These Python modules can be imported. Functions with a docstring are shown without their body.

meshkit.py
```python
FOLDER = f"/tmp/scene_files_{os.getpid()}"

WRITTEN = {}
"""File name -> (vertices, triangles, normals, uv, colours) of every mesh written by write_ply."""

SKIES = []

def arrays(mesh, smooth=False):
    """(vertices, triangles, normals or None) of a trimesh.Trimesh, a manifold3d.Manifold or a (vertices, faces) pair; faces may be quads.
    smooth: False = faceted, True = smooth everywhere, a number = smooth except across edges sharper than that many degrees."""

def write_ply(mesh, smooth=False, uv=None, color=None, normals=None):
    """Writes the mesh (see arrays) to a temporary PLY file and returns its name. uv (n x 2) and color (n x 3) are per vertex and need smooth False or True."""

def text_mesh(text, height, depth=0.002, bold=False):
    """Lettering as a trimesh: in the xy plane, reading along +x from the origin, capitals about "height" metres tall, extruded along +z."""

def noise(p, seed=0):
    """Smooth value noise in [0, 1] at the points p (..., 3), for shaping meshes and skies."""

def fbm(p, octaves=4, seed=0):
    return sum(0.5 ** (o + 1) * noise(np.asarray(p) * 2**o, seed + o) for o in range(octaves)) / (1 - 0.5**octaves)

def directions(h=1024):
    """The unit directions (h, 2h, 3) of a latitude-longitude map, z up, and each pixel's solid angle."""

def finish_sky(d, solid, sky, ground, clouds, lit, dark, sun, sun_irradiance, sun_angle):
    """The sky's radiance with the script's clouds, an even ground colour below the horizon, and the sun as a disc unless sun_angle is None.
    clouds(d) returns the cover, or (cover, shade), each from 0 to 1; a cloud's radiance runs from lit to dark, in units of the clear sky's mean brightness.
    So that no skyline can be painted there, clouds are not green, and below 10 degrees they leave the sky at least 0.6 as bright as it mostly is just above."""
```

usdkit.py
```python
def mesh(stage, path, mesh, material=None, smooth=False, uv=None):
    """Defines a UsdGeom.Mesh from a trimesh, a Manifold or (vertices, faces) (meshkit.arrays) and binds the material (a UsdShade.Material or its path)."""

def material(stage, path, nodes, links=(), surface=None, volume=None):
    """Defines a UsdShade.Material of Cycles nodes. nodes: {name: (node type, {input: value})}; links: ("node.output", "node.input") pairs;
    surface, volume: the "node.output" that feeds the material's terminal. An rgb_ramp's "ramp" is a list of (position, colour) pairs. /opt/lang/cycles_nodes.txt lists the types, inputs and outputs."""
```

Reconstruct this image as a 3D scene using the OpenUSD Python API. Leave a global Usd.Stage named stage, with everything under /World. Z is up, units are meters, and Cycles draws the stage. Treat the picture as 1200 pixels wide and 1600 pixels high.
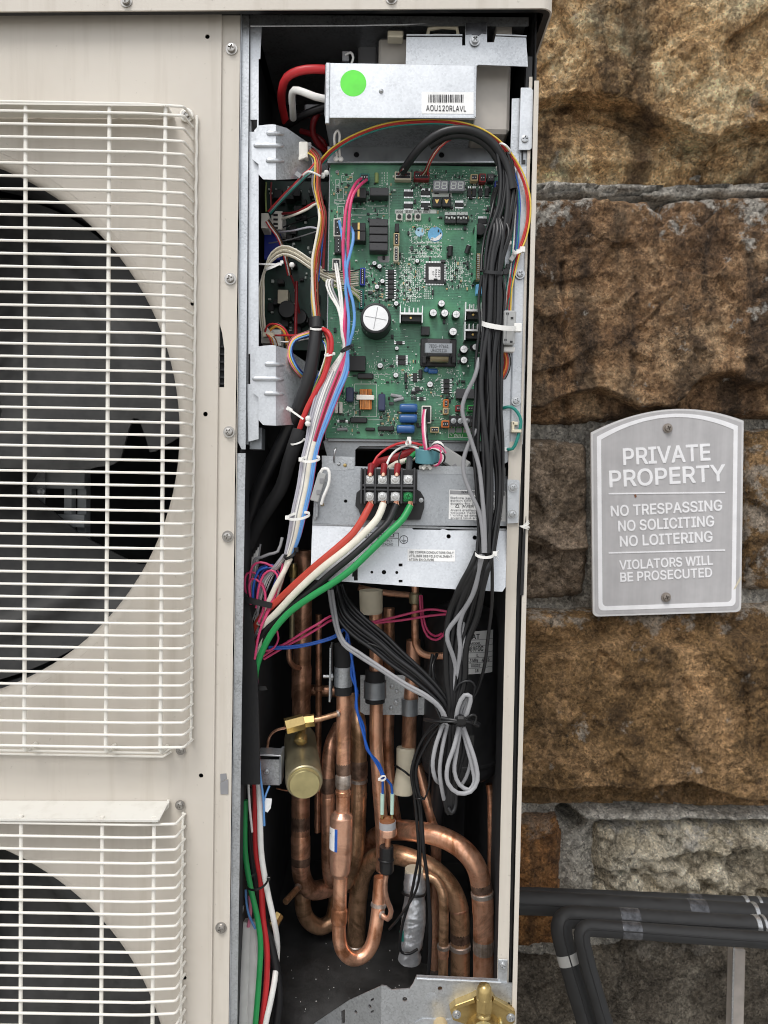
import math, random
import numpy as np, trimesh, usdkit, meshkit
import manifold3d as m3
from scipy import ndimage
from shapely.geometry import Polygon, Point, box as sbox
from shapely.ops import unary_union
from pxr import Usd, UsdGeom, UsdLux, UsdShade, Gf, Sdf

random.seed(7)
RNG = np.random.default_rng(7)
stage = Usd.Stage.CreateInMemory()
UsdGeom.SetStageUpAxis(stage, UsdGeom.Tokens.z)
UsdGeom.SetStageMetersPerUnit(stage, 1.0)
UsdGeom.Xform.Define(stage, '/World')
UsdGeom.Scope.Define(stage, '/World/Looks')

# ------------------------------------------------------------------ camera, sky, sun, exposure
F = 1209.0
CAM = np.array([0.0, -0.689, 1.04])
PITCH, ROLL = math.radians(1.95), math.radians(1.02)
_f = np.array([0, math.cos(PITCH), -math.sin(PITCH)])
_r0 = np.array([1.0, 0, 0]); _u0 = np.array([0, math.sin(PITCH), math.cos(PITCH)])
_r = _r0 * math.cos(ROLL) + _u0 * math.sin(ROLL)
_u = _u0 * math.cos(ROLL) - _r0 * math.sin(ROLL)
cam = UsdGeom.Camera.Define(stage, '/World/camera')
cam.CreateHorizontalApertureAttr(24.0); cam.CreateVerticalApertureAttr(32.0)
cam.CreateFocalLengthAttr(24.0 * F / 1200); cam.CreateClippingRangeAttr(Gf.Vec2f(0.02, 500))
cam.CreateFStopAttr(18.0); cam.CreateFocusDistanceAttr(0.72)
cam.CreateExposureAttr(EXPO := 0.33)
_b = -_f
cam.AddTransformOp().Set(Gf.Matrix4d(*_r, 0, *_u, 0, *_b, 0, *CAM, 1))

SUN_EL, SUN_AZ = math.radians(58), math.atan2(-0.35, -0.94)   # atan2(x, y) of the direction towards the sun
sky = UsdLux.DomeLight.Define(stage, '/World/sky')
skym = usdkit.material(stage, '/World/Looks/overcast_sky', {
    's': ('sky_texture', {'sky_type': 'single_scattering', 'sun_disc': False, 'sun_elevation': SUN_EL, 'sun_rotation': SUN_AZ, 'aerosol_density': 2.0}),
    'h': ('hsv', {'saturation': 0.14, 'value': 1.0}),
    'tc': ('texture_coordinate', {}),
    'n': ('noise_texture', {'scale': 2.2, 'detail': 5.0, 'roughness': 0.55}),
    'r': ('map_range', {'from_min': 0.3, 'from_max': 0.7, 'to_min': 0.8, 'to_max': 1.15, 'clamp': True}),
    'mx': ('mix', {'mix_type': 'multiply', 'fac': 1.0}),
    'b': ('background_shader', {'strength': 0.147})},
    [('s.color', 'h.color'), ('tc.generated', 'n.vector'), ('n.fac', 'r.value'), ('h.color', 'mx.color1'), ('r.result', 'mx.color2'), ('mx.color', 'b.color')],
    surface='b.background')
UsdShade.MaterialBindingAPI.Apply(sky.GetPrim()).Bind(skym)
sky.GetPrim().SetCustomDataByKey('kind', 'structure')
sun = UsdLux.DistantLight.Define(stage, '/World/sun')
sun.CreateNormalizeAttr(True); sun.CreateIntensityAttr(0.31); sun.CreateAngleAttr(24.0)
sun.CreateColorAttr(Gf.Vec3f(1.0, 0.97, 0.93))
_d = np.array([math.cos(SUN_EL) * math.sin(SUN_AZ), math.cos(SUN_EL) * math.cos(SUN_AZ), math.sin(SUN_EL)])
_x = np.cross([0, 0, 1.0], _d); _x /= np.linalg.norm(_x); _y = np.cross(_d, _x)
sun.AddTransformOp().Set(Gf.Matrix4d(*_x, 0, *_y, 0, *_d, 0, 0, 0, 5, 1))

# ------------------------------------------------------------------ helpers: where things stand
def ray(px, py):
    return _f + (px - 600) / F * _r - (py - 800) / F * _u
def at(px, py, Y):
    """the point at depth Y (metres behind the cabinet's front) seen at a place of the photograph"""
    d = ray(px, py); return CAM + d * ((Y - CAM[1]) / d[1])
def on(px, py, P, N):
    d = ray(px, py); return CAM + d * (np.dot(P - CAM, N) / np.dot(d, N))
def proj(V):
    q = np.asarray(V) - CAM; z = q @ _f
    return 600 + F * (q @ _r) / z, 800 - F * (q @ _u) / z
def pm(Y):
    return (Y - CAM[1]) / F
def arr(m):
    if hasattr(m, 'to_mesh'):
        q = m.to_mesh(); return np.asarray(q.vert_properties[:, :3], float), np.asarray(q.tri_verts, int)
    if isinstance(m, tuple):
        v, f = np.asarray(m[0], float), np.asarray(m[1], int)
        if f.shape[1] == 4: f = np.vstack([f[:, [0, 1, 2]], f[:, [0, 2, 3]]])
        return v, f
    return np.array(m.vertices), np.array(m.faces)
def join(ms):
    V, Fc, k = [], [], 0
    for m in ms:
        v, f = arr(m); V.append(v); Fc.append(f + k); k += len(v)
    return np.vstack(V), np.vstack(Fc)

# ------------------------------------------------------------------ helpers: the scene tree
COUNT = {}
def numbered(parent, name):
    k = COUNT.get((parent, name), 0); COUNT[(parent, name)] = k + 1
    return name if k == 0 else f'{name}_{k:03d}'
class Node:
    pass
class Thing:
    def __init__(s, name, label, cat=None, group=None, kind=None):
        s.name, s.label, s.cat, s.group, s.kind, s.parts = name, label, cat, group, kind, []
        THINGS.append(s)
    def part(s, name, mesh, mat, smooth=False, label=None, under=None):
        n = Node(); n.name, n.mesh, n.mat, n.smooth, n.label, n.kids, n.kind = name, arr(mesh), mat, smooth, label, [], None
        (s.parts if under is None else under.kids).append(n)
        return n
THINGS = []
def data(p, **k):
    for a, b in k.items():
        if b: p.SetCustomDataByKey(a, b)
def solo(name, mesh, mat, label, cat=None, smooth=False, group=None, kind=None):
    t = Thing(name, label, cat, group, kind); t.solo = True; t.part(name, mesh, mat, smooth); return t
def write_all():
    for t in THINGS:
        allv = []
        def walk(ns):
            for n in ns:
                u, inv = np.unique(n.mesh[1], return_inverse=True); n.mesh = (n.mesh[0][u], inv.reshape(n.mesh[1].shape))
            for n in ns: allv.append(n.mesh[0]); walk(n.kids)
        walk(t.parts)
        V = np.vstack(allv); lo, hi = V.min(0), V.max(0)
        base = np.array([(lo[0] + hi[0]) / 2, (lo[1] + hi[1]) / 2, lo[2]])
        path = '/World/' + numbered('/World', t.name)
        def put(n, path):
            m = usdkit.mesh(stage, path, (n.mesh[0] - base, n.mesh[1]), M(n.mat), smooth=n.smooth)
            data(m.GetPrim(), label=n.label, kind=n.kind)
            for c in n.kids: put(c, path + '/' + numbered(path, c.name))
            return m
        if getattr(t, 'solo', False):
            m = put(t.parts[0], path); m.AddTranslateOp().Set(Gf.Vec3d(*base)); p = m.GetPrim()
        else:
            x = UsdGeom.Xform.Define(stage, path); x.AddTranslateOp().Set(Gf.Vec3d(*base)); p = x.GetPrim()
            for n in t.parts: put(n, path + '/' + numbered(path, n.name))
        data(p, label=t.label, category=t.cat, group=t.group, kind=t.kind)

# ------------------------------------------------------------------ helpers: shapes
def frame_path(P):
    T = np.gradient(P, axis=0); T /= np.linalg.norm(T, axis=1, keepdims=True) + 1e-12
    a = np.cross(T[0], [0, 0, 1.0] if abs(T[0][2]) < 0.9 else [1.0, 0, 0]); a /= np.linalg.norm(a)
    A = [a]
    for i in range(1, len(P)):
        a = A[-1] - T[i] * np.dot(A[-1], T[i]); a /= np.linalg.norm(a) + 1e-12; A.append(a)
    A = np.array(A); return T, A, np.cross(T, A)
def tube(P, r, n=8, flat=1.0, closed=False):
    P = np.asarray(P, float); r = np.broadcast_to(np.asarray(r, float), (len(P),))
    T, A, B = frame_path(P)
    t = np.arange(n) * 2 * np.pi / n
    v = P[:, None] + r[:, None, None] * (np.cos(t)[None, :, None] * A[:, None] + flat * np.sin(t)[None, :, None] * B[:, None])
    i, j = np.meshgrid(np.arange(len(P) - 1), np.arange(n), indexing='ij')
    q = np.stack([i * n + j, i * n + (j + 1) % n, (i + 1) * n + (j + 1) % n, (i + 1) * n + j], -1).reshape(-1, 4)
    f = np.vstack([q[:, [0, 1, 2]], q[:, [0, 2, 3]]]); v = v.reshape(-1, 3); k = len(v)
    c0 = v[:n]; c1 = v[-n:]
    V = np.vstack([v, c0, c1])
    fan0 = np.array([[k, k + a + 1, k + a] for a in range(1, n - 1)]); fan1 = np.array([[k + n, k + n + a, k + n + a + 1] for a in range(1, n - 1)])
    return V, np.vstack([f, fan0, fan1])
def spline(P, step=0.004, most=160):
    P = np.asarray(P, float)
    if len(P) < 3:
        k = 2; return np.linspace(P[0], P[-1], max(2, min(most, int(np.linalg.norm(P[-1] - P[0]) / step / 4) + 2)))
    Q = np.vstack([2 * P[0] - P[1], P, 2 * P[-1] - P[-2]]); out = []
    L = sum(np.linalg.norm(np.diff(P, axis=0), axis=1)); step = max(step, L / most)
    for i in range(1, len(Q) - 2):
        p0, p1, p2, p3 = Q[i - 1:i + 3]
        d = [max(np.linalg.norm(b - a), 1e-6) ** 0.5 for a, b in ((p0, p1), (p1, p2), (p2, p3))]
        t0, t1 = 0, d[0]; t2 = t1 + d[1]; t3 = t2 + d[2]
        n = max(2, int(np.linalg.norm(p2 - p1) / step)); t = np.linspace(t1, t2, n, endpoint=False)[:, None]
        A1 = (t1 - t) / (t1 - t0) * p0 + (t - t0) / (t1 - t0) * p1; A2 = (t2 - t) / (t2 - t1) * p1 + (t - t1) / (t2 - t1) * p2
        A3 = (t3 - t) / (t3 - t2) * p2 + (t - t2) / (t3 - t2) * p3
        B1 = (t2 - t) / (t2 - t0) * A1 + (t - t0) / (t2 - t0) * A2; B2 = (t3 - t) / (t3 - t1) * A2 + (t - t1) / (t3 - t1) * A3
        out.append((t2 - t) / (t2 - t1) * B1 + (t - t1) / (t2 - t1) * B2)
    return np.vstack(out + [P[-1:]])
def px(pts, Y=None):
    return np.array([at(*p) if len(p) == 3 else at(p[0], p[1], Y) for p in pts])
def wire(pts, r, Y=None, n=7, step=0.005, flat=1.0):
    """a round wire through places of the photograph; r in pixels at its depth"""
    P = spline(px(pts, Y), step); return tube(P, r * pm(np.mean([p[1] for p in P])), n, flat)
def lathe(p0, axis, prof, n=24):
    """profile [(distance along the axis, radius)] turned about an axis from p0"""
    axis = np.asarray(axis, float); axis /= np.linalg.norm(axis)
    a = np.cross(axis, [0, 0, 1.0] if abs(axis[2]) < 0.9 else [1.0, 0, 0]); a /= np.linalg.norm(a); b = np.cross(axis, a)
    t = np.arange(n) * 2 * np.pi / n; s = np.array([q[0] for q in prof]); r = np.array([max(q[1], 1e-6) for q in prof])
    v = np.asarray(p0)[None, None] + s[:, None, None] * axis + r[:, None, None] * (np.cos(t)[None, :, None] * a + np.sin(t)[None, :, None] * b)
    i, j = np.meshgrid(np.arange(len(s) - 1), np.arange(n), indexing='ij')
    q = np.stack([i * n + j, i * n + (j + 1) % n, (i + 1) * n + (j + 1) % n, (i + 1) * n + j], -1).reshape(-1, 4)
    f = np.vstack([q[:, [0, 1, 2]], q[:, [0, 2, 3]]]); k = len(s) * n; v = v.reshape(-1, 3)
    V = np.vstack([v, v[:n], v[-n:]])
    return V, np.vstack([f, [[k, k + c + 1, k + c] for c in range(1, n - 1)], [[k + n, k + n + c, k + n + c + 1] for c in range(1, n - 1)]])
def rod(p0, p1, r0, r1=None, n=20):
    d = np.asarray(p1) - p0; return lathe(p0, d, [(0, r0), (np.linalg.norm(d), r0 if r1 is None else r1)], n)
_cb = [np.array(c) for c in np.ndindex(2, 2, 2)]
_CBV = np.array([[s * (1 if k != a else 0) for k, s in enumerate(c * 2 - 1)] for c in _cb for a in range(3)], float)
_CBS = np.array([c * 2 - 1 for c in _cb for a in range(3)], float)
_CBI = np.array([[1 if k == a else 0 for k in range(3)] for c in _cb for a in range(3)], float)
_t = _CBS * (1 - 0.2 * (1 - _CBI))
_CBF = None
def _cbf():
    global _CBF
    if _CBF is None:
        h = trimesh.Trimesh(_t, process=False).convex_hull
        from scipy.spatial import cKDTree
        idx = cKDTree(_t).query(h.vertices)[1]; f = idx[h.faces]
        nrm = np.cross(_t[f[:, 1]] - _t[f[:, 0]], _t[f[:, 2]] - _t[f[:, 0]]); flip = (nrm * _t[f].mean(1)).sum(1) < 0
        f[flip] = f[flip][:, ::-1]; _CBF = f
    return _CBF
def cbox(c, size, bev=0.0003):
    h = np.asarray(size, float) / 2; b = min(bev, 0.45 * h.min())
    return np.asarray(c) + _CBS * (h - b * (1 - _CBI)), _cbf()
def bx(x0, y0, x1, y1, Y, dep, bev=0.0003):
    """chamfered box over a rectangle of the photograph, its front at depth Y, going dep behind it"""
    c = at((x0 + x1) / 2, (y0 + y1) / 2, Y); s = pm(Y)
    return cbox(c + [0, dep / 2, 0], (abs(x1 - x0) * s, dep, abs(y1 - y0) * s), bev)
def bar(p0, p1, w, d, up=(0, -1, 0)):
    """box beam from p0 to p1, w wide across, d thick along up"""
    p0, p1 = np.asarray(p0, float), np.asarray(p1, float); t = p1 - p0; L = np.linalg.norm(t); t /= L
    u = np.asarray(up, float) - t * np.dot(up, t); u /= np.linalg.norm(u); s = np.cross(t, u)
    v, f = cbox((0, 0, 0), (L, w, d), min(w, d) * 0.12)
    return (p0 + p1) / 2 + v[:, :1] * t + v[:, 1:2] * s + v[:, 2:] * u, f
FRONT = np.array([0, -1.0, 0])
def plate(poly, Y=None, th=0.0012, holes=(), plane=None):
    """sheet metal: a polygon of the photograph on a plane (front face), with real holes; holes: (x, y, r) or a polygon"""
    if plane is None: P, N = np.array([0, Y, 0.0]), FRONT
    else: P, N = plane
    N = np.asarray(N, float) / np.linalg.norm(N)
    if N[1] > 0: N = -N
    a = np.cross([0, 0, 1.0], N); a /= np.linalg.norm(a); b = np.cross(N, a)
    to = lambda q: np.array([[np.dot(on(x, y, P, N) - P, a), np.dot(on(x, y, P, N) - P, b)] for x, y in q])
    g = poly if hasattr(poly, 'area') else Polygon(to(poly)).buffer(0)
    for h in holes:
        if len(h) == 3 and np.ndim(h[0]) == 0:
            c = to([(h[0], h[1])])[0]; s = np.linalg.norm(on(h[0], h[1], P, N) - CAM) / F
            g = g.difference(Point(*c).buffer(h[2] * s, 10))
        else: g = g.difference(Polygon(to(h)))
    m = [trimesh.creation.extrude_polygon(q, th, engine='earcut') for q in getattr(g, 'geoms', [g])]
    v, f = join(m)
    return P + v[:, :1] * a + v[:, 1:2] * b + (v[:, 2:] - th) * N, f
def plane3(*q):
    p = [at(*k) for k in q]; n = np.cross(p[1] - p[0], p[2] - p[0]); return p[0], n / np.linalg.norm(n)
def ring_on(c, N, r, t, n=20, k=8):
    """torus of radius r, tube t about axis N"""
    N = np.asarray(N, float) / np.linalg.norm(N); a = np.cross(N, [0, 0, 1.0] if abs(N[2]) < 0.9 else [1.0, 0, 0]); a /= np.linalg.norm(a); b = np.cross(N, a)
    s = np.linspace(0, 2 * np.pi, n + 1); return tube(np.asarray(c) + r * (np.cos(s)[:, None] * a + np.sin(s)[:, None] * b), t, k)
def text_on(o, ux, uz, s, h, bold=False, align=0.5, depth=0.00035, squash=1.0, width=None):
    m = meshkit.text_mesh(s, h, depth, bold); v = np.array(m.vertices)
    w = v[:, 0].max() - v[:, 0].min(); v[:, 0] -= v[:, 0].min() + w * align
    v[:, 0] *= squash if width is None else width / w
    ux = np.asarray(ux) / np.linalg.norm(ux); uz = np.asarray(uz) / np.linalg.norm(uz); n = np.cross(ux, uz)
    return np.asarray(o) + v[:, :1] * ux + v[:, 1:2] * uz + v[:, 2:] * n, np.array(m.faces)
def text_px(x, y, Y, s, hpx, **k):
    k.setdefault('depth', 0.00025)
    return text_on(at(x, y, Y), [1, 0, 0], [0, 0, 1], s, hpx * pm(Y), **k)
def disc(c, N, r, th=0.0003, n=24):
    N = np.asarray(N, float) / np.linalg.norm(N); return lathe(np.asarray(c) - N * th, N, [(0, r), (th, r)], n)
def _screw():
    wa = m3.Manifold.cylinder(0.22, 1.0, 1.0, 20)
    hd = m3.Manifold.cylinder(0.42, 0.72, 0.66, 6 * 4).translate((0, 0, 0.2))
    dome = m3.Manifold.sphere(1.1, 24).scale((1, 1, 0.5)).translate((0, 0, 0.32)) ^ m3.Manifold.cylinder(1.2, 0.66, 0.6, 24).translate((0, 0, 0.3))
    cut = m3.Manifold.cube((0.98, 0.27, 0.8), True) + m3.Manifold.cube((0.27, 0.98, 0.8), True) + m3.Manifold.cylinder(0.5, 0.16, 0.24, 10, True)
    return arr((wa + hd + dome) - cut.rotate((0, 0, 25)).translate((0, 0, 0.74)))
_SV, _SF = _screw()
def screw(x, y, Y, r, N=(0, -1, 0), turn=0.0, p=None):
    c = at(x, y, Y) if p is None else np.asarray(p); s = r * pm(c[1])
    N = np.asarray(N, float) / np.linalg.norm(N); a = np.cross([0, 0, 1.0], N); a = a / np.linalg.norm(a) if np.linalg.norm(a) > 0.1 else np.array([1.0, 0, 0]); b = np.cross(N, a)
    ca, sa = math.cos(turn), math.sin(turn); a, b = ca * a + sa * b, -sa * a + ca * b
    return c + s * (_SV[:, :1] * a + _SV[:, 1:2] * b + _SV[:, 2:] * N * 0.9), _SF
def tie(t, x, y, Y, wpx, ang, mat, rd=None, wid=3.0, head=1, tail=None, under=None):
    """cable tie: a flat band looped round a bundle wpx wide at (x, y), the bundle running at angle ang (degrees, 90 = vertical); head block at one side"""
    s = pm(Y); c = at(x, y, Y); w = wpx / 2 * s; d = (rd if rd else wpx * 0.4) * s
    ca, sa = math.cos(math.radians(ang - 90)), math.sin(math.radians(ang - 90))
    across = np.array([ca, 0, -sa]); along = np.array([sa, 0, ca])
    th = np.linspace(0, 2 * np.pi, 25)
    P = c + (w * np.cos(th))[:, None] * across + (d * np.sin(th))[:, None] * np.array([0, -1.0, 0])
    hw = wid / 2 * s; o = 0.0007; nrm = (np.cos(th))[:, None] * across + (np.sin(th))[:, None] * np.array([0, -1.0, 0])
    P = P - along * (0.42 * d * np.sin(th))[:, None]
    rows = [P - along * hw, P + along * hw, P + along * hw + nrm * o, P - along * hw + nrm * o]
    V = np.stack(rows, 1).reshape(-1, 3); fs = []
    for i in range(24):
        for k in range(4):
            a0, a1 = i * 4 + k, i * 4 + (k + 1) % 4; fs.append([a0, a1, a1 + 4, a0 + 4])
    n = t.part('cable_tie', (V, np.array(fs)), mat, 30, under=under)
    hp = c + across * (w + 0.5 * wid * s) * head
    t.part('tie_head', cbox(hp, (wid * 1.6 * s, wid * 1.3 * s, wid * 1.7 * s), 0.0004), mat, under=n)
    if tail is not None:
        q = at(tail[0], tail[1], Y - 0.006 if len(tail) < 3 else tail[2]); t.part('tie_tail', bar(hp, q, wid * 0.8 * s, 0.0008), mat, under=n)
    return n

# ------------------------------------------------------------------ materials
_MATS = {}
def M(name):
    if name not in _MATS: raise KeyError(name)
    return _MATS[name]
def mat(name, nodes, links, surface='p.BSDF'):
    _MATS[name] = usdkit.material(stage, '/World/Looks/' + name, nodes, links, surface)
def plain(name, col, rough=0.45, metal=0.0, var=0.12, scale=60, bump=0.0, bscale=400, **kw):
    col = np.array(col)
    nodes = {'g': ('geometry', {}), 'n': ('noise_texture', {'scale': scale, 'detail': 4.0, 'roughness': 0.6}),
             'r': ('rgb_ramp', {'ramp': [(0.3, col * (1 - var)), (0.7, np.minimum(col * (1 + var), 1))]}),
             'q': ('map_range', {'from_min': 0.3, 'from_max': 0.7, 'to_min': rough * 0.85, 'to_max': min(1, rough * 1.2)}),
             'p': ('principled_bsdf', {'metallic': metal, **kw})}
    links = [('g.position', 'n.vector'), ('n.fac', 'r.fac'), ('r.color', 'p.base_color'), ('n.fac', 'q.value'), ('q.result', 'p.roughness')]
    if bump:
        nodes['b2'] = ('noise_texture', {'scale': bscale, 'detail': 3.0}); nodes['bp'] = ('bump', {'strength': bump, 'distance': 0.001})
        links += [('g.position', 'b2.vector'), ('b2.fac', 'bp.height'), ('bp.normal', 'p.normal')]
    mat(name, nodes, links)
def paint(name, col, rough=0.42, grime=0.5):
    col = np.array(col); d = col * np.array([0.72, 0.68, 0.62])
    mat(name, {'g': ('geometry', {}), 'n': ('noise_texture', {'scale': 7.0, 'detail': 8.0, 'roughness': 0.65}),
        'mp': ('mapping', {'scale': (60, 60, 4)}), 'st': ('noise_texture', {'scale': 1.0, 'detail': 5.0, 'roughness': 0.6}),
        'sp': ('noise_texture', {'scale': 230.0, 'detail': 2.0}),
        'r1': ('map_range', {'from_min': 0.45, 'from_max': 0.85, 'to_min': 0.0, 'to_max': 0.30 * grime, 'clamp': True}),
        'r2': ('map_range', {'from_min': 0.52, 'from_max': 0.8, 'to_min': 0.0, 'to_max': 0.42 * grime, 'clamp': True}),
        'r3': ('map_range', {'from_min': 0.70, 'from_max': 0.76, 'to_min': 0.0, 'to_max': 0.22 * grime, 'clamp': True}),
        'm1': ('mix', {'color1': col, 'color2': d}), 'm2': ('mix', {'color2': d * 0.9}), 'm3': ('mix', {'color2': d * 0.5}),
        'op': ('noise_texture', {'scale': 900.0, 'detail': 2.0}), 'bp': ('bump', {'strength': 0.10, 'distance': 0.0006}),
        'p': ('principled_bsdf', {'roughness': rough})},
        [('g.position', 'n.vector'), ('g.position', 'mp.vector'), ('mp.vector', 'st.vector'), ('g.position', 'sp.vector'), ('g.position', 'op.vector'),
         ('n.fac', 'r1.value'), ('st.fac', 'r2.value'), ('sp.fac', 'r3.value'), ('r1.result', 'm1.fac'), ('m1.color', 'm2.color1'), ('r2.result', 'm2.fac'),
         ('m2.color', 'm3.color1'), ('r3.result', 'm3.fac'), ('m3.color', 'p.base_color'), ('op.fac', 'bp.height'), ('bp.normal', 'p.normal')])
def galv(name, col, rough=0.42, var=0.16, metal=0.85, scale=620):
    col = np.array(col)
    mat(name, {'g': ('geometry', {}), 'v': ('voronoi_texture', {'scale': scale}), 'n': ('noise_texture', {'scale': 26.0, 'detail': 6.0, 'roughness': 0.65}),
        'bw': ('rgb_to_bw', {}), 'ad': ('math', {'math_type': 'multiply_add', 'value2': 0.28, 'value3': 0.0}), 'ad2': ('math', {'math_type': 'multiply_add', 'value2': 0.72}),
        'r': ('rgb_ramp', {'ramp': [(0.28, col * (1 - var)), (0.5, col), (0.75, np.minimum(1, col * (1 + var)))]}),
        'q': ('map_range', {'from_min': 0.25, 'from_max': 0.75, 'to_min': rough * 0.8, 'to_max': rough * 1.3}),
        'p': ('principled_bsdf', {'metallic': metal})},
        [('g.position', 'v.vector'), ('g.position', 'n.vector'), ('v.color', 'bw.color'), ('bw.val', 'ad.value1'), ('n.fac', 'ad2.value1'), ('ad.value', 'ad2.value3'),
         ('ad2.value', 'r.fac'), ('r.color', 'p.base_color'), ('ad2.value', 'q.value'), ('q.result', 'p.roughness')])
def copper(name, bright, dark, tarnish=0.5, rough=0.3):
    bright, dark = np.array(bright), np.array(dark)
    mat(name, {'g': ('geometry', {}), 'n': ('noise_texture', {'scale': 21.0, 'detail': 5.0, 'roughness': 0.6, 'distortion': 1.2}),
        'n2': ('noise_texture', {'scale': 75.0, 'detail': 6.0, 'roughness': 0.7}), 'k': ('noise_texture', {'scale': 14.0, 'detail': 7.0, 'roughness': 0.72, 'distortion': 1.5}),
        'mp': ('mapping', {'scale': (260, 260, 7)}), 's': ('noise_texture', {'scale': 1.0, 'detail': 3.0}),
        'a3': ('math', {'math_type': 'multiply', 'value2': 0.62}), 'a': ('math', {'math_type': 'multiply_add', 'value2': 0.18}), 'a2': ('math', {'math_type': 'multiply_add', 'value2': 0.20}),
        'r': ('rgb_ramp', {'ramp': [(0.33 + 0.05 * tarnish, dark * 0.6), (0.37 + 0.12 * tarnish, dark), (0.46 + 0.13 * tarnish, bright), (0.75, np.minimum(1, bright * 1.12))]}),
        'kr': ('map_range', {'from_min': 0.50, 'from_max': 0.61, 'to_min': 0.0, 'to_max': 0.25 + 0.7 * tarnish, 'clamp': True}), 'mk': ('mix', {'color2': dark * 0.32}),
        'q': ('map_range', {'from_min': 0.3, 'from_max': 0.65, 'to_min': rough + 0.2, 'to_max': rough, 'clamp': True}),
        'bp': ('bump', {'strength': 0.06, 'distance': 0.001}),
        'p': ('principled_bsdf', {'metallic': 0.86})},
        [('g.position', 'n.vector'), ('g.position', 'n2.vector'), ('g.position', 'k.vector'), ('g.position', 'mp.vector'), ('mp.vector', 's.vector'),
         ('n.fac', 'a3.value1'), ('n2.fac', 'a.value1'), ('a3.value', 'a.value3'), ('s.fac', 'a2.value1'), ('a.value', 'a2.value3'), ('a2.value', 'r.fac'), ('r.color', 'mk.color1'), ('k.fac', 'kr.value'), ('kr.result', 'mk.fac'), ('mk.color', 'p.base_color'),
         ('a2.value', 'q.value'), ('q.result', 'p.roughness'), ('n2.fac', 'bp.height'), ('bp.normal', 'p.normal')])

paint('beige_paint', (0.585, 0.54, 0.477), 0.42, 1.25)
paint('beige_post', (0.605, 0.56, 0.494), 0.42, 1.1)
paint('cream_wire', (0.78, 0.755, 0.695), 0.38, 0.35)
paint('hood_paint', (0.66, 0.645, 0.60), 0.45, 1.0)
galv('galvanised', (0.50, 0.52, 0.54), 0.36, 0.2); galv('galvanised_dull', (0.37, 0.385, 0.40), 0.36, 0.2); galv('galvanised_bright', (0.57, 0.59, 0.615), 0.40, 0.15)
galv('zinc', (0.50, 0.51, 0.52), 0.26, 0.12)
plain('stainless', (0.46, 0.44, 0.415), 0.24, 0.95, 0.12)
plain('steel_grey', (0.30, 0.32, 0.34), 0.4, 0.7, 0.15)
plain('dark_inside', (0.026, 0.027, 0.029), 0.7, 0, 0.3, 20)
plain('fan_plastic', (0.036, 0.0355, 0.0345), 0.5, 0, 0.42, 55, 0.25, 90)
plain('foam_black', (0.013, 0.013, 0.014), 0.75, 0, 0.3, 30, 0.3, 300)
plain('rubber_tube', (0.0155, 0.016, 0.017), 0.62, 0, 0.3, 25, 0.3, 200)
plain('chalk_mark', (0.35, 0.35, 0.34), 0.8)
plain('faint_chalk', (0.07, 0.07, 0.068), 0.8, 0, 0.6, 120)
plain('tape_shiny', (0.09, 0.092, 0.10), 0.2, 0.5, 0.5, 120)
plain('base_floor', (0.046, 0.046, 0.046), 0.6, 0, 0.45, 40, 0.3, 400)
plain('compressor_black', (0.016, 0.016, 0.017), 0.38, 0, 0.3)
copper('copper', (0.95, 0.52, 0.34), (0.52, 0.225, 0.115), 0.36, 0.24)
copper('copper_dark', (0.78, 0.43, 0.29), (0.38, 0.20, 0.12), 0.6, 0.28)
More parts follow.
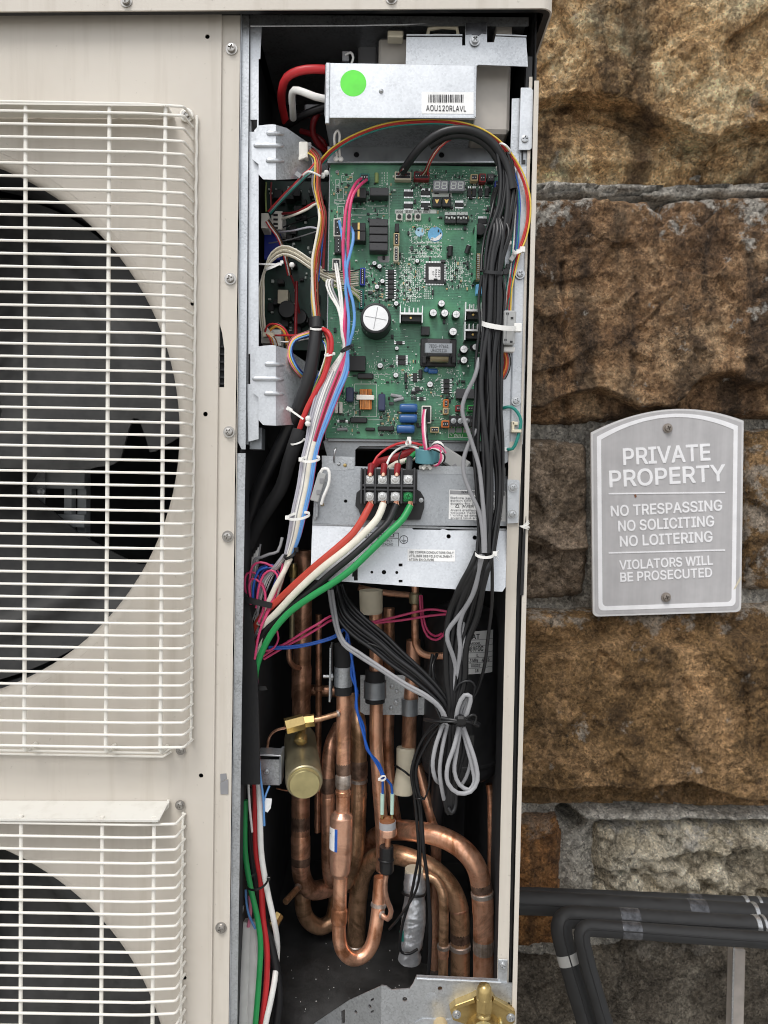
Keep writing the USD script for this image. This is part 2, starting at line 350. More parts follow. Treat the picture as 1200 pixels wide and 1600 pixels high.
copper('copper_bright', (0.86, 0.50, 0.35), (0.60, 0.30, 0.19), 0.1, 0.2)
copper('copper_brown', (0.76, 0.46, 0.28), (0.40, 0.235, 0.13), 0.55, 0.28)
plain('scorch', (0.24, 0.155, 0.115), 0.36, 0.8, 0.6, 90)
copper('solder', (0.66, 0.58, 0.52), (0.36, 0.28, 0.22), 0.4, 0.3)
plain('brass', (0.47, 0.345, 0.145), 0.27, 0.9, 0.15, 50)
plain('brass_dull', (0.42, 0.37, 0.24), 0.4, 0.9, 0.15, 40)
plain('brass_cap', (0.56, 0.49, 0.25), 0.42, 0.8, 0.12, 80)
for nm, c, r in (('red', (0.50, 0.025, 0.03), .38), ('dark_red', (0.22, 0.012, 0.016), .4), ('brick_red', (0.50, 0.06, 0.04), .42), ('white', (0.78, 0.77, 0.74), .4), ('cream', (0.74, 0.70, 0.60), .42),
                 ('ivory', (0.66, 0.60, 0.46), .5), ('black', (0.0075, 0.0075, 0.008), .32), ('soft_black', (0.010, 0.010, 0.011), .38), ('grey', (0.24, 0.24, 0.25), .42), ('light_grey', (0.31, 0.31, 0.32), .4), ('lavender', (0.42, 0.41, 0.46), .28),
                 ('pink', (0.62, 0.06, 0.17), .38), ('soft_pink', (0.70, 0.22, 0.33), .4), ('blue', (0.015, 0.09, 0.40), .36), ('sky_blue', (0.13, 0.32, 0.66), .38), ('navy', (0.02, 0.035, 0.20), .4),
                 ('green', (0.02, 0.27, 0.075), .38), ('teal', (0.015, 0.20, 0.165), .4), ('yellow', (0.72, 0.50, 0.07), .4), ('orange', (0.72, 0.24, 0.04), .4), ('brown', (0.20, 0.075, 0.03), .45),
                 ('ferrite', (0.10, 0.27, 0.31), .45), ('mint', (0.45, 0.62, 0.53), .35), ('plastic_beige', (0.50, 0.465, 0.42), .5), ('cap_blue', (0.03, 0.10, 0.27), .22), ('chip_black', (0.015, 0.015, 0.016), .45), ('chip_grey', (0.042, 0.042, 0.045), .5),
                 ('dark_blue_box', (0.03, 0.04, 0.09), .4), ('connector_white', (0.76, 0.74, 0.68), .45), ('connector_tan', (0.52, 0.40, 0.22), .5), ('connector_orange', (0.62, 0.16, 0.03), .45), ('connector_blue', (0.03, 0.05, 0.38), .4), ('clip_grey', (0.36, 0.365, 0.36), .5), ('tie_white', (0.80, 0.79, 0.76), .32),
                 ('label_white', (0.86, 0.86, 0.85), .5), ('ink', (0.03, 0.03, 0.035), .6), ('ink_grey', (0.22, 0.22, 0.24), .6), ('sticker_green', (0.12, 0.74, 0.06), .5), ('sticker_blue', (0.16, 0.45, 0.72), .4), ('sticker_light', (0.38, 0.62, 0.76), .4), ('display_grey', (0.26, 0.26, 0.29), .25), ('silk', (0.72, 0.77, 0.72), .5), ('green_glow', (0.03, 0.25, 0.05), .4), ('white_foam', (0.70, 0.69, 0.67), .55), ('olive', (0.30, 0.38, 0.12), .4)):
    plain(nm, c, r, 0.0, 0.10, 45)
plain('tin', (0.74, 0.74, 0.73), 0.3, 0.9, 0.08)
plain('cap_top', (0.80, 0.80, 0.80), 0.38, 0.55, 0.06)
plain('gold', (0.72, 0.50, 0.18), 0.35, 0.9)
plain('foil', (0.50, 0.51, 0.53), 0.3, 0.75, 0.12, 60)
plain('post_steel', (0.46, 0.42, 0.39), 0.45, 0.5, 0.14, 40)
mat('coil_copper', {'g': ('geometry', {}), 'mp': ('mapping', {'scale': (1100, 1100, 60)}), 'n': ('noise_texture', {'scale': 1.0, 'detail': 2.0}),
    'r': ('rgb_ramp', {'ramp': [(0.32, (0.30, 0.09, 0.02)), (0.6, (0.78, 0.34, 0.12))]}), 'p': ('principled_bsdf', {'metallic': 0.8, 'roughness': 0.35})},
    [('g.position', 'mp.vector'), ('mp.vector', 'n.vector'), ('n.fac', 'r.fac'), ('r.color', 'p.base_color')])
plain('inner_board_green', (0.010, 0.045, 0.030), 0.4, 0, 0.5, 90)
# printed circuit board: solder mask over faint copper tracks
mat('board_green', {'g': ('geometry', {}), 'mp': ('mapping', {'rotation': (math.radians(90), 0, 0)}),
    'b1': ('brick_texture', {'scale': 150.0, 'color1': (0, 0, 0), 'color2': (0, 0, 0), 'mortar': (1, 1, 1), 'mortar_size': 0.045, 'brick_width': 1.7, 'row_height': 0.22, 'offset': 0.37}),
    'b2': ('brick_texture', {'scale': 210.0, 'color1': (0, 0, 0), 'color2': (0, 0, 0), 'mortar': (1, 1, 1), 'mortar_size': 0.05, 'brick_width': 0.24, 'row_height': 1.5, 'offset': 0.21}),
    'n': ('noise_texture', {'scale': 55.0, 'detail': 2.0}), 'n3': ('noise_texture', {'scale': 30.0, 'detail': 3.0}),
    'k': ('map_range', {'from_min': 0.46, 'from_max': 0.50, 'to_min': 0.0, 'to_max': 1.0, 'clamp': True}),
    'mb': ('mix', {}), 'bw': ('rgb_to_bw', {}), 'sc': ('math', {'math_type': 'multiply', 'value2': 0.55}),
    'r': ('rgb_ramp', {'ramp': [(0.40, (0.032, 0.105, 0.062)), (0.48, (0.050, 0.165, 0.098)), (0.54, (0.062, 0.21, 0.118)), (0.62, (0.085, 0.285, 0.145))]}),
    'm': ('mix', {'color2': (0.10, 0.32, 0.19)}), 'p': ('principled_bsdf', {'roughness': 0.32})},
    [('g.position', 'mp.vector'), ('mp.vector', 'b1.vector'), ('mp.vector', 'b2.vector'), ('g.position', 'n.vector'), ('g.position', 'n3.vector'), ('n.fac', 'k.value'),
     ('k.result', 'mb.fac'), ('b1.color', 'mb.color1'), ('b2.color', 'mb.color2'), ('mb.color', 'bw.color'), ('bw.val', 'sc.value1'), ('n3.fac', 'r.fac'), ('r.color', 'm.color1'), ('sc.value', 'm.fac'), ('m.color', 'p.base_color')])
def stone_mat(name, cols, stain=0.6, white=0.0, ztop=0.0, band=0.06, speck=0.5, st0=0.53):
    """weathered stone: three tones, dark runs of dirt, lime bloom in a band under ztop"""
    a, b, c = [np.array(q) for q in cols]
    mat(name, {'g': ('geometry', {}), 'n': ('noise_texture', {'scale': 9.0, 'detail': 9.0, 'roughness': 0.68, 'distortion': 0.8}),
        'f': ('noise_texture', {'scale': 120.0, 'detail': 10.0, 'roughness': 0.9, 'distortion': 0.3}),
        'mp': ('mapping', {'scale': (17, 17, 2.6)}), 's': ('noise_texture', {'scale': 1.0, 'detail': 6.0, 'roughness': 0.6, 'distortion': 0.4}),
        'w': ('noise_texture', {'scale': 21.0, 'detail': 8.0, 'roughness': 0.7}),
        'gr': ('noise_texture', {'scale': 420.0, 'detail': 3.0}),
        'ma': ('math', {'math_type': 'multiply_add', 'value2': 0.55}), 'mb': ('math', {'math_type': 'multiply', 'value2': 0.45}),
        'r': ('rgb_ramp', {'ramp': [(0.36, a * 0.5), (0.44, a), (0.50, b), (0.56, c), (0.63, np.minimum(c * 1.5, 1))]}),
        'sr': ('map_range', {'from_min': st0, 'from_max': st0 + 0.11, 'to_min': 0.0, 'to_max': stain, 'clamp': True}),
        'm1': ('mix', {'color2': np.array([0.030, 0.024, 0.019])}),
        'xyz': ('separate_xyz', {}), 'zr': ('map_range', {'from_min': ztop - band, 'from_max': ztop, 'to_min': 0.0, 'to_max': 0.16, 'clamp': True}),
        'wa': ('math', {'math_type': 'add'}), 'wr': ('map_range', {'from_min': 0.63, 'from_max': 0.69, 'to_min': 0.0, 'to_max': white, 'clamp': True}),
        'm2': ('mix', {'color2': np.array([0.50, 0.47, 0.42])}),
        'kr': ('map_range', {'from_min': 0.64, 'from_max': 0.72, 'to_min': 0.0, 'to_max': speck, 'clamp': True}), 'm3': ('mix', {'color2': np.array([0.42, 0.36, 0.28])}),
        'vg': ('voronoi_texture', {'scale': 310.0}), 'vb': ('rgb_to_bw', {}), 'vm': ('map_range', {'from_min': 0.15, 'from_max': 0.85, 'to_min': 0.62, 'to_max': 1.38}),
        'v2': ('voronoi_texture', {'scale': 115.0}), 'v2b': ('rgb_to_bw', {}), 'v2m': ('map_range', {'from_min': 0.15, 'from_max': 0.85, 'to_min': 0.80, 'to_max': 1.2}), 'vv': ('math', {'math_type': 'multiply'}),
        'wpn': ('noise_texture', {'scale': 24.0, 'detail': 5.0, 'roughness': 0.7}), 'wp': ('mix', {'mix_type': 'add', 'fac': 0.07}), 'cr': ('voronoi_texture', {'scale': 4.5, 'feature': 'distance_to_edge'}),
        'cm': ('map_range', {'from_min': 0.0, 'from_max': 0.016, 'to_min': 0.55, 'to_max': 1.0, 'clamp': True}), 'vc': ('math', {'math_type': 'multiply'}), 'm4': ('mix', {'mix_type': 'multiply', 'fac': 1.0}),
        'hv': ('math', {'math_type': 'multiply_add', 'value2': 0.5}), 'hc': ('math', {'math_type': 'multiply_add', 'value2': 0.6}),
        'h': ('math', {'math_type': 'multiply_add', 'value2': 0.35}), 'bp': ('bump', {'strength': 1.0, 'distance': 0.010}),
        'p': ('principled_bsdf', {'roughness': 0.86, 'specular_ior_level': 0.3})},
        [('g.position', 'n.vector'), ('g.position', 'f.vector'), ('g.position', 'mp.vector'), ('mp.vector', 's.vector'), ('g.position', 'w.vector'), ('g.position', 'gr.vector'), ('g.position', 'xyz.vector'),
         ('f.fac', 'mb.value1'), ('n.fac', 'ma.value1'), ('mb.value', 'ma.value3'), ('ma.value', 'r.fac'), ('s.fac', 'sr.value'), ('r.color', 'm1.color1'), ('sr.result', 'm1.fac'),
         ('xyz.z', 'zr.value'), ('w.fac', 'wa.value1'), ('zr.result', 'wa.value2'), ('wa.value', 'wr.value'), ('m1.color', 'm2.color1'), ('wr.result', 'm2.fac'),
         ('f.fac', 'kr.value'), ('m2.color', 'm3.color1'), ('kr.result', 'm3.fac'), ('m3.color', 'm4.color1'), ('vc.value', 'm4.color2'), ('m4.color', 'p.base_color'),
         ('g.position', 'vg.vector'), ('vg.color', 'vb.color'), ('vb.val', 'vm.value'), ('g.position', 'v2.vector'), ('v2.color', 'v2b.color'), ('v2b.val', 'v2m.value'), ('vm.result', 'vv.value1'), ('v2m.result', 'vv.value2'),
         ('g.position', 'wpn.vector'), ('g.position', 'wp.color1'), ('wpn.color', 'wp.color2'), ('wp.color', 'cr.vector'), ('cr.distance', 'cm.value'), ('vv.value', 'vc.value1'), ('cm.result', 'vc.value2'),
         ('gr.fac', 'h.value1'), ('f.fac', 'h.value3'), ('vb.val', 'hv.value1'), ('h.value', 'hv.value3'), ('cm.result', 'hc.value1'), ('hv.value', 'hc.value3'), ('hc.value', 'bp.height'), ('bp.normal', 'p.normal')])
# ------------------------------------------------------------------ ground and stone wall
gz = -0.0
g = trimesh.creation.box((120, 120, 0.1)); g.apply_translation((0, 0, gz - 0.05))
plain('ground_gravel', (0.24, 0.23, 0.21), 0.9, 0, 0.35, 12)
solo('ground', g, 'ground_gravel', 'grey gravel ground under the unit and wall', kind='structure')
pl = trimesh.creation.box((1.1, 0.62, 0.17)); 
pv, pf = arr(pl); pv = pv + [-0.33, 0.24, 0.085]
plain('concrete', (0.34, 0.33, 0.31), 0.85, 0, 0.2, 20, 0.4, 200)
solo('concrete_plinth', (pv, pf), 'concrete', 'grey concrete plinth carrying the outdoor unit', 'plinth')

WY = 0.55          # the wall's mean face
wall = Thing('stone_wall', 'rough brown sandstone wall with pale mortar joints behind the unit', 'wall')
zt = lambda y: float(at(1000, y, WY)[2])
stone_mat('stone_gold', [(0.34, 0.20, 0.092), (0.64, 0.42, 0.205), (0.84, 0.66, 0.40)], 0.62, 0.5, zt(-250), 0.1, 0.55, 0.49)
stone_mat('stone_rust', [(0.20, 0.115, 0.060), (0.40, 0.24, 0.125), (0.56, 0.38, 0.22)], 0.70, 0.95, zt(318), 0.10, 0.35, 0.455)
stone_mat('stone_dark', [(0.10, 0.074, 0.052), (0.20, 0.148, 0.100), (0.34, 0.26, 0.19)], 0.6, 0.5, zt(660), 0.1, 0.4)
stone_mat('stone_brown', [(0.15, 0.088, 0.038), (0.275, 0.165, 0.070), (0.43, 0.265, 0.13)], 0.35, 0.55, zt(950), 0.05, 0.35)
stone_mat('stone_orange', [(0.18, 0.085, 0.033), (0.36, 0.165, 0.055), (0.50, 0.26, 0.10)], 0.6, 0.3, zt(1280), 0.05, 0.3)
stone_mat('stone_pale', [(0.33, 0.28, 0.205), (0.58, 0.51, 0.38), (0.74, 0.67, 0.54)], 0.5, 0.9, zt(1280), 0.05, 0.5)
stone_mat('stone_grey', [(0.145, 0.122, 0.094), (0.235, 0.20, 0.157), (0.34, 0.30, 0.24)], 0.4, 0.25, zt(1470), 0.05, 0.25)
stone_mat('mortar', [(0.38, 0.35, 0.30), (0.55, 0.52, 0.46), (0.68, 0.65, 0.59)], 0.35, 0.95, zt(328), 0.02, 0.3)
from scipy.spatial import cKDTree
def pwl(x, pts):
    return np.interp(x, [p[0] for p in pts], [p[1] for p in pts])
def stone(poly, mat, seed, lift=0.03, rough=0.011, edge=0.016, custom=None, res=0.0026, wob=0.006, nf=7, tilt=0.13):
    q = np.array([at(x, y, WY) for x, y in poly])[:, [0, 2]]
    rs = np.random.default_rng(seed)
    g = Polygon(q).buffer(-0.0015)
    ring = np.array([g.exterior.interpolate(d).coords[0] for d in np.arange(0, g.exterior.length, 0.008)])
    n3 = np.c_[ring * 14, np.full(len(ring), seed * 3.3)]
    ring = ring + wob * 2 * np.c_[meshkit.fbm(n3, 3, seed) - 0.5, meshkit.fbm(n3 + 31.7, 3, seed) - 0.5]
    g = Polygon(ring).buffer(0)
    x0, z0, x1, z1 = g.bounds
    xs, zs = np.arange(x0 - res * 2, x1 + res * 3, res), np.arange(z0 - res * 2, z1 + res * 3, res)
    X, Z = np.meshgrid(xs, zs)
    from PIL import Image, ImageDraw
    im = Image.new('1', (len(xs), len(zs)))
    for gg in getattr(g, 'geoms', [g]):
        ImageDraw.Draw(im).polygon([((a - xs[0]) / res, (b - zs[0]) / res) for a, b in gg.exterior.coords], fill=1)
    ins = np.asarray(im); d = ndimage.distance_transform_edt(ins) * res
    P3 = np.stack([X, np.full_like(X, seed * 1.7), Z], -1)
    cx, cz = (x0 + x1) / 2, (z0 + z1) / 2
    h = np.full_like(X, 1.0)
    for k in range(nf):                                    # split faces: the lowest of a few tilted planes
        ox, oz = rs.uniform(x0, x1), rs.uniform(z0, z1)
        h = np.minimum(h, lift * rs.uniform(0.9, 1.5) + rs.uniform(-tilt, tilt) * (X - ox) + rs.uniform(-tilt, tilt) * (Z - oz))
    h = np.maximum(h, 0.72 * lift)
    h += rough * 2.2 * (meshkit.fbm(P3 * 13, 5, seed) - 0.5) + rough * 0.9 * (np.abs(meshkit.fbm(P3 * 34 + 5, 4, seed + 3) - 0.5) * -2 + 0.35) + 0.0042 * (meshkit.fbm(P3 * 120, 3, seed + 9) - 0.5)
    for cell, amp in ((0.075, 0.10), (0.026, 0.16)):                     # chips: each cell of a shattered face keeps a tilt of its own
        m = max(8, int((x1 - x0) * (z1 - z0) / cell ** 2)); sd = np.c_[rs.uniform(x0, x1, m), rs.uniform(z0, z1, m)]
        w = np.c_[X.ravel(), Z.ravel()] + 0.35 * cell * (np.c_[meshkit.fbm(P3.reshape(-1, 3) / cell * .9, 3, seed + 21), meshkit.fbm(P3.reshape(-1, 3) / cell * .9 + 17, 3, seed + 22)] - .5)
        i = cKDTree(sd).query(w)[1].reshape(X.shape); tx, tz = rs.normal(0, amp, m), rs.normal(0, amp, m); sel = rs.random(m) < .7
        h += np.clip((tx[i] * (X - sd[i, 0]) + tz[i] * (Z - sd[i, 1])) * sel[i], -0.09 * cell, 0.09 * cell)
    if custom is not None:
        pxx, pyy = proj(np.stack([X, np.full_like(X, WY), Z], -1)); h += custom(pxx, pyy, meshkit.fbm(P3 * 22, 4, seed + 5) - 0.5)
    e = np.clip(d / edge, 0, 1); e = np.sqrt(1 - (1 - e) ** 2)
    h = h * e - 0.045 * (1 - e) ** 1.5
    h[~ins] = -0.06
    keep = ndimage.binary_dilation(ins, iterations=1)
    idx = -np.ones(X.shape, int); idx[keep] = np.arange(keep.sum())
    V = np.c_[X[keep], WY - h[keep], Z[keep]]
    a, b, c, dd = idx[:-1, :-1], idx[:-1, 1:], idx[1:, 1:], idx[1:, :-1]
    ok = (a >= 0) & (b >= 0) & (c >= 0) & (dd >= 0)
    Fq = np.stack([a[ok], b[ok], c[ok], dd[ok]], -1)
    wall.part('stone', (V, Fq), mat, True)
def sm(t): t = np.clip(t, 0, 1); return t * t * (3 - 2 * t)
def top_ledge(x, y, n):       # the big golden stone: its upper face stands proud down to a broken edge, hollow beneath
    e = pwl(x, [(700, 200), (840, 182), (890, 168), (960, 185), (1010, 205), (1050, 228), (1095, 244), (1110, 232), (1160, 222), (1250, 226), (1500, 240)]) + 22 * n
    u = (e - y); up = sm(u / 5 + 0.5)
    crack = pwl(y, [(-250, 840), (40, 850), (60, 868), (100, 897), (160, 915), (260, 920)]) + 8 * n
    deep = pwl(x, [(840, 0.5), (900, 1.0), (1090, 1.0), (1130, 0.45), (1500, 0.4)])
    return 0.020 * up - 0.030 * deep * (1 - up) * np.exp(-np.maximum(-u, 0) / 42) + 0.014 * sm((x - crack) / 6 + 0.5) * (y < e + 15) - 0.010 - 0.020 * sm((y - 258 - 20 * n) / 18)
def low_break(x, y, n):       # rust stone: chipped lower edge
    e = pwl(x, [(700, 625), (840, 640), (920, 612), (985, 640), (1040, 640), (1075, 602), (1125, 592), (1160, 612), (1220, 600), (1500, 610)]) + 16 * n
    hole = np.exp(-(((x - 1017) / 15) ** 2 + ((y - 333) / 13) ** 2) ** 1.5)
    v = np.exp(-((x - pwl(y, [(400, 868), (640, 880)])) / 5) ** 2) * (y > 420)
    return 0.012 * sm((e - y) / 5 + 0.5) - 0.020 * sm((y - e) / 6 + 0.5) - 0.05 * hole - 0.010 * v + 0.008 * sm((x - 872) / 20)
def belly(x, y, n):           # brown stone: bulging, undercut along its foot
    e = pwl(x, [(700, 1212), (830, 1214), (930, 1208), (960, 1216), (1060, 1205), (1100, 1218), (1150, 1232), (1250, 1225), (1500, 1230)]) + 20 * n
    t = pwl(x, [(700, 1015), (860, 1008), (950, 990), (1060, 1000), (1130, 985), (1500, 990)]) + 26 * n
    return 0.030 * sm((y - t) / 14 + 0.5) - 0.036 * sm((y - e) / 7 + 0.5) - 0.008
def left_mid(x, y, n):
    return -0.022 * sm((y - 848 - 30 * n) / 8) + 0.008 * np.sin(y / 17 + 9 * n) * (y > 850) - 0.026 * sm((x - 905 - 20 * n) / 14)
def pale(x, y, n):
    e = pwl(y, [(1280, 965), (1340, 990), (1400, 1020)])
    return 0.012 * np.sin((x * 0.6 + y) / 34 + 14 * n) - 0.014 * sm((948 - x) / 12)
stone([(560, -280), (1380, -300), (1380, 292), (1200, 288), (1030, 296), (840, 298), (560, 302)], 'stone_gold', 11, 0.052, 0.016, 0.020, top_ledge)
stone([(560, 318), (860, 318), (1000, 322), (1200, 314), (1290, 312), (1290, 655), (1200, 655), (1060, 650), (900, 662), (560, 668)], 'stone_rust', 5, 0.042, 0.013, 0.020, low_break)
stone([(1300, 312), (1700, 312), (1700, 655), (1300, 655)], 'stone_dark', 6)
stone([(560, 684), (840, 682), (918, 690), (924, 930), (840, 938), (560, 940)], 'stone_dark', 23, 0.040, 0.013, 0.018, left_mid)
stone([(936, 676), (1140, 672), (1146, 925), (936, 930)], 'stone_grey', 14, 0.006, 0.006)
stone([(1156, 668), (1500, 660), (1500, 918), (1156, 922)], 'stone_brown', 17, 0.028, 0.011)
stone([(560, 952), (880, 950), (1010, 945), (1200, 938), (1420, 935), (1420, 1250), (1200, 1258), (1000, 1252), (560, 1256)], 'stone_brown', 29, 0.050, 0.013, 0.018, belly)
stone([(560, 1272), (870, 1270), (882, 1300), (872, 1470), (800, 1478), (560, 1480)], 'stone_orange', 41, 0.026, 0.012)
stone([(926, 1284), (1010, 1276), (1200, 1276), (1500, 1274), (1500, 1445), (926, 1450)], 'stone_pale', 37, 0.030, 0.012, 0.018, pale)
stone([(560, 1492), (880, 1490), (1010, 1462), (1500, 1458), (1500, 1760), (560, 1770)], 'stone_grey', 53, 0.016, 0.006)
stone([(1390, -300), (1800, -300), (1800, 290), (1390, 292)], 'stone_rust', 61, res=0.006)
stone([(1510, 660), (1800, 660), (1800, 930), (1510, 930)], 'stone_gold', 62, res=0.006)
stone([(1430, 935), (1800, 935), (1800, 1250), (1430, 1250)], 'stone_dark', 63, res=0.006)
stone([(1510, 1270), (1800, 1270), (1800, 1760), (1510, 1760)], 'stone_brown', 64, res=0.006)
for k, (x0, x1, m) in enumerate([(-420, 60, 'stone_rust'), (70, 550, 'stone_brown')]):
    for j, (y0, y1) in enumerate([(-280, 60), (75, 440), (455, 830), (845, 1240), (1255, 1760)]):
        stone([(x0, y0), (x1, y0), (x1, y1), (x0, y1)], ('stone_rust', 'stone_dark', 'stone_brown', 'stone_gold', 'stone_grey')[(j + k * 2) % 5], 70 + k * 9 + j, res=0.008)
x0, x1, z1 = at(-430, 0, WY)[0], at(1810, 0, WY)[0], at(600, -300, WY)[2]
res = 0.0042
X, Z = np.meshgrid(np.arange(x0, x1, res), np.arange(0.0, z1, res))
P3 = np.stack([X, X * 0, Z], -1)
qx, qy = proj(np.stack([X, np.full_like(X, WY), Z], -1))
dep = -0.006 + 0.018 * (meshkit.fbm(P3 * 18, 5, 3) - 0.5) + 0.012 * (meshkit.fbm(P3 * 60, 4, 8) - 0.5)
dep += (0.034 + 0.026 * (meshkit.fbm(P3 * np.array([12, 1, 95.]), 5, 12) - .4) - .012 * (np.abs(qy - 303 - 5 * np.sin(qx / 47) - 4 * np.sin(qx / 19)) < 1.6)) * np.exp(-((qy - 305 + 3 * np.sin(qx / 60)) / 13) ** 6) * (qx > 700) + 0.040 * np.exp(-((qy - 1266) / 10) ** 2) * sm((qx - 885) / 12) - 0.22 * np.exp(-(((qx - 893 - (qy - 1278) * .5) / 15) ** 2 + ((qy - 1278) / 14) ** 2) ** 2) + 0.012 * np.exp(-((qx - 898) / 18) ** 2) * sm((qy - 1300) / 15)
a = np.arange(X.size).reshape(X.shape)
wall.part('mortar', (np.c_[X.ravel(), (WY - dep + 0.004).ravel(), Z.ravel()], np.stack([a[:-1, :-1], a[:-1, 1:], a[1:, 1:], a[1:, :-1]], -1).reshape(-1, 4)), 'mortar', True)
back = trimesh.creation.box((x1 - x0, 0.15, z1)); bv, bf = arr(back)
wall.part('wall_core', (bv + [(x0 + x1) / 2, WY + 0.36, z1 / 2], bf), 'mortar')

# ------------------------------------------------------------------ outdoor unit: the cabinet
S0 = pm(0)
unit = Thing('outdoor_unit', 'beige outdoor air conditioning cabinet with its service cover taken off', 'air conditioner')
FC = [at(-166, 670, 0.0), at(-166, 1720, 0.0)]; FR = 441 * S0; LIP = 17 * S0
xl, xr = at(-690, 800, 0)[0], at(340.5, 600, 0)[0]
zb, ztop = at(343, 2130, 0)[2], at(343, 17, 0)[2]
holes = unary_union([Point(c[0], c[2]).buffer(FR + LIP, 96) for c in FC])
pan = sbox(xl, zb, xr, ztop).buffer(-0.004).buffer(0.004).difference(holes)
for hx, hy, hr in ((324, 57, 3.6), (321, 647, 3.6), (314, 1212, 3.6), (301, 474, 3.5), (288, 1528, 3.5)):
    c = at(hx, hy, 0); pan = pan.difference(Point(c[0], c[2]).buffer(hr * S0, 10))
v, f = join([trimesh.creation.extrude_polygon(pan, 0.0012, engine='earcut')]); 
unit.part('front_panel', (np.c_[v[:, 0], v[:, 2], v[:, 1]], f[:, ::-1]), 'beige_paint')
# folded right edge of the panel
unit.part('panel_edge', join([rod([xr - 0.0012, 0.0014, zb + 0.004], [xr - 0.0012, 0.0014, ztop - 0.004], 0.0014, n=10), cbox([xr - 0.0005, 0.009, (zb + ztop) / 2], (0.001, 0.015, ztop - zb - 0.01))]), 'beige_paint', 35)
for c in FC:
    t = np.linspace(0, np.pi / 2, 9)
    prof = [(0.0004 + LIP * (1 - math.cos(a)) * 1.1, FR + LIP * (1 - math.sin(a))) for a in t] + [(0.4 * LIP + 0.012, FR - 0.0003)]
    s = np.array([p[0] for p in prof]); r = np.array([p[1] for p in prof]); n = 120; th = np.arange(n) * 2 * np.pi / n
    v = np.stack([c[0] + r[:, None] * np.cos(th), np.broadcast_to(s[:, None], (len(s), n)), c[2] + r[:, None] * np.sin(th)], -1).reshape(-1, 3)
    i, j = np.meshgrid(np.arange(len(s) - 1), np.arange(n), indexing='ij')
    f = np.stack([i * n + j, i * n + (j + 1) % n, (i + 1) * n + (j + 1) % n, (i + 1) * n + j], -1).reshape(-1, 4)
    unit.part('bell_mouth', (v, f[:, ::-1]), 'beige_paint', True)
    sv_, sf_ = lathe([c[0], s[-1] + .0005, c[2]], [0, 1, 0], [(0, FR + .001), (0.001, FR), (0.09, FR + 0.001), (0.0901, FR + .004), (0, FR + .004)], 96)
    unit.part('fan_shroud', (sv_, sf_[:-2 * 94]), 'dark_inside')
# fan chamber behind: dark coil, divider and shelf
xp = at(378, 800, 0.02)[0]
zlo = at(600, 1600, 0.05)[2]
chy = 0.40
plain('coil_dark', (0.03, 0.032, 0.035), 0.5, 0.4, 0.4, 60)
def wbox(x0, x1, y0, y1, z0, z1, b=0.0004): return cbox(((x0 + x1) / 2, (y0 + y1) / 2, (z0 + z1) / 2), (x1 - x0, y1 - y0, z1 - z0), b)
unit.part('coil', wbox(xl + 0.02, xp - 0.012, chy, chy + 0.03, zb, ztop), 'coil_dark')
unit.part('chamber_wall', wbox(xl, xl + 0.0015, 0.004, 0.43, zb, ztop), 'beige_paint')
unit.part('chamber_shelf', wbox(xl + 0.002, xp - 0.004, 0.11, chy, at(0, 1195, 0.11)[2] - 0.0015, at(0, 1195, 0.11)[2]), 'steel_grey')
xR = at(840, 200, 0.0)[0]
unit.part('partition', wbox(xp - 0.0015, xp, 0.012, 0.43, zb, ztop + 0.004), 'dark_inside')
unit.part('back_panel', wbox(xl, xR - 0.002, 0.432, 0.434, zb, ztop + 0.004), 'dark_inside')
# corner post right of the front panel, and its zinc inner edge
pp = [(344.5, 24), (376.5, 24), (358, 1600), (350, 2130), (322, 2130), (328.5, 1600)]
slot = [(343.2, 506), (347, 520), (350.5, 545), (350.2, 605), (342.2, 605)]
unit.part('corner_post', plate([(344.6, 24), (376.5, 24), (370.2, 700), (358, 1600), (350, 2130), (318, 2130), (326.8, 1600), (339.6, 600)], 0.0025, 0.0012, [slot]), 'beige_post')
unit.part('finger_slot', bx(338, 500, 353, 610, 0.0075, 0.012), 'dark_inside')
unit.part('slot_louvre', join([bx(343, y, 352, y + 3, 0.0045, 0.004, 0.0002) for y in (540, 552, 564, 576, 588, 598)]), 'soft_black')
unit.part('post_flange', plate([(377.2, 24), (389.5, 24), (383.6, 702), (377.5, 702), (371.5, 690)], 0.006, 0.0012), 'galvanised')
unit.part('post_flange', plate([(370.6, 708), (383.5, 708), (376.5, 1180), (370.5, 1600), (362, 2130), (350.4, 2130), (358.6, 1600), (363.5, 1180)], 0.0045, 0.0014), 'galvanised')
unit.part('post_flange', join([bar(at(377, 24, 0.004), at(358.5, 1600, 0.004), 0.0012, 0.003)]), 'galvanised_bright')
for sx, sy in ((362, 77), (360, 436), (358, 675), (356, 838), (345.5, 1449)):
    unit.part('screw', screw(sx, sy, 0.0024, 9, turn=sx * 1.3), 'stainless', 40)
for sx, sy in ((197.5, 2.5), (611.5, -2)):
    unit.part('screw', screw(sx, sy, -0.0142, 9, turn=sx), 'stainless', 40)
tp = [unit.part('tape_scrap', plate([(344, 1209.5), (353.5, 1208.5), (354.5, 1217), (344.5, 1222)], 0.002, 0.0003), 'grey'), unit.part('tape_scrap', plate([(344, 1223), (356.5, 1217.5), (356.5, 1241), (344.5, 1241)], 0.0018, 0.0003), 'grey')]
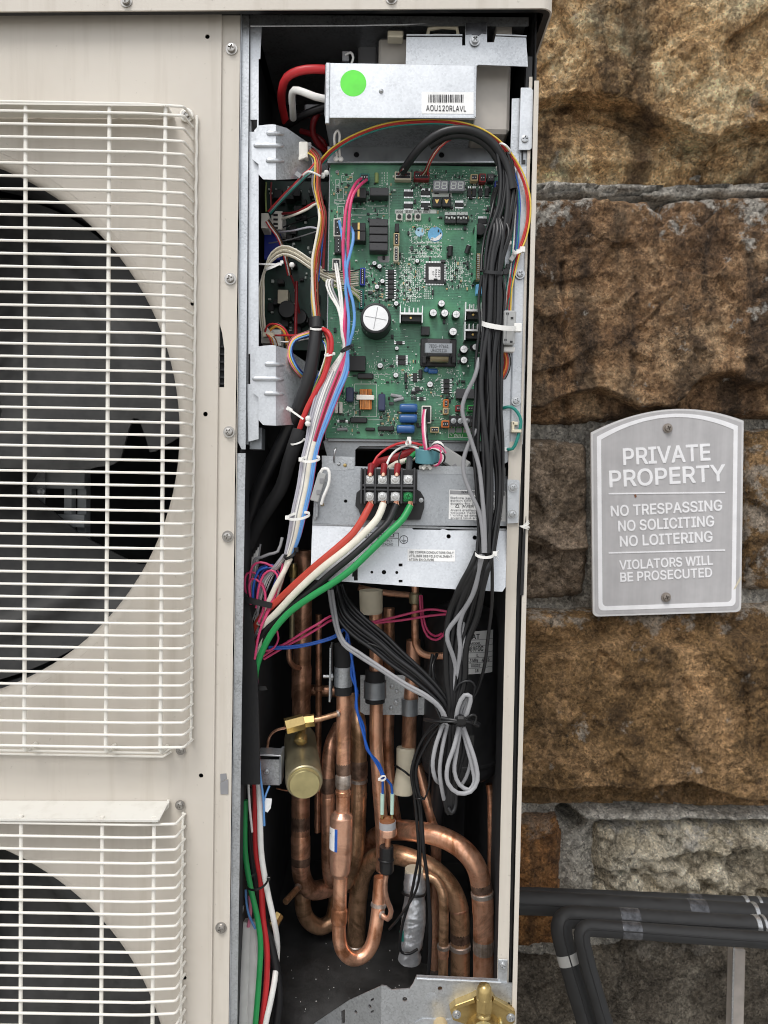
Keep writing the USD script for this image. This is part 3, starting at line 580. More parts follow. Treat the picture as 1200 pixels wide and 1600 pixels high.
# top lid: folded sheet, standing proud all round
ly = -0.0142
a, b = at(-700, 22, ly), at(866, 12.5, ly)
def lid_pt(u, y, dz): return a + (b - a) * u + np.array([0, y - ly, dz])
L = np.linalg.norm(b - a); hh = 0.046; dpt = 0.47; rr = 0.011
foot = sbox(0, 0, L, dpt).buffer(-rr).buffer(rr, 8); inn = foot.buffer(-0.0016)
sk = join([trimesh.creation.extrude_polygon(foot.difference(inn), hh, engine='earcut')]); tpv = join([trimesh.creation.extrude_polygon(foot, 0.0016, engine='earcut')])
hem = join([trimesh.creation.extrude_polygon(inn.buffer(0.0004).difference(inn.buffer(-0.0055)), 0.0014, engine='earcut')])
ex = (b - a) / L
def lidmap(m, dz):
    v, f = m; return a + v[:, :1] * ex + v[:, 1:2] * np.array([0, 1.0, 0]) + (v[:, 2:] + dz) * np.array([0, 0, 1.0]), f
unit.part('top_lid', join([lidmap(sk, 0), lidmap(tpv, hh)]), 'beige_paint', 30)
unit.part('lid_hem', lidmap(hem, 0.0005), 'soft_black')
unit.part('lid_liner', lidmap(join([trimesh.creation.extrude_polygon(foot.buffer(-0.003), 0.002, engine='earcut')]), 0.026), 'foam_black')
# right side: front flange and outer sheet
xo0 = at(842.5, 120, 0.004)[0]
unit.part('side_panel', wbox(xo0 - 0.0012, xo0, 0.004, 0.43, zb, at(840, 122, 0)[2]), 'beige_post')
unit.part('side_upper', wbox(xo0 - 0.0030, xo0 - 0.0018, 0.012, 0.43, at(840, 122, 0)[2], at(0, -20, 0)[2]), 'foam_black')
unit.part('side_liner', wbox(xo0 - 0.0042, xo0 - 0.0014, 0.022, 0.43, zb, at(0, -10, 0)[2]), 'foam_black')
unit.part('side_edge', join([wbox(xo0 - 0.0042, xo0 - 0.0012, 0.004, 0.0052, zb, at(840, 122, 0)[2]), rod([xo0 - 0.0012, 0.0052, zb], [xo0 - 0.0012, 0.0052, at(840, 122, 0)[2]], 0.0012, n=8)]), 'beige_post')
xg = xo0 - 0.0075
unit.part('front_flange', plate([(813, 690), (827, 120), (832, 120), (816, 690), (807, 920), (793, 1600), (786, 2100), (768, 2100), (775.5, 1600), (790.5, 920), (795, 690)], 0.010, 0.0014), 'beige_post')
unit.part('flange_groove', wbox(xo0 - 0.0105, xo0 - 0.0044, 0.013, 0.020, zb, at(0, 60, 0)[2]), 'soft_black')
unit.part('side_seal', plate([(817, 840), (822, 806), (818, 930), (813, 930)], 0.003, 0.001), 'soft_black')
# base pan
zf = at(600, 1640, 0.05)[2]
unit.part('base_pan', wbox(xp, xo0 - 0.002, 0.02, 0.43, zf - 0.02, zf), 'base_floor')
gr = np.random.default_rng(3)
cr = []
for k in range(46):
    p = at(gr.uniform(432, 640), gr.uniform(1462, 1600), 0.15); d = ray(*[float(q) for q in proj(p)]); p = CAM + d * ((zf + 0.0006 - CAM[2]) / d[2])
    s = gr.uniform(0.0003, 0.0011)
    if p[0] > xp + 0.01: cr.append(cbox(p, (s, s * 1.4, s * 0.7), s * 0.2))
n = unit.part('grit', join(cr), 'label_white'); n.kind = 'stuff'
unit.part('base_skirt', wbox(xl, xo0, 0.003, 0.43, 0.171, zb), 'beige_paint')

# ------------------------------------------------------------------ wire guards over the fans
def wire_guard(ys, yfun, label, verts, ztop_y, zbot_y, xend, hood=None):
    t = Thing('wire_guard', label, 'fan guard', 'wire guards over the fan openings')
    H1, H2 = -0.0255, -0.0225
    for y in ys:
        # straight run, a slight set-back near the end, then a turn in to the panel
        z = at(0, y, H1)[2]; x2 = at(215, y, H1)[0]; xe = at(xend - 12.5, y, H2)[0]
        P = np.array([[at(-620, y, H1)[0], H1, z], [x2 - 0.004, H1, z], [x2 + 0.006, H1 + 0.0003, z], [xe - 0.0025, H2, z], [xe - 0.0006, H2 + 0.0006, z], [xe, H2 + 0.0028, z], [xe + 0.0022, -0.0015, z]])
        t.part('cross_wire', tube(P, 0.0012, 7), 'cream_wire', True)
    z0, z1 = at(0, ztop_y, H1)[2], at(0, zbot_y, H1)[2]
    for x, h in verts:
        X = at(x, 800, H1)[0] if x < 200 else at(x, 800, -0.0238)[0]
        Y = (H1 if x < 200 else -0.0242) + 0.0022
        P = [[X, Y, z0 + 0.001], [X, Y, z1 - 0.001], [X, Y + 0.004, z1 - 0.004], [X, -0.001, z1 - 0.0045]]
        if hood is None: P = [[X, -0.001, z0 + 0.001], [X, Y + 0.004, z0 + 0.0008]] + P
        t.part('upright', tube(np.array(P), 0.0018 * h, 8), 'cream_wire', True)
    # end upright lying on the panel with a small kink at each weld
    xs = at(xend - 12.5, 800, H2)[0] + 0.0028
    n = 90; zz = np.linspace(at(0, ys[0], H1)[2] + 0.002, at(0, ys[-1], H1)[2] - 0.002, n)
    t.part('upright', tube(np.c_[xs + 0.0003 * np.sin(np.arange(n) * 1.7), np.full(n, -0.0022), zz], 0.00125, 6), 'cream_wire', True)
    return t, H1
ys = [158.5, 173] + list(193 + np.cumsum([0] + list(np.linspace(20.35, 19.3, 49))))
ys = [y for y in ys if y < 1170]
VX = [(-610, 1), (-480, 1), (-355, 1), (-228, 1), (-97, 1), (37, 1), (166, 1), (252.5, 1)]
g1, H1 = wire_guard(ys, None, 'cream wire guard over the large upper fan opening', VX, 158, 1168, 300)
g1.part('top_strap', bar(at(254, 164.5, H1), at(266.5, 179, -0.001), 0.0035, 0.0014), 'cream_wire')
g1.part('corner_eye', ring_on(at(291.5, 180, -0.002), FRONT, 0.0048, 0.0014), 'cream_wire', True)
g1.part('screw', screw(291.5, 180, -0.003, 7.5), 'stainless', 40)
g1.part('screw', screw(282.5, 1172, -0.0015, 7.5), 'stainless', 40)
for yy, YY in ((1174, -0.012), (1179.5, -0.002)):
    z = at(100, yy, YY)[2]; g1.part('cross_wire', tube(np.array([[at(-620, yy, YY)[0], YY, z], [at(255, yy, YY)[0], YY, z], [at(268, yy - 6, YY)[0], YY, z + 0.005]]), 0.0011, 7), 'cream_wire', True)
ys2 = list(1285 + np.cumsum([0] + list(np.linspace(20.2, 17.8, 44))))
g2, _ = wire_guard(ys2, None, 'cream wire guard with a folded top hood over the lower fan', [(x - 5 if x < 200 else x - 9, h) for x, h in VX], 1276, 2092, 288, hood=True)
def hood_plate(q):
    hp = np.array(q); nn = np.cross(hp[1] - hp[0], hp[2] - hp[0]); nn /= np.linalg.norm(nn)
    hv = np.vstack([hp, hp - nn * 0.0012 * np.sign(nn[2])])
    return hp, (hv, np.array([[0, 1, 2, 3], [7, 6, 5, 4], [0, 4, 5, 1], [1, 5, 6, 2], [2, 6, 7, 3], [3, 7, 4, 0]]))
_, hm = hood_plate([at(-640, 178, -0.0008), at(269, 183, -0.0008), at(254, 163.5, H1 - 0.0008), at(-640, 153, H1 - 0.0008)])
g1.part('hood', hm, 'cream_wire')
hp, hm = hood_plate([at(-640, 1249, -0.0008), at(263.5, 1251.5, -0.0008), at(247.5, 1282, H1 - 0.001), at(-640, 1277, H1 - 0.001)])
g2.part('hood', hm, 'hood_paint')
g2.part('hood_hem', join([bar(hp[3], hp[2], 0.0022, 0.0022), bar(hp[2], hp[1] , 0.0016, 0.0018)]), 'hood_paint')
g2.part('hood_bracket', plate([(261, 1250), (264.5, 1250), (263.5, 1262), (258, 1268)], -0.004, 0.0012), 'cream_wire')
g2.part('screw', screw(281.5, 1257.5, -0.002, 7.8), 'stainless', 40)

# ------------------------------------------------------------------ fans
def fan(c, label, turn=0.0):
    t = Thing('fan', label, 'fan', 'fans behind the wire guards')
    hub = np.array([c[0], 0.03, c[2]])
    t.part('hub', lathe(hub, [0, 1, 0], [(0, 0.001), (0.001, 0.05), (0.006, 0.066), (0.02, 0.074), (0.11, 0.078)], 40), 'fan_plastic', 40)
    for k in range(3):
        a0 = math.radians(turn - 0 + 120 * k)
        nr, nt = 34, 46; V = []
        for i in range(nr):
            r = (125 + (434 - 125) * i / (nr - 1))
            lead = np.interp(r, [125, 215, 262, 391, 434], [-80, -80.5, -80, -84, -90])
            tr = np.interp(r, [125, 175, 303, 330, 345, 362, 374, 381, 421, 434], [26, 19, 9.5, 7.5, -5.5, -4.5, 3.0, 4.0, 0.0, 0])
            tr += 1.1 * abs(((r / 13.0) % 1) - 0.5) * (r > 270)
            for j in range(nt):
                u = j / (nt - 1); th = math.radians(lead + (tr - lead) * u) + a0
                y = 0.042 + 0.085 * (1 - u) ** 1.2 * (0.75 + 0.25 * r / 428) - 0.016 * math.sin(math.pi * u)
                V.append([c[0] + r * S0 * math.cos(th), y, c[2] - r * S0 * math.sin(th)])
        V = np.array(V); N = len(V); I = np.arange(N).reshape(nr, nt)
        top = np.stack([I[:-1, :-1], I[:-1, 1:], I[1:, 1:], I[1:, :-1]], -1).reshape(-1, 4)
        bd = np.r_[I[0, :], I[1:, -1], I[-1, -2::-1], I[-2:0:-1, 0]]
        side = np.stack([bd, np.roll(bd, -1), np.roll(bd, -1) + N, bd + N], -1)
        t.part('blade', (np.vstack([V, V + [0, 0.0035, 0]]), np.vstack([top, top[:, ::-1] + N, side])), 'fan_plastic', 40)
    m = t.part('motor', lathe(hub + [0, 0.10, 0], [0, 1, 0], [(0, 0.055), (0.09, 0.055), (0.10, 0.04)], 30), 'steel_grey', 40)
fan(FC[0], 'dark grey three-bladed fan behind the upper wire guard')
fan(FC[1], 'dark grey three-bladed fan behind the lower wire guard', 0.0)
plain('bracket_grey', (0.34, 0.36, 0.375), 0.5, 0.2, 0.15)
def bracket(dy, label):
    t = Thing('motor_bracket', label, 'bracket', 'motor brackets behind the fans')
    for x, w in ((128, 14), (106, 12)): t.part('upright_rail', bx(x - w / 2, 560 + dy, x + w / 2, 960 + dy, 0.15 if x > 115 else 0.14, 0.012), 'bracket_grey')
    t.part('cross_rail', bx(-330, 722 + dy, 132, 760 + dy, 0.138, 0.004), 'bracket_grey'); t.part('cross_rail', bx(-330, 800 + dy, 132, 820 + dy, 0.136, 0.012), 'bracket_grey')
    t.part('motor_plate', bx(-30, 728 + dy, 70, 790 + dy, 0.132, 0.003), 'galvanised_dull')
    t.part('flange_nut', lathe(at(66, 768 + dy, 0.13), FRONT, [(0, 0.004), (0.003, 0.004), (0.003, 0.002), (0.008, 0.002)], 8), 'zinc')
bracket(0, 'grey steel motor bracket seen through the upper fan opening')
bracket(650, 'grey steel motor bracket seen through the lower fan opening')
# ------------------------------------------------------------------ control box frame
box_ = Thing('control_box', 'galvanised steel control box frame holding the green circuit board', 'control box')
P_ = box_.part
P_('left_post', plate([(391, 38), (409, 38), (406.5, 92), (404, 92), (404, 686), (388, 690), (387, 640), (386.5, 600), (391, 600), (391, 553), (388, 553), (388, 520), (389, 206), (401.5, 206), (401.5, 187), (391, 187)], 0.010, 0.0012), 'galvanised_bright')
P_('left_return', bx(386, 40, 391, 690, 0.012, 0.03), 'galvanised_dull')
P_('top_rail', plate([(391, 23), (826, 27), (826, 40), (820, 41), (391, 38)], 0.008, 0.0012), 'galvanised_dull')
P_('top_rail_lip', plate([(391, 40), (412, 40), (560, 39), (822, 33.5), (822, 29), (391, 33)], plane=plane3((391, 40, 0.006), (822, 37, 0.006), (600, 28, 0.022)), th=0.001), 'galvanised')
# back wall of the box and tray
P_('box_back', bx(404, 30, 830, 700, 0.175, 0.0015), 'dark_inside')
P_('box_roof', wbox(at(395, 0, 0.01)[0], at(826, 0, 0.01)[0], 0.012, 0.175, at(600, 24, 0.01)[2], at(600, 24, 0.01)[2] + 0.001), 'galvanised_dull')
def side_bracket(y0, y1, ribs, holes=()):
    a_ = P_('side_bracket', plate([(397, y0 + 8), (404, y0), (425, y0 - 2), (431, y0 - 1), (431, y1), (411, y1 - 1), (404, y1 - 9), (404, (y0 + y1) / 2 + 18), (394, (y0 + y1) / 2 + 10), (393, (y0 + y1) / 2 - 18), (401, (y0 + y1) / 2 - 20)], 0.006, 0.0012), 'galvanised_bright')
    pl_ = plane3((431, y0, 0.006), (431, y1, 0.006), (500, (y0 + y1) / 2, 0.045))
    P_('bracket_wing', plate([(431, y0 - 1), (448, y0 + 4), (500, y0 + 40), (512, y0 + 60), (512, y1 - 5), (470, y1 - 2), (431, y1)], plane=pl_, th=0.0012), 'galvanised', under=None)
    for ry, rx in ribs:
        q = [at(rx, ry, 0.0075), at(rx + 1.5, ry, 0.0062), at(rx + 4, ry, 0.006), at(430, ry, 0.006), at(438, ry + .8, 0.010), at(446, ry + 1.6, 0.016)]
        P_('pressed_rib', tube(np.array(q), np.array([1.5, 3.2, 3.9, 3.9, 3.4, 1.5]) * S0, 12), 'galvanised_bright', True)
side_bracket(196, 281, ((208.5, 417), (227.5, 397), (251, 416)))
side_bracket(541, 665, ((569, 414), (592, 395), (615, 413)))
P_('sensor_bracket', bx(390, 668, 409, 702, 0.02, 0.02), 'steel_grey')
# rails around the circuit board
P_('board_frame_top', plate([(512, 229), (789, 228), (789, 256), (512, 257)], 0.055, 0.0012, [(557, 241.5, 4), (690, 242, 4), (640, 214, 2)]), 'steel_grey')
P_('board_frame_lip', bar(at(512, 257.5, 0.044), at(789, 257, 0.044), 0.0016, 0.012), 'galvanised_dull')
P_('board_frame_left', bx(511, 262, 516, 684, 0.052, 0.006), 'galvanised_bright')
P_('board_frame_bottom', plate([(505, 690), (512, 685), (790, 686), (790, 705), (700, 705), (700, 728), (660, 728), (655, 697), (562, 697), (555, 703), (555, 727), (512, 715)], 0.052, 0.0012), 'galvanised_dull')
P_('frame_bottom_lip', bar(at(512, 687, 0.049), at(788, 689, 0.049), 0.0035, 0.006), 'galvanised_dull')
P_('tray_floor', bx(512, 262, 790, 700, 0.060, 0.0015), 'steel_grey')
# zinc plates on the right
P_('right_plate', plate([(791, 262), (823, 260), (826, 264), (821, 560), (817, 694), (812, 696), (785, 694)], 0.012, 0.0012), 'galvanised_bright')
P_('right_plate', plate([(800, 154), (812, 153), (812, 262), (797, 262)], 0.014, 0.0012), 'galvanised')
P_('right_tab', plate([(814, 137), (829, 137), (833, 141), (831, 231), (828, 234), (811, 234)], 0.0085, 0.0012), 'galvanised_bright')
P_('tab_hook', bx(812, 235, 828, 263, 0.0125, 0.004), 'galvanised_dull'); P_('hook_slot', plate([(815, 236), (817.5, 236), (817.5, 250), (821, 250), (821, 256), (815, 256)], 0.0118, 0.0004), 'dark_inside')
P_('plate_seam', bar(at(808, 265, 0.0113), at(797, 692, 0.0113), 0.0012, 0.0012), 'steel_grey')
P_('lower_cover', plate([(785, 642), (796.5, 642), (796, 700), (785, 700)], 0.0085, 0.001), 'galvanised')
for sx, sy, sr in ((819.5, 219, 8.5), (812.5, 428.5, 7.5), (806.5, 626.5, 7.5)): P_('screw', screw(sx, sy, 0.0105, sr, turn=sx), 'zinc', 40)
# inner cover of the upper bracket pair (reactor support)
P_('cross_bracket', plate([(635, 58), (722, 58), (722, 71), (727, 71), (727, 36), (761, 36), (761, 66), (772, 66), (774, 57), (822, 59), (825, 104), (748, 101), (742, 104), (634, 103)], 0.004, 0.0012, [(742, 64, 3)]), 'galvanised')
P_('bracket_lip', bar(at(635, 57.5, 0.006), at(722, 57.5, 0.006), 0.0012, 0.006), 'galvanised_bright'); P_('bracket_lip', bar(at(774, 57, 0.006), at(822, 59, 0.006), 0.0012, 0.006), 'galvanised_bright')
P_('black_tape', plate([(727.5, 36), (760.5, 34), (760.5, 53), (753, 52), (745, 58), (736, 53), (727.5, 54)], 0.0036, 0.0004), 'tape_shiny')
P_('screw', screw(742, 64, 0.003, 8.0, turn=.4), 'zinc', 40)
P_('plastic_block', bx(592, 60, 640, 106, 0.03, 0.04, 0.002), 'plastic_beige'); P_('plastic_block', bx(738, 92, 797, 205, 0.022, 0.05, 0.003), 'plastic_beige')
P_('plastic_block', bx(560, 54, 590, 100, 0.06, 0.03, 0.002), 'grey'); P_('plastic_handle', tube(px([(668, 58, .012), (670, 46, .012), (690, 42, .012), (714, 44, .012), (716, 58, .012)]), 3.2 * S0, 8), 'ivory', 40)
P_('plastic_handle', bx(606, 47, 630, 57, 0.014, 0.012, 0.001), 'ivory'); P_('plastic_handle', bx(775, 40, 800, 58, 0.016, 0.02, 0.001), 'plastic_beige')
P_('plastic_handle', bx(676, 52, 704, 62, 0.010, 0.01, 0.001), 'plastic_beige')
# parts seen through the left gap
P_('inner_board', bx(413, 286, 512, 545, 0.105, 0.0016), 'inner_board_green')
rg = np.random.default_rng(11)
P_('inner_component', join([bx(x, y, x + rg.uniform(4, 14), y + rg.uniform(4, 14), 0.105 - rg.uniform(0.003, 0.014), 0.014) for x, y in zip(rg.uniform(416, 500, 46), rg.uniform(290, 535, 46))]), 'chip_black')
P_('inner_component', join([bx(x, y, x + rg.uniform(2, 5), y + rg.uniform(2, 5), 0.105 - 0.003, 0.003) for x, y in zip(rg.uniform(416, 505, 60), rg.uniform(290, 535, 60))]), 'silk')
P_('inner_connector', bx(434, 453, 450, 474, 0.09, 0.014), 'ivory'); P_('inner_connector', bx(424, 330, 441, 358, 0.072, 0.03), 'connector_white')
P_('inner_connector', join([bx(427, y, 434, y + 3, 0.071, 0.002) for y in (334, 341, 348, 354)]), 'chip_black')
P_('inner_connector', bx(408, 333, 419, 356, 0.05, 0.02), 'connector_white'); P_('inner_connector', bx(413, 360, 438, 405, 0.085, 0.02), 'connector_blue')
P_('inner_connector', bx(408, 512, 424, 536, 0.05, 0.02), 'connector_white'); P_('inner_connector', bx(425, 515, 439, 540, 0.07, 0.02), 'connector_white')
P_('inner_capacitor', lathe(at(452, 490, 0.105), FRONT, [(0, 0.009), (0.018, 0.009), (0.02, 0.008)], 20), 'chip_black', 40)
P_('inner_capacitor', lathe(at(470, 500, 0.105), FRONT, [(0, 0.008), (0.014, 0.008), (0.016, 0.007)], 20), 'chip_black', 40)
# tray below the board
UP = plane3((490, 714, 0.026), (790, 722, 0.026), (640, 824, 0.020))
P_('terminal_tray', plate([(508, 712), (553, 715), (553, 728), (788, 742), (800, 749), (800, 822), (488, 820), (492, 760), (503, 745)], plane=UP, holes=[(530, 713 + 14, 0.1), (540, 783, 2.6), (703, 838, 3)], th=0.0012), 'galvanised_dull')
P_('tray_strip', plate([(503, 712), (554, 714), (554, 733), (503, 737)], 0.0245, 0.001, [(530, 725, 3.2), (540, 727, 3.0)]), 'galvanised')
P_('tray_strip', plate([(655, 727), (790, 731), (790, 742), (655, 740)], 0.0245, 0.001), 'galvanised')
LO = plane3((487, 820, 0.0185), (792, 829, 0.0185), (640, 912, 0.006))
hs = [(581, 894, 2.2), (600, 894, 3.4), (620, 894.5, 2.4), (701, 838, 3.4), (742, 840, 3.4), [(623, 880.5), (629, 880.5), (629, 885), (623, 885)], [(623, 906), (629, 906), (629, 910), (623, 910)], [(552, 878), (559, 878), (559, 907), (553, 907), (553, 901), (550, 901)]]
P_('terminal_cover', plate([(488, 818.5), (641, 822), (646, 827.5), (688, 828), (692, 826), (700, 829), (792, 828), (790, 917), (785, 924.5), (700, 920), (485, 905)], plane=LO, holes=hs, th=0.0012), 'galvanised_bright')
P_('cover_fold', bar(at(488, 819, 0.0185), at(791, 827.5, 0.0185), 0.0018, 0.0016), 'galvanised_dull')
P_('cover_backing', bx(545, 872, 640, 912, 0.03, 0.001), 'dark_inside')
P_('fixing_tab', plate([(793, 749), (810, 750), (812, 752), (810, 817), (793, 818)], 0.0075, 0.0014), 'galvanised_bright')
for sx, sy in ((801.5, 762), (800.5, 803.5)): P_('screw', screw(sx, sy, 0.0065, 7.0, turn=sx), 'zinc', 40)
for sx, sy in ((529, 725), (539, 727)): P_('rivet', lathe(at(sx, sy, 0.0245), FRONT, [(0, 0.0017), (0.0008, 0.0015), (0.001, 0.0006)], 12), 'zinc' if sx < 535 else 'brass', 40)
P_('wire_hook', wire([(522, 722, .022), (522, 712, .016), (524, 702, .016), (525, 700, .022)], 1.6), 'zinc', True)
P_('wire_hook', bx(490, 788, 495, 812, 0.015, 0.008), 'galvanised_dull'); P_('grommet', lathe(at(503.5, 788, 0.022), FRONT, [(0, .0018), (.001, .0018), (.0015, .001)], 14), 'brass_dull', 40)
# printed labels on the trays
def label_plate(t, poly, pl_, m='label_white'): return t.part('label', plate(poly, plane=pl_, th=0.00025), m)
Nn = lambda pl_: pl_[1] if pl_[1][1] < 0 else -pl_[1]
def off(pl_, d): return pl_[0] + Nn(pl_) * d, pl_[1]
def write_on(t, pl_, x, y, s, hpx, under, bold=False, align=0.5, m='ink', d=0.0006, **k):
    n = Nn(pl_); ux = np.cross([0, 0, 1.0], n); uz = np.cross(n, ux); q = off(pl_, d); k.setdefault('depth', 0.0002)
    t.part('lettering', text_on(on(x, y, *q), ux, uz, s, hpx * np.linalg.norm(on(x, y, *q) - CAM) / F, bold, align, **k), m, under=under)
def stroke_on(t, pl_, pts, w, under, m='ink', d=0.0005):
    q = [on(a, b, *off(pl_, d)) for a, b in pts]; t.part('printed_line', join([bar(q[i], q[i + 1], w * pm(q[i][1]), 0.0003, Nn(pl_)) for i in range(len(q) - 1)]), m, under=under)
lb = label_plate(box_, [(637, 858), (711, 859.5), (711, 877.5), (637, 876.5)], off(LO, 0.0003))
for k, s in enumerate(('USE COPPER CONDUCTORS ONLY', "UTILISER DES FILS D'ALIMENT-", 'ATION EN CUIVRE')):
    write_on(box_, LO, 639, 864.3 + k * 5.8, s, 3.5, lb, False, 0.0, 'ink', width=(70 if k < 2 else 39) * pm(0.012))
lb = label_plate(box_, [(566, 831), (639, 832.5), (639, 855), (566, 853)], off(LO, 0.0003), 'galvanised_bright')
stroke_on(box_, LO, [(566, 832), (623, 833), (623, 853.5)], 0.9, lb); stroke_on(box_, LO, [(566, 840), (622, 841)], 0.9, lb)
for x, s in ((574, 'L1'), (594, 'L2'), (613, 'L3')): write_on(box_, LO, x, 838.8, s, 4.3, lb, True)
write_on(box_, LO, 604, 846.5, 'SUPPLY', 3.4, lb); write_on(box_, LO, 597, 852, 'ALIMENTAÇÃO', 3.4, lb)
cc = on(631, 843, *off(LO, 0.0006)); box_.part('printed_symbol', ring_on(cc, Nn(LO), 6.3 * pm(.012), 0.00028, 24, 5), 'ink', under=lb)
stroke_on(box_, LO, [(631, 838), (631, 844)], .9, lb); stroke_on(box_, LO, [(627, 844), (635, 844.2)], .9, lb); stroke_on(box_, LO, [(628.6, 846), (633.4, 846.1)], .9, lb); stroke_on(box_, LO, [(630, 848), (632, 848)], .9, lb)
UPa = off(UP, 0.0003); lb = label_plate(box_, [(702, 765), (790, 768), (790, 815), (701, 811)], UPa)
box_.part('label_band', plate([(703, 766), (789, 769), (789, 774.5), (703, 772)], plane=off(UP, 0.0005), th=0.0002), 'light_grey', under=lb)
write_on(box_, UP, 734, 771, '⚠ WARNING' if False else 'WARNING', 4, lb, False)
for k, s in enumerate(('Before servicing the unit,', 'switch OFF the main power', 'supply for 10 minutes and', )): write_on(box_, UP, 704, 779 + k * 4.4, s, 3.0, lb, False, 0.0, 'ink_grey', width=80 * pm(.02))
write_on(box_, UP, 722, 792.6, 'AVERTISSEMENT', 3.8, lb, False, 0.0, width=60 * pm(.02)); 
wt = [(711.5, 792.5), (714.5, 787), (717.5, 792.5), (711.5, 792.5)]; stroke_on(box_, UP, wt, 0.8, lb)
for k, s in enumerate(("Avant d'effectuer l'entretien", "couper l'alimentation de", "l'unite et attendre 10 min", 'avant tout travail dessus')): write_on(box_, UP, 704, 798 + k * 4.1, s, 2.8, lb, False, 0.0, 'ink_grey', width=80 * pm(.02))

# ------------------------------------------------------------------ reactor box at the top
rb = Thing('reactor_box', 'galvanised steel reactor box with a round green sticker and barcode label', 'steel box')
yr = -0.006
rb.part('front_plate', bx(515.5, 101.5, 742, 183, yr, 0.0015, 0.0005), 'galvanised_bright')
q0 = at(508, 98, yr + 0.0016); q1 = at(742.5, 186, yr + 0.0016)
rb.part('shell', cbox(((q0[0] + q1[0]) / 2, yr + 0.0016 + 0.032, (q0[2] + q1[2]) / 2), (q1[0] - q0[0], 0.064, q0[2] - q1[2]), 0.001), 'galvanised')
rb.part('side_flange', bx(508.5, 99, 515, 191, yr - 0.0012, 0.003, 0.0005), 'galvanised')
rb.part('front_hem', bar(at(515, 183.5, yr), at(742, 184, yr), 0.0016, 0.002), 'galvanised'); rb.part('front_hem', bar(at(742, 103, yr), at(742, 184, yr), 0.0016, 0.002), 'galvanised')
rb.part('green_sticker', disc(at(552, 130, yr - 0.0001), FRONT, 20 * pm(yr), 0.0003, 40), 'sticker_green')
rb.part('rivet', lathe(at(595.5, 142.5, yr), FRONT, [(0, 3.8 * S0), (0.0012, 3.0 * S0), (0.0018, 1.2 * S0)], 16), 'zinc', 40)
lb = rb.part('barcode_label', plate([(659, 143.5), (740, 144), (740, 178), (659, 177.5)], yr - 0.0003, 0.0003), 'label_white')
rr2 = np.random.default_rng(21); x = 669.5; bars = []
while x < 725:
    w = rr2.choice([0.7, 1.1, 1.7]); bars.append(bx(x, 148, x + w, 159.5, yr - 0.0007, 0.0004, 0)); x += w + rr2.choice([0.8, 1.2, 1.6])
rb.part('barcode', join(bars), 'ink', under=lb)
rb.part('lettering', text_px(697, 173.5, yr - 0.0005, 'AOU120RLAVL', 8.4, width=61 * S0), 'ink', under=lb)

# ------------------------------------------------------------------ circuit board
BY = 0.042
pcb = Thing('circuit_board', 'large green control circuit board crowded with electronic components', 'circuit board')
B = pcb.part
B('board', bx(514, 263, 787, 684.5, BY, 0.0016, 0.0002), 'board_green')
K = pm(BY)
def comp(x0, y0, x1, y1, h, mat_, name='chip', bev=0.0004): return B(name, bx(x0, y0, x1, y1, BY - h, h, bev), mat_)
def flat(poly, m, d=0.00025, name='printed_mark'): return B(name, plate(poly, BY - d, 0.0002), m)
def lines(segs, w=0.8, m='silk', name='silk_line'):
    return B(name, join([bar(at(*a, BY - 0.0002), at(*b, BY - 0.0002), w * K, 0.0002) for a, b in segs]), m)
def rect(x0, y0, x1, y1): return [((x0, y0), (x1, y0)), ((x1, y0), (x1, y1)), ((x1, y1), (x0, y1)), ((x0, y1), (x0, y0))]
def ic(x0, y0, x1, y1, n, vertical=False, h=0.0016, m='chip_black'):
    c = comp(x0, y0, x1, y1, h, m); L = []
    for k in range(n):
        u = (k + 0.5) / n
        if vertical:
            y = y0 + (y1 - y0) * u; L += [bx(x0 - 3.4, y - .8, x0 + .3, y + .8, BY - h * .45, h * .45, 0), bx(x1 - .3, y - .8, x1 + 3.4, y + .8, BY - h * .45, h * .45, 0)]
        else:
            x = x0 + (x1 - x0) * u; L += [bx(x - .8, y0 - 3, x + .8, y0 + .3, BY - h * .45, h * .45, 0), bx(x - .8, y1 - .3, x + .8, y1 + 3, BY - h * .45, h * .45, 0)]
    B('pins', join(L), 'tin', under=c); return c
def can(x, y, r, h, top='cap_top', side='chip_black'):
    """an upright electrolytic can whose top is seen at (x, y)"""
    T = at(x, y, BY - h); s = r * pm(BY - h); b0 = T + [0, h, 0]
    c = B('capacitor', lathe(b0, FRONT, [(0, s), (h * 0.12, s), (h * 0.16, s * .93), (h * 0.2, s), (h * 0.93, s), (h - 0.0002, s * 0.93)], 22), side, 40)
    B('can_top', lathe(T + [0, 0.0003, 0], FRONT, [(0, s * 0.86), (0.0004, s * 0.84), (0.0005, 0.0001)], 22), top, under=c)
    B('vent_mark', join([bar(T + [-s * .6, -0.0004, -s * .1], T + [s * .6, -0.0004, s * .1], 0.0002, 0.0001), bar(T + [-s * .1, -0.0004, s * .6], T + [s * .1, -0.0004, -s * .6], 0.0002, 0.0001)]), 'grey', under=c)
    return c, T, s
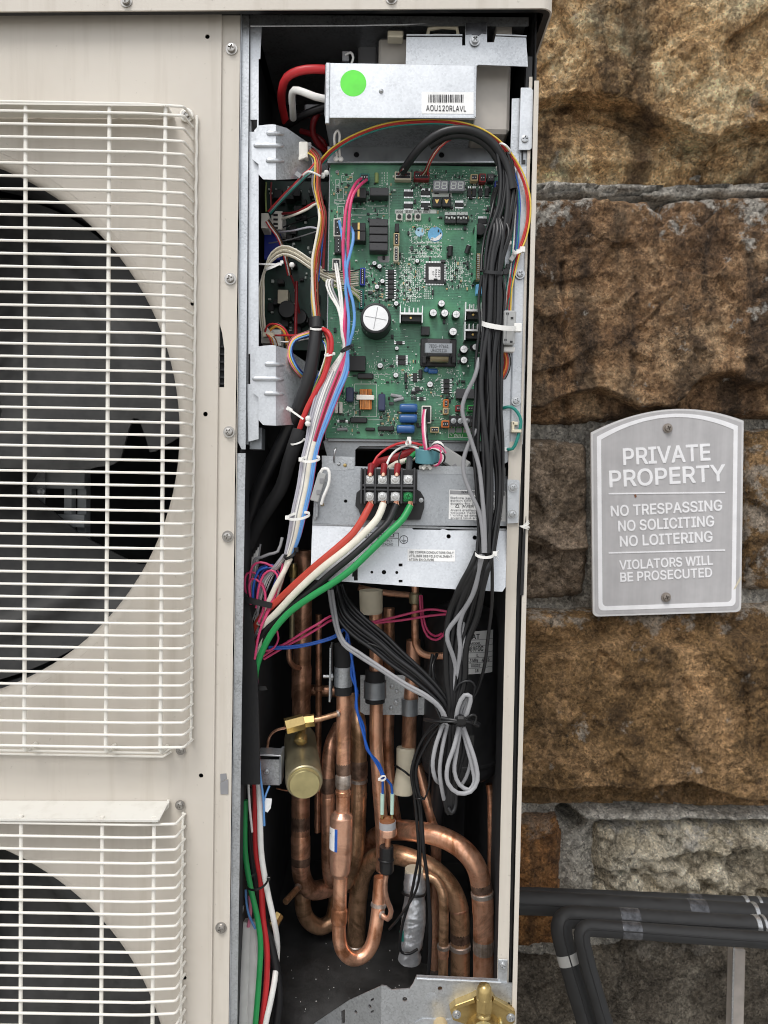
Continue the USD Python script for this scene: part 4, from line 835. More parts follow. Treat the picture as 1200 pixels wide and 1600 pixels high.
# big smoothing capacitor
c, T, s = can(587, 497, 24.0, 0.030)
pcb.parts.remove(c); 
c = B('large_capacitor', lathe(T + [0, .030, 0], FRONT, [(0, s), (0.003, s), (.0037, s * .96), (.0045, s), (.0285, s), (.0297, s * .96), (.030, s * .88)], 40), 'chip_black', 40)
B('can_top', lathe(T + [0, 0.0004, 0], FRONT, [(0, s * .83), (.0006, s * .81), (.0007, .0001)], 40), 'cap_top', under=c)
B('vent_mark', join([bar(T + [-s * .7, -0.0004, s * .12], T + [s * .7, -0.0004, -s * .12], .0005, .0002), bar(T + [-s * .12, -0.0004, -s * .7], T + [s * .12, -0.0004, s * .7], .0005, .0002)]), 'light_grey', under=c)
for a in np.linspace(-2.9, -2.2, 4):
    B('sleeve_mark', bar(T + [s * 1.004 * math.cos(a), .006, s * 1.004 * math.sin(a)], T + [s * 1.004 * math.cos(a), .012, s * 1.004 * math.sin(a)], .0012, .0002, (math.cos(a), 0, math.sin(a))), 'light_grey', under=c)
for x, y, r, h in ((585, 411, 3.6, .006), (593, 416, 3.7, .006), (597.5, 439, 3.7, .006), (589, 448, 3.8, .006), (619, 474, 3.9, .006), (652, 407.5, 3.2, .006), (677, 488.5, 6.2, .008), (620, 544, 3.2, .006), (594, 571, 4.6, .007),
                   (618.5, 586, 4.2, .007), (690, 474, 5.6, .008), (695, 489, 6.2, .010), (713, 491, 6.4, .010), (708, 518, 6.6, .010), (725, 545.5, 6.4, .009), (743, 542, 5.4, .008), (725, 562.5, 5.8, .008), (672, 600.5, 5, .003)):
    can(x, y, r, h)
for x0, y0, x1, y1 in ((704, 385, 703, 400), (733, 384, 729, 396)):       # lying cans
    c = B('capacitor', rod(at(x0, y0, BY - .004), at(x1, y1, BY - .003), 4.0 * K), 'chip_black', 40); B('can_top', disc(at(x0, y0 - .6, BY - .0041), at(x0, y0, BY - .004) - at(x1, y1, BY - .003), 3.4 * K), 'cap_top', under=c)
B('buzzer', lathe(at(748, 363, BY), FRONT, [(0, 9.5 * K), (.008, 9.5 * K), (.009, 8.5 * K), (.0092, 2 * K)], 26), 'chip_black', 40)
# relays
for y0, y1 in ((342, 353), (354.5, 365.5), (367, 378), (379.5, 391)):
    c = comp(577, y0, 606, y1, .014, 'chip_grey', 'relay', .0006); B('relay_dot', disc(at(589, y0 + 5.5, BY - .01401), FRONT, .9 * K, .0001, 8), 'chip_black', under=c)
c = comp(578, 293, 607, 305, .014, 'chip_grey', 'relay', .0006); B('relay_dot', disc(at(589, 299, BY - .01401), FRONT, .9 * K, .0001, 8), 'chip_black', under=c)
for x0, y0, x1, y1 in ((549.5, 348, 571, 360.5), (549.5, 361.5, 571, 376), (549, 293, 572, 309)):
    c = comp(x0, y0, x1, y1, .012, 'chip_black', 'relay'); B('gold_strip', bx(x0 + 9.5, y0, x0 + 12.5, y1 - 2, BY - .0124, .0008, 0), 'gold', under=c)
# connectors
def header(x0, y0, x1, y1, m, n=4, h=.008, vertical=False):
    c = comp(x0, y0, x1, y1, h, m, 'connector', .0005); w = 1.6
    B('socket', plate([(x0 + w, y0 + w), (x1 - w, y0 + w), (x1 - w, y1 - w), (x0 + w, y1 - w)], BY - h - .0001, .0002), 'chip_black' if m != 'chip_black' else 'chip_grey', under=c)
    L = []
    for k in range(n):
        u = (k + .5) / n; cx, cy = (x0 + w + (x1 - x0 - 2 * w) * (.5 if vertical else u), y0 + w + (y1 - y0 - 2 * w) * (u if vertical else .5)); L.append(bx(cx - .6, cy - .6, cx + .6, cy + .6, BY - h - .0012, .0012, 0))
    B('pins', join(L), 'tin', under=c); return c
header(617, 268, 642.5, 280, 'ivory', 7); header(647, 268, 671, 280, 'dark_red', 6); header(562, 271, 577, 282, 'teal', 3)
header(735.5, 272, 747, 282, 'connector_tan', 2); header(749, 271, 759.5, 284, 'dark_red', 2); header(761.5, 271, 772.5, 283, 'chip_black', 2); header(773.5, 282, 782, 295, 'navy', 2)
header(521, 341, 533, 369, 'connector_white', 3, vertical=True); header(522.5, 370, 535, 395, 'chip_black', 4, vertical=True); header(519, 404, 532, 422, 'connector_white', 2, .009, True)
header(615, 364, 624, 383, 'connector_tan', 3, vertical=True); header(615, 385, 623, 408, 'ivory', 5, vertical=True); comp(617, 349, 623.5, 362.5, .006, 'chip_black')
header(562.5, 418.5, 570.5, 445, 'connector_blue', 8, .006, True); header(561, 452, 568, 482, 'teal', 8, .005, True)
header(693, 624, 701, 636, 'connector_orange', 2, vertical=True); header(692.5, 637, 701, 647, 'connector_tan', 2, vertical=True); header(690, 657, 702.5, 668, 'connector_orange', 3); header(672.5, 667, 686, 676, 'connector_tan', 3)
header(712, 633, 720, 642.5, 'dark_red', 2); header(730, 633, 741, 643, 'green_glow', 2); header(659, 634, 674, 661, 'connector_white', 3, .012, True)
comp(713, 607.5, 745, 622.5, .010, 'chip_grey', 'relay')
for x0 in (523, 530): comp(x0, 628, x0 + 5, 645, .007, 'connector_white', 'connector')
# terminal strip bottom right
c = comp(702.5, 650, 748, 665.5, .010, 'chip_black', 'terminal_strip')
for k in range(4): B('screw', screw(708.5 + k * 10.8, 657.5, BY - .0101, 4.3, turn=k), 'zinc', 40, under=c); B('divider', bx(702.5 + k * 10.8, 648.5, 704 + k * 10.8, 666, BY - .0125, .01, 0), 'chip_black', under=c)
flat([(701, 667), (745, 667), (745, 684), (701, 684)], 'green_glow'); lines(rect(700.5, 666.5, 745, 684), .8)
for k in range(4): flat([(702 + k * 10.8, 671.5 - 3), (711 + k * 10.8, 668.5), (711 + k * 10.8, 676), (702 + k * 10.8, 676)], 'light_grey', .0004)
B('lettering', text_px(716, 683, BY - .0004, 'IN/U', 4.6), 'silk')
# buttons and switches
flat([(617, 327.5), (682, 327.5), (682, 333.5), (617, 333.5)], 'silk', .0003)
for x, s_ in ((624, 'MODE'), (639, 'SELECT'), (653, 'ENTER'), (667, 'EXIT')): B('lettering', text_px(x, 332.6, BY - .0005, s_, 3.4, width=11 * K), 'ink')
for x in (624, 639, 653):
    c = comp(x - 5, 333.5, x + 5, 343.5, .003, 'connector_white', 'push_button'); B('button_cap', lathe(at(x, 338.5, BY - .003), FRONT, [(0, 3.2 * K), (.0018, 2.9 * K), (.0019, .0001)], 16), 'chip_black', 40, under=c)
for x0 in (677, 702.5):
    c = comp(x0, 282, x0 + 23.5, 297.5, .007, 'display_grey', 'segment_display')
    for dx in (6.5, 17.5):
        X0, Y0 = x0 + dx, 289.5; sg = []
        for a, b in (((-3, -5), (3.6, -5)), ((-3.4, 0), (3, 0)), ((-4, 5), (2.4, 5)), ((-3.3, -4.6), (-3.8, -.4)), ((3.8, -4.6), (3.3, -.4)), ((-3.9, .4), (-4.2, 4.6)), ((3.2, .4), (2.8, 4.6))):
            sg.append(bar(at(X0 + a[0], Y0 + a[1], BY - .00715), at(X0 + b[0], Y0 + b[1], BY - .00715), 1.3 * K, .0002))
        B('segment_digit', join(sg), 'silk', under=c)
flat([(675, 302), (706, 302), (706, 307.5), (675, 307.5)], 'silk')
for x0 in (676, 691):
    c = comp(x0, 307.5, x0 + 13.5, 322.5, .005, 'chip_black', 'rotary_switch'); B('dial', plate([(x0 + 3.5, 311), (x0 + 6.8, 312.4), (x0 + 10.2, 311), (x0 + 8.2, 316), (x0 + 6.8, 318), (x0 + 5.2, 316)], BY - .0053, .0005), 'gold', under=c)
for x0 in (695, 713.5):
    flat([(x0, 331), (x0 + 17.5, 331), (x0 + 17.5, 336), (x0, 336)], 'silk', .0003)
    c = comp(x0, 336, x0 + 17.5, 348.5, .005, 'chip_black', 'dip_switch'); B('slider', join([bx(x0 + 1.6 + k * 4.1, 338 + (k % 2) * 1.2, x0 + 3.9 + k * 4.1, 341 + (k % 2) * 1.2, BY - .0062, .0012, 0) for k in range(4)]), 'silk', under=c)
# integrated circuits
for q in ((631, 299, 645.5, 306.5), (658, 297.5, 672, 304.5), (658, 317, 672, 323.5), (631, 318, 645, 325), (711, 316.5, 724, 322.5), (747, 341, 761, 349.5)): ic(*q, 7)
for x0 in (730.5, 737.8, 747.8, 757.8): ic(x0, 294, x0 + 6, 306.5, 2, False, .003)
for k in range(6): ic(606, 421 + k * 7.8, 615.5, 428 + k * 7.8, 2, True, .003)
c = ic(665, 411, 694, 442.5, 12); 
L = [bx(662.5, 413 + k * 2.4, 665, 414.2 + k * 2.4, BY - .0006, .0006, 0) for k in range(12)] + [bx(694, 413 + k * 2.4, 696.5, 414.2 + k * 2.4, BY - .0006, .0006, 0) for k in range(12)]; B('pins', join(L), 'tin', under=c)
n = B('chip_label', plate([(670, 417), (688, 417), (688, 437), (670, 437)], BY - .0018, .0002), 'label_white', under=c)
for k, s_ in enumerate(('A121', 'RX62', '07')): 
    B('lettering', text_on(at(684.5 - k * 4.6, 427, BY - .0019), [0, 0, -1], [1, 0, 0], s_, 3.0 * K, depth=.0001, width=12 * K if k < 2 else 6 * K), 'ink', under=c)
for k in range(3): ic(693, 592 + k * 8, 702.5, 599 + k * 8, 2, True, .0025)
for q in ((619, 533, 629, 538, 2), (622, 555, 634, 562, 3), (622, 563, 634, 570, 3), (648, 605, 656, 611, 2), (655, 620, 662, 626, 2), (530, 656, 540, 660, 2), (645, 583, 652, 596, 3)): ic(*q[:4], q[4], True)
comp(658, 510, 671.5, 523.5, .006, 'chip_black', 'transistor'); comp(545, 556, 571, 579, .009, 'chip_black', 'relay'); comp(632, 582, 636, 597.5, .007, 'chip_black', 'transistor')
for q in ((558.5, 583, 583.5, 591.5), (547, 652, 573.5, 660.5), (590, 666, 616, 673)): comp(*q, .006, 'chip_black', 'resistor_block', .0008)
comp(571, 668, 586, 673, .004, 'chip_black', 'disc_part', .0015)
for q in ((540.5, 605, 552, 627), (591, 615.5, 602, 641)): comp(*q, .012, 'dark_blue_box', 'film_capacitor', .0008)
for q in ((624.5, 631, 652.5, 644), (624, 647.5, 652.5, 660.5), (620, 664, 649, 677)):
    ym = (q[1] + q[3]) / 2
    c = B('film_capacitor', lathe(at(q[0], ym, BY - .006), at(q[2], ym, BY - .006) - at(q[0], ym, BY - .006), [(0, .0028), (.0008, .0038), (.003, .0040), (.0135, .0040), (.0157, .0038), (.0165, .0028)], 20), 'cap_blue', 50)
# toroid choke
B('choke_core', bx(561, 608.5, 581.5, 639.5, BY - .009, .009, .002), 'chip_black')
for y0, y1 in ((608, 618.5), (623, 639.5)):
    B('choke_winding', join([rod(at(x, y0, BY - .0085), at(x + .3, y1, BY - .0085), 1.3 * K, n=8) for x in np.linspace(563, 579.5, 8)] + [bx(562, y0, 581, y1, BY - .0083, .008, .001)]), 'coil_copper', 40)
B('choke_band', bx(557, 617, 584.5, 624.5, BY - .0105, .004, .0004), 'connector_white')
lines(rect(554, 600, 588.5, 651), .8)
# transformer
c = comp(657, 529, 713, 572, .006, 'chip_black', 'transformer', .001)
pcb.part('transformer_core', bx(667, 530, 704, 556, BY - .020, .018, .001), 'chip_grey', under=c)
pcb.part('transformer_top', bx(664, 536, 707, 552, BY - .0215, .003, .0006), 'steel_grey', under=c)
pcb.part('lettering', text_px(685.5, 543.5, BY - .0216, '7ED3-97641', 5.0, width=29 * K), 'ink', under=c); pcb.part('lettering', text_px(685.5, 550, BY - .0216, 'UR4C0111A', 5.0, width=24 * K), 'ink', under=c)
pcb.part('transformer_coil', rod(at(672, 556, BY - .010), at(700, 556, BY - .010), .0062, n=20), 'brass_dull', 40, under=c)
for x in (659, 705): pcb.part('transformer_foot', bx(x, 556, x + 8, 568, BY - .009, .006, .001), 'chip_black', under=c)
# heat sinks
def heatsink(x0, x1, yf, yb, n, y1):
    c = B('heat_sink', bx(x0, yb - 2, x1, yb + 1.6, BY - .016, .016, .0002), 'tin')
    for k in range(n):
        x = x0 + (x1 - x0) * k / (n - 1); B('fin', bx(x - .8, yf + (3 if 0 < k < n - 1 else 0), x + .8, (y1 if k in (0, n - 1) else yb), BY - .0155, .0155, 0), 'tin', under=c)
    B('transistor', bx(x0 + 2, yb + 1.7, x1 - 2, y1 - 2, BY - .012, .012), 'chip_black', under=c); B('screw', lathe(at((x0 + x1) / 2 - 1, yb + 7, BY - .0122), FRONT, [(0, 2 * K), (.001, 1.6 * K)], 12), 'gold', under=c)
heatsink(625.5, 660, 478, 490, 6, 504); heatsink(727.5, 753, 472, 485, 5, 500); heatsink(726.5, 753, 503, 516, 5, 531)
# small coloured parts
for x0, y0, x1, y1, r, m in ((664, 581, 668, 574, 3.6, 'cap_blue'), (669, 580, 684, 580, 4, 'cap_blue'), (610, 617, 628, 620, 2.6, 'light_grey'), (615, 626, 631, 622, 2.6, 'light_grey'), (526, 671, 543, 670, 2.4, 'light_grey'), (588.5, 270, 588.5, 286, 3.0, 'olive'), (657, 577, 657, 592, 3.2, 'chip_black')):
    B('small_capacitor' if 'blue' in m else 'resistor', lathe(at(x0, y0, BY - r * K), at(x1, y1, BY - r * K) - at(x0, y0, BY - r * K), [(0, r * .5 * K), (r * .3 * K, r * K), (np.linalg.norm(at(x1, y1, BY) - at(x0, y0, BY)) - r * .3 * K, r * K), (np.linalg.norm(at(x1, y1, BY) - at(x0, y0, BY)), r * .5 * K)], 12), m, 50)
B('daughter_board', bx(741.5, 352, 744, 436, BY - .014, .014, 0), 'board_green'); c = comp(744.5, 396, 750, 437, .008, 'connector_tan', 'edge_connector'); B('pins', join([bx(745.5, 398 + k * 3.2, 749, 399.6 + k * 3.2, BY - .0088, .001, 0) for k in range(12)]), 'tin', under=c)
B('trimmer', bx(744, 444, 754, 459, BY - .008, .008), 'sticker_blue')
for x, y, r, m in ((680, 366, 11.4, 'sticker_blue'), (656, 362.5, 7, 'sticker_light')):
    c = B('round_sticker', disc(at(x, y, BY - .0004), FRONT, r * K, .0003, 30), m)
    if r > 10: B('sticker_wear', plate([(672, 374), (676, 371), (680, 372), (690, 364), (690.5, 368), (686, 374.5), (680, 376.5), (675, 375.6)], BY - .0009, .0002), 'label_white', under=c)
B('blob', lathe(at(527, 269, BY), FRONT, [(0, 3 * K), (.001, 2.6 * K), (.0015, .0002)], 12), 'light_grey', 40)
# silk screen boxes and solder points
lines(rect(524, 281, 530.5, 302) + rect(534, 274, 551, 284) + rect(527, 294, 537, 311) + rect(523, 313, 539, 318) + rect(527, 323, 537, 340) + [((550, 326), (572, 326)), ((550, 336), (572, 336)), ((577, 322), (606, 322)), ((577, 334), (606, 334)), ((608, 290), (608, 408)), ((583, 585), (610, 585)), ((575, 656), (598, 656)), ((520, 588), (552, 588))], .7)
B('lettering', text_on(at(529.6, 300, BY - .0003), [0, 0, 1], [-1, 0, 0], 'PH1', 4.2 * K, align=0, depth=.0001), 'silk')
flat([(590, 400), (608, 400), (608, 410), (594, 410), (590, 405)], 'light_grey')
dots = np.random.default_rng(5); quads = []
zones = [(640, 350, 690, 402, 150), (625, 400, 665, 465, 160), (696, 400, 740, 450, 90), (700, 285, 782, 345, 120), (575, 450, 622, 470, 36), (600, 410, 640, 480, 90), (640, 285, 700, 330, 80), (570, 415, 600, 470, 60), (575, 560, 640, 600, 80), (630, 560, 720, 620, 120), (530, 500, 560, 560, 30),
         (520, 600, 560, 680, 60), (590, 640, 625, 680, 40), (680, 600, 745, 680, 90), (560, 285, 612, 345, 50), (640, 265, 780, 292, 80), (516, 266, 560, 345, 30), (515, 350, 785, 680, 150)]
for x0, y0, x1, y1, n in zones:
    for x, y in zip(dots.uniform(x0, x1, int(n * 1.7)), dots.uniform(y0, y1, int(n * 1.7))):
        w, h = (dots.uniform(.7, 1.4),) * 2 if dots.random() < .6 else dots.permutation([dots.uniform(1.8, 4.5), .7])
        quads.append(bx(x - w / 2, y - h / 2, x + w / 2, y + h / 2, BY - .0003, .0003, 0))
n = B('solder_points', join(quads), 'silk'); n.kind = 'stuff'
rows = []                                              # rows of pins and pads
for x0, y0, x1, y1, nx, ny in ((648, 379, 690, 401, 20, 5), (698, 410, 722, 436, 9, 10), (664, 448, 676, 466, 5, 6), (632, 418, 655, 448, 9, 10), (636, 450, 655, 470, 8, 7), (696, 350, 730, 358, 16, 2), (755, 322, 772, 333, 8, 3), (617, 345, 655, 350, 14, 1), (597, 270, 605, 290, 3, 6)):
    for i in range(nx):
        for j in range(ny):
            if dots.random() < .82: rows.append(bx(x0 + (x1 - x0) * i / max(nx - 1, 1) - .5, y0 + (y1 - y0) * j / max(ny - 1, 1) - 1, x0 + (x1 - x0) * i / max(nx - 1, 1) + .5, y0 + (y1 - y0) * j / max(ny - 1, 1) + 1.2, BY - .0004, .0004, 0))
n = B('solder_pads', join(rows), 'silk'); n.kind = 'stuff'
for nm, m, n_ in (('small_chips', 'chip_black', 260), ('small_resistors', 'connector_tan', 90)):
    sm_ = []
    for k in range(n_):
        x0, y0, x1, y1, _ = zones[dots.integers(len(zones))]; x, y = dots.uniform(x0, x1), dots.uniform(y0, y1); w, h = dots.permutation([dots.uniform(2.2, 5), dots.uniform(1.4, 2.6)]); sm_.append(bx(x, y, x + w, y + h, BY - .001, .001, .0001))
    n = B(nm, join(sm_), m); n.kind = 'stuff'
for nm, m, n_ in (('medium_chips', 'chip_black', 70), ('medium_chips', 'chip_grey', 40), ('white_parts', 'silk', 60)):
    sm_ = []
    for k in range(n_):
        x, y = dots.uniform(518, 770), dots.uniform(270, 676); w, h = dots.permutation([dots.uniform(4, 8), dots.uniform(2.2, 4.5)]); sm_.append(bx(x, y, x + w * (.6 if m == 'silk' else 1), y + h * (.5 if m == 'silk' else 1), BY - dots.uniform(.0012, .003), .003, .0002))
    n = B(nm, join(sm_), m); n.kind = 'stuff'
# stand-offs
for x, y in ((502, 272), (508, 276)): pass

# ------------------------------------------------------------------ terminal block
tb = Thing('terminal_block', 'black four-pole terminal block with clamp screws below the circuit board', 'terminal block')
TY = 0.022
tb.part('base', plate([(557, 770), (564, 764), (564, 742), (650, 742), (650, 764), (657, 768), (663, 778), (663, 793), (657, 812), (566, 813), (560, 796), (555, 790)], 0.010, 0.012), 'chip_black')
tb.part('body', bx(563, 733, 652, 786, -0.002, 0.020, 0.0006), 'chip_black')
for x in (564.5, 570, 586.3, 606.3, 627.5, 647.5): tb.part('divider', bx(x - 1.3, 731, x + 1.3, 787, -0.0085, 0.016, 0.0004), 'chip_grey')
tb.part('cross_bar', bx(566, 757, 649, 761, -0.0075, 0.01, 0.0004), 'chip_grey'); tb.part('cross_bar', bx(566, 764, 649, 767, -0.0065, 0.01, 0.0004), 'chip_grey')
for k, x in enumerate((577, 597.5, 617.5, 637.5)):
    for j, y in enumerate((749, 775.5)):
        gm = 'green' if (k == 3 and j == 1) else 'tin'
        n = tb.part('clamp_plate', bx(x - 7.5, y - 6.5, x + 7.5, y + 8, -0.0035, 0.002, 0.0005), gm if gm == 'green' else 'zinc', label='green earth clamp' if gm == 'green' else None)
        tb.part('screw', screw(x, y, -0.0038, 7.0, turn=x * 1.7 + j), 'green' if gm == 'green' else 'tin', 40, under=n)
tb.part('base_screw', screw(658, 781.5, 0.0098, 3.6), 'zinc', 40); 
# ------------------------------------------------------------------ sign on the wall
sg = Thing('private_property_sign', 'weathered grey arched sign reading PRIVATE PROPERTY screwed to the stone wall', 'sign')
GY = WY - 0.052
def sgp(x, y, dy=0.0): return at(x, y, GY - dy)
tl, tr, br_, bl = (923.5, 676), (1162, 657.5), (1158, 956), (926.5, 963.5)
def uv(u, v):      # u 0..1 left to right, v 0..1 bottom to top of the straight sides
    b = np.array(bl) + (np.array(br_) - bl) * u; t = np.array(tl) + (np.array(tr) - tl) * u; return tuple(b + (t - b) * v)
def sign_outline(ins):
    ix, iy = ins / 238, ins / 290
    pts = []
    rr_ = 8 if ins < 10 else 7
    def cor(cx, cy, a0, a1):
        for a in np.linspace(a0, a1, 7): pts.append(uv(cx + rr_ / 238 * math.cos(a), cy + rr_ / 290 * math.sin(a)))
    cor(ix + rr_ / 238, iy + rr_ / 290, -math.pi / 2, -math.pi); pts_l = list(pts)
    pts.clear(); cor(1 - ix - rr_ / 238, iy + rr_ / 290, 0, -math.pi / 2); pts_r = list(pts)
    pts.clear()
    top = []
    for u in np.linspace(ix, 1 - ix, 33):
        s_ = (u - .5) / (.5 - ix); top.append(uv(u, 1.0 - iy * .8 + 0.092 * (1 - s_ * s_)))
    return pts_l + [uv(ix, .985 - iy)] + top + [uv(1 - ix, .985 - iy)] + pts_r
plain('sign_screw', (0.30, 0.265, 0.235), 0.5, 0.6)
plain('sign_white', (0.80, 0.80, 0.82), 0.5, 0, 0.05)
plain('sign_edge', (0.58, 0.575, 0.575), 0.5, 0, 0.06)
mat('sign_grey', {'g': ('geometry', {}), 'n': ('noise_texture', {'scale': 30.0, 'detail': 7.0, 'roughness': .7}), 'mp': ('mapping', {'scale': (90, 90, 5)}), 's': ('noise_texture', {'scale': 1.0, 'detail': 6.0, 'roughness': .65}),
    'a': ('math', {'math_type': 'multiply_add', 'value2': .5}), 'b': ('math', {'math_type': 'multiply', 'value2': .5}), 'r': ('rgb_ramp', {'ramp': [(.32, (.36, .352, .362)), (.5, (.42, .412, .42)), (.68, (.48, .472, .48))]}), 'p': ('principled_bsdf', {'roughness': .6})},
    [('g.position', 'n.vector'), ('g.position', 'mp.vector'), ('mp.vector', 's.vector'), ('n.fac', 'b.value1'), ('s.fac', 'a.value1'), ('b.value', 'a.value3'), ('a.value', 'r.fac'), ('r.color', 'p.base_color')])
sg.part('panel', plate(sign_outline(0), GY, 0.006), 'sign_edge')
sg.part('panel_face', plate(sign_outline(3.2), GY - 0.0004, 0.0004), 'sign_grey')
sg.part('border', plate(sign_outline(9.0), GY - 0.0009, 0.0005, [sign_outline(15.5)]), 'sign_white')
ux = sgp(*uv(.9, .5)) - sgp(*uv(.1, .5)); uz = sgp(*uv(.5, .9)) - sgp(*uv(.5, .1)); ux /= np.linalg.norm(ux); uz -= ux * (uz @ ux); uz /= np.linalg.norm(uz)
KG = pm(GY)
for s_, x, y, h, w, bold in (('PRIVATE', 1042, 722.5, 25, 136, True), ('PROPERTY', 1043, 756, 25, 181, True), ('NO TRESPASSING', 1041.5, 802, 16, 174, True), ('NO SOLICITING', 1041, 826, 16, 150, True), ('NO LOITERING', 1041, 850, 16, 145, True), ('VIOLATORS WILL', 1041, 886, 14, 146, True), ('BE PROSECUTED', 1041, 905, 14, 144, True)):
    sg.part('lettering', text_on(sgp(x, y, .0006), ux, uz, s_, h * KG, bold, width=w * KG, depth=.0005), 'sign_white')
for y in ((771.5, 769.5), (864, 859.5)): sg.part('rule', bar(sgp(951, y[0], .0008), sgp(1133, y[1], .0008), 2.2 * KG, .0005), 'sign_white')
for x, y in ((1043, 669), (1040.5, 933)): sg.part('screw', screw(x, y, GY - .001, 7.5), 'sign_screw', 40)
sg.part('scratch', plate([(1146, 921), (1157, 900), (1158, 905), (1149, 920)], GY - .0012, .0003), 'ivory')
sg.part('rust_spot', plate([(991, 773), (993.5, 772), (995, 776), (992, 778)], GY - .0012, .0003), 'brown')

# ------------------------------------------------------------------ insulated pipes along the wall and their post
def insulated(label, pts, r, tapes=(), clamps=(), group='black insulated pipes along the wall', mark=None):
    t = Thing('insulated_pipe', label, 'pipe', group)
    P = spline(px(pts), .01); rr = r * pm(np.mean([p[1] for p in P])); wob = 1 + .035 * (meshkit.fbm(np.c_[P * 14], 3, 4) - .5) * 2
    T_, A_, B_ = frame_path(P); th = np.arange(24) * 2 * np.pi / 24; n0 = len(P)
    v_s, f_s = tube(P, rr * wob, 24); ax_s = np.vstack([np.repeat(P, 24, 0), np.repeat(P[:1], 24, 0), np.repeat(P[-1:], 24, 0)]); dd = v_s - ax_s
    v_s = ax_s + dd * (1 + .10 * (meshkit.fbm(v_s * 42, 4, 6) - .5) + .05 * (meshkit.fbm(v_s * 130, 2, 9) - .5))[:, None]
    t.part('foam_sleeve', (v_s, f_s), 'rubber_tube', True)
    sd = np.array([0, -.93, .36]); sp = P + rr * 1.0 * wob[:, None] * (sd - T_ * (T_ @ sd)[:, None]) / np.linalg.norm(sd - T_ * (T_ @ sd)[:, None], axis=1, keepdims=True)
    t.part('seam', tube(sp, .0011, 6), 'foam_black', True)
    def band(x, w, m, nm, k, lab=None):
        q = np.array([proj(p) for p in P]); i = int(np.argmin(abs(q[:, 0] - x))) if not isinstance(x, tuple) else int(np.argmin(abs(q[:, 1] - x[1]))); c = P[i]; d = P[min(i + 1, len(P) - 1)] - P[max(i - 1, 0)]; d /= np.linalg.norm(d); w = w * pm(c[1])
        t.part(nm, lathe(c - d * w / 2, d, [(0, rr * 1.012), (0.0005, rr * k), (w - .0005, rr * k), (w, rr * 1.012)], 28), m, 40, label=lab)
    for x, w in tapes: band(x, w, 'tape_shiny', 'tape', 1.035)
    for x, w in clamps: band(x, w, 'zinc', 'pipe_clamp', 1.07)
    if mark: band(mark, 16, 'chalk_mark', 'scuffed_patch', 1.02)
    return t
PY = 0.42
insulated('uppermost black insulated pipe running along the wall', [(600, 1393, PY + .05), (880, 1402, PY + .05), (1050, 1409, PY + .05), (1400, 1424, PY + .05)], 13, [(1086, 20)], [(1166, 7), (1180, 5)])
insulated('thick black insulated pipe second from the top of the run', [(600, 1408, PY), (830, 1411, PY), (1000, 1420, PY), (1200, 1431, PY), (1400, 1441, PY)], 18, [(1089, 29)], [(1178, 7)])
insulated('black insulated pipe that bends down beside the cabinet with a scuffed patch', [(1400, 1454, PY - .045), (1150, 1446, PY - .045), (995, 1437, PY - .045), (905, 1433, PY - .045), (890, 1433, PY - .046), (881, 1437, PY - .05), (877, 1447, PY - .055), (880, 1470, PY - .06), (897, 1530, PY - .075), (918, 1600, PY - .09), (960, 1740, PY - .12)], 16.5, [(987, 31)], [(1186, 8), (1194, 5)], mark=('y', 1496))
insulated('lowest black insulated pipe, bending down right of the scuffed one', [(1400, 1481, PY - .085), (1166, 1467, PY - .085), (1000, 1455, PY - .085), (940, 1451, PY - .085), (925, 1450, PY - .085), (914, 1452, PY - .087), (909, 1460, PY - .09), (914, 1490, PY - .095), (929, 1545, PY - .105), (945, 1600, PY - .115), (972, 1690, PY - .13)], 12.8, [(989, 31)])
t = Thing('pipe_support_post', 'grey square steel post under the insulated pipes', 'post')
t.part('channel', bar(at(1151, 1478, PY + .01), at(1141, 1900, PY + .01), 21 * pm(PY), 21 * pm(PY)), 'post_steel')
t.part('channel_lip', bar(at(1146.5, 1480, PY - .003), at(1137, 1900, PY - .003), 3 * pm(PY), .002), 'zinc')

# ------------------------------------------------------------------ refrigerant pipes
PIPES = 'copper refrigerant pipes in the lower compartment'
def pipe(label, pts, r, m='copper', rings=(), group=PIPES, n=20, extra=None):
    t = Thing('copper_pipe', label, 'pipe', group)
    P = spline(px(pts), .004); K_ = pm(np.mean([p[1] for p in P])); t.P, t.r = P, r * K_
    t.part('tube', tube(P, r * K_, n), m, True)
    q = np.array([proj(p) for p in P])
    for e in rings:
        y, w, k, m2 = e[:4]; i = int(np.argmin((q[:, 1] - y) ** 2 + (0 if len(e) < 5 else (q[:, 0] - e[4]) ** 2))); c = P[i]; d = P[min(i + 1, len(P) - 1)] - P[max(i - 1, 0)]; d /= np.linalg.norm(d); w = w * K_
        t.part('joint', lathe(c - d * w / 2, d, [(0, t.r * .99), (w * .15, t.r * k), (w * .85, t.r * k), (w, t.r * .99)], 24), m2, 40)
    return t
pipe('stout brown copper pipe down the left, behind the brass valve', [(474, 860, .19), (473, 960, .19), (471, 1060, .19), (470, 1200, .185), (470, 1330, .18), (472, 1370, .18), (486, 1390, .185), (520, 1385, .20), (560, 1375, .23)], 14.5, 'copper_dark', [(1065, 60, 1.08, 'copper_dark'), (1320, 36, 1.06, 'copper'), (1283, 22, 1.012, 'scorch'), (1345, 14, 1.03, 'scorch'), (1120, 14, 1.012, 'scorch')])
pipe('brown hairpin bend low down beside the brass service port', [(474, 1368, .21), (474, 1420, .21), (484, 1440, .215), (502, 1448, .22), (518, 1438, .225), (525, 1410, .23), (525, 1370, .24)], 12.5, 'copper_brown')
pipe('thin capillary branching off behind the green power cable', [(452, 1000, .15), (452, 1030, .15), (458, 1040, .16), (468, 1044, .18)], 4, 'copper_dark')
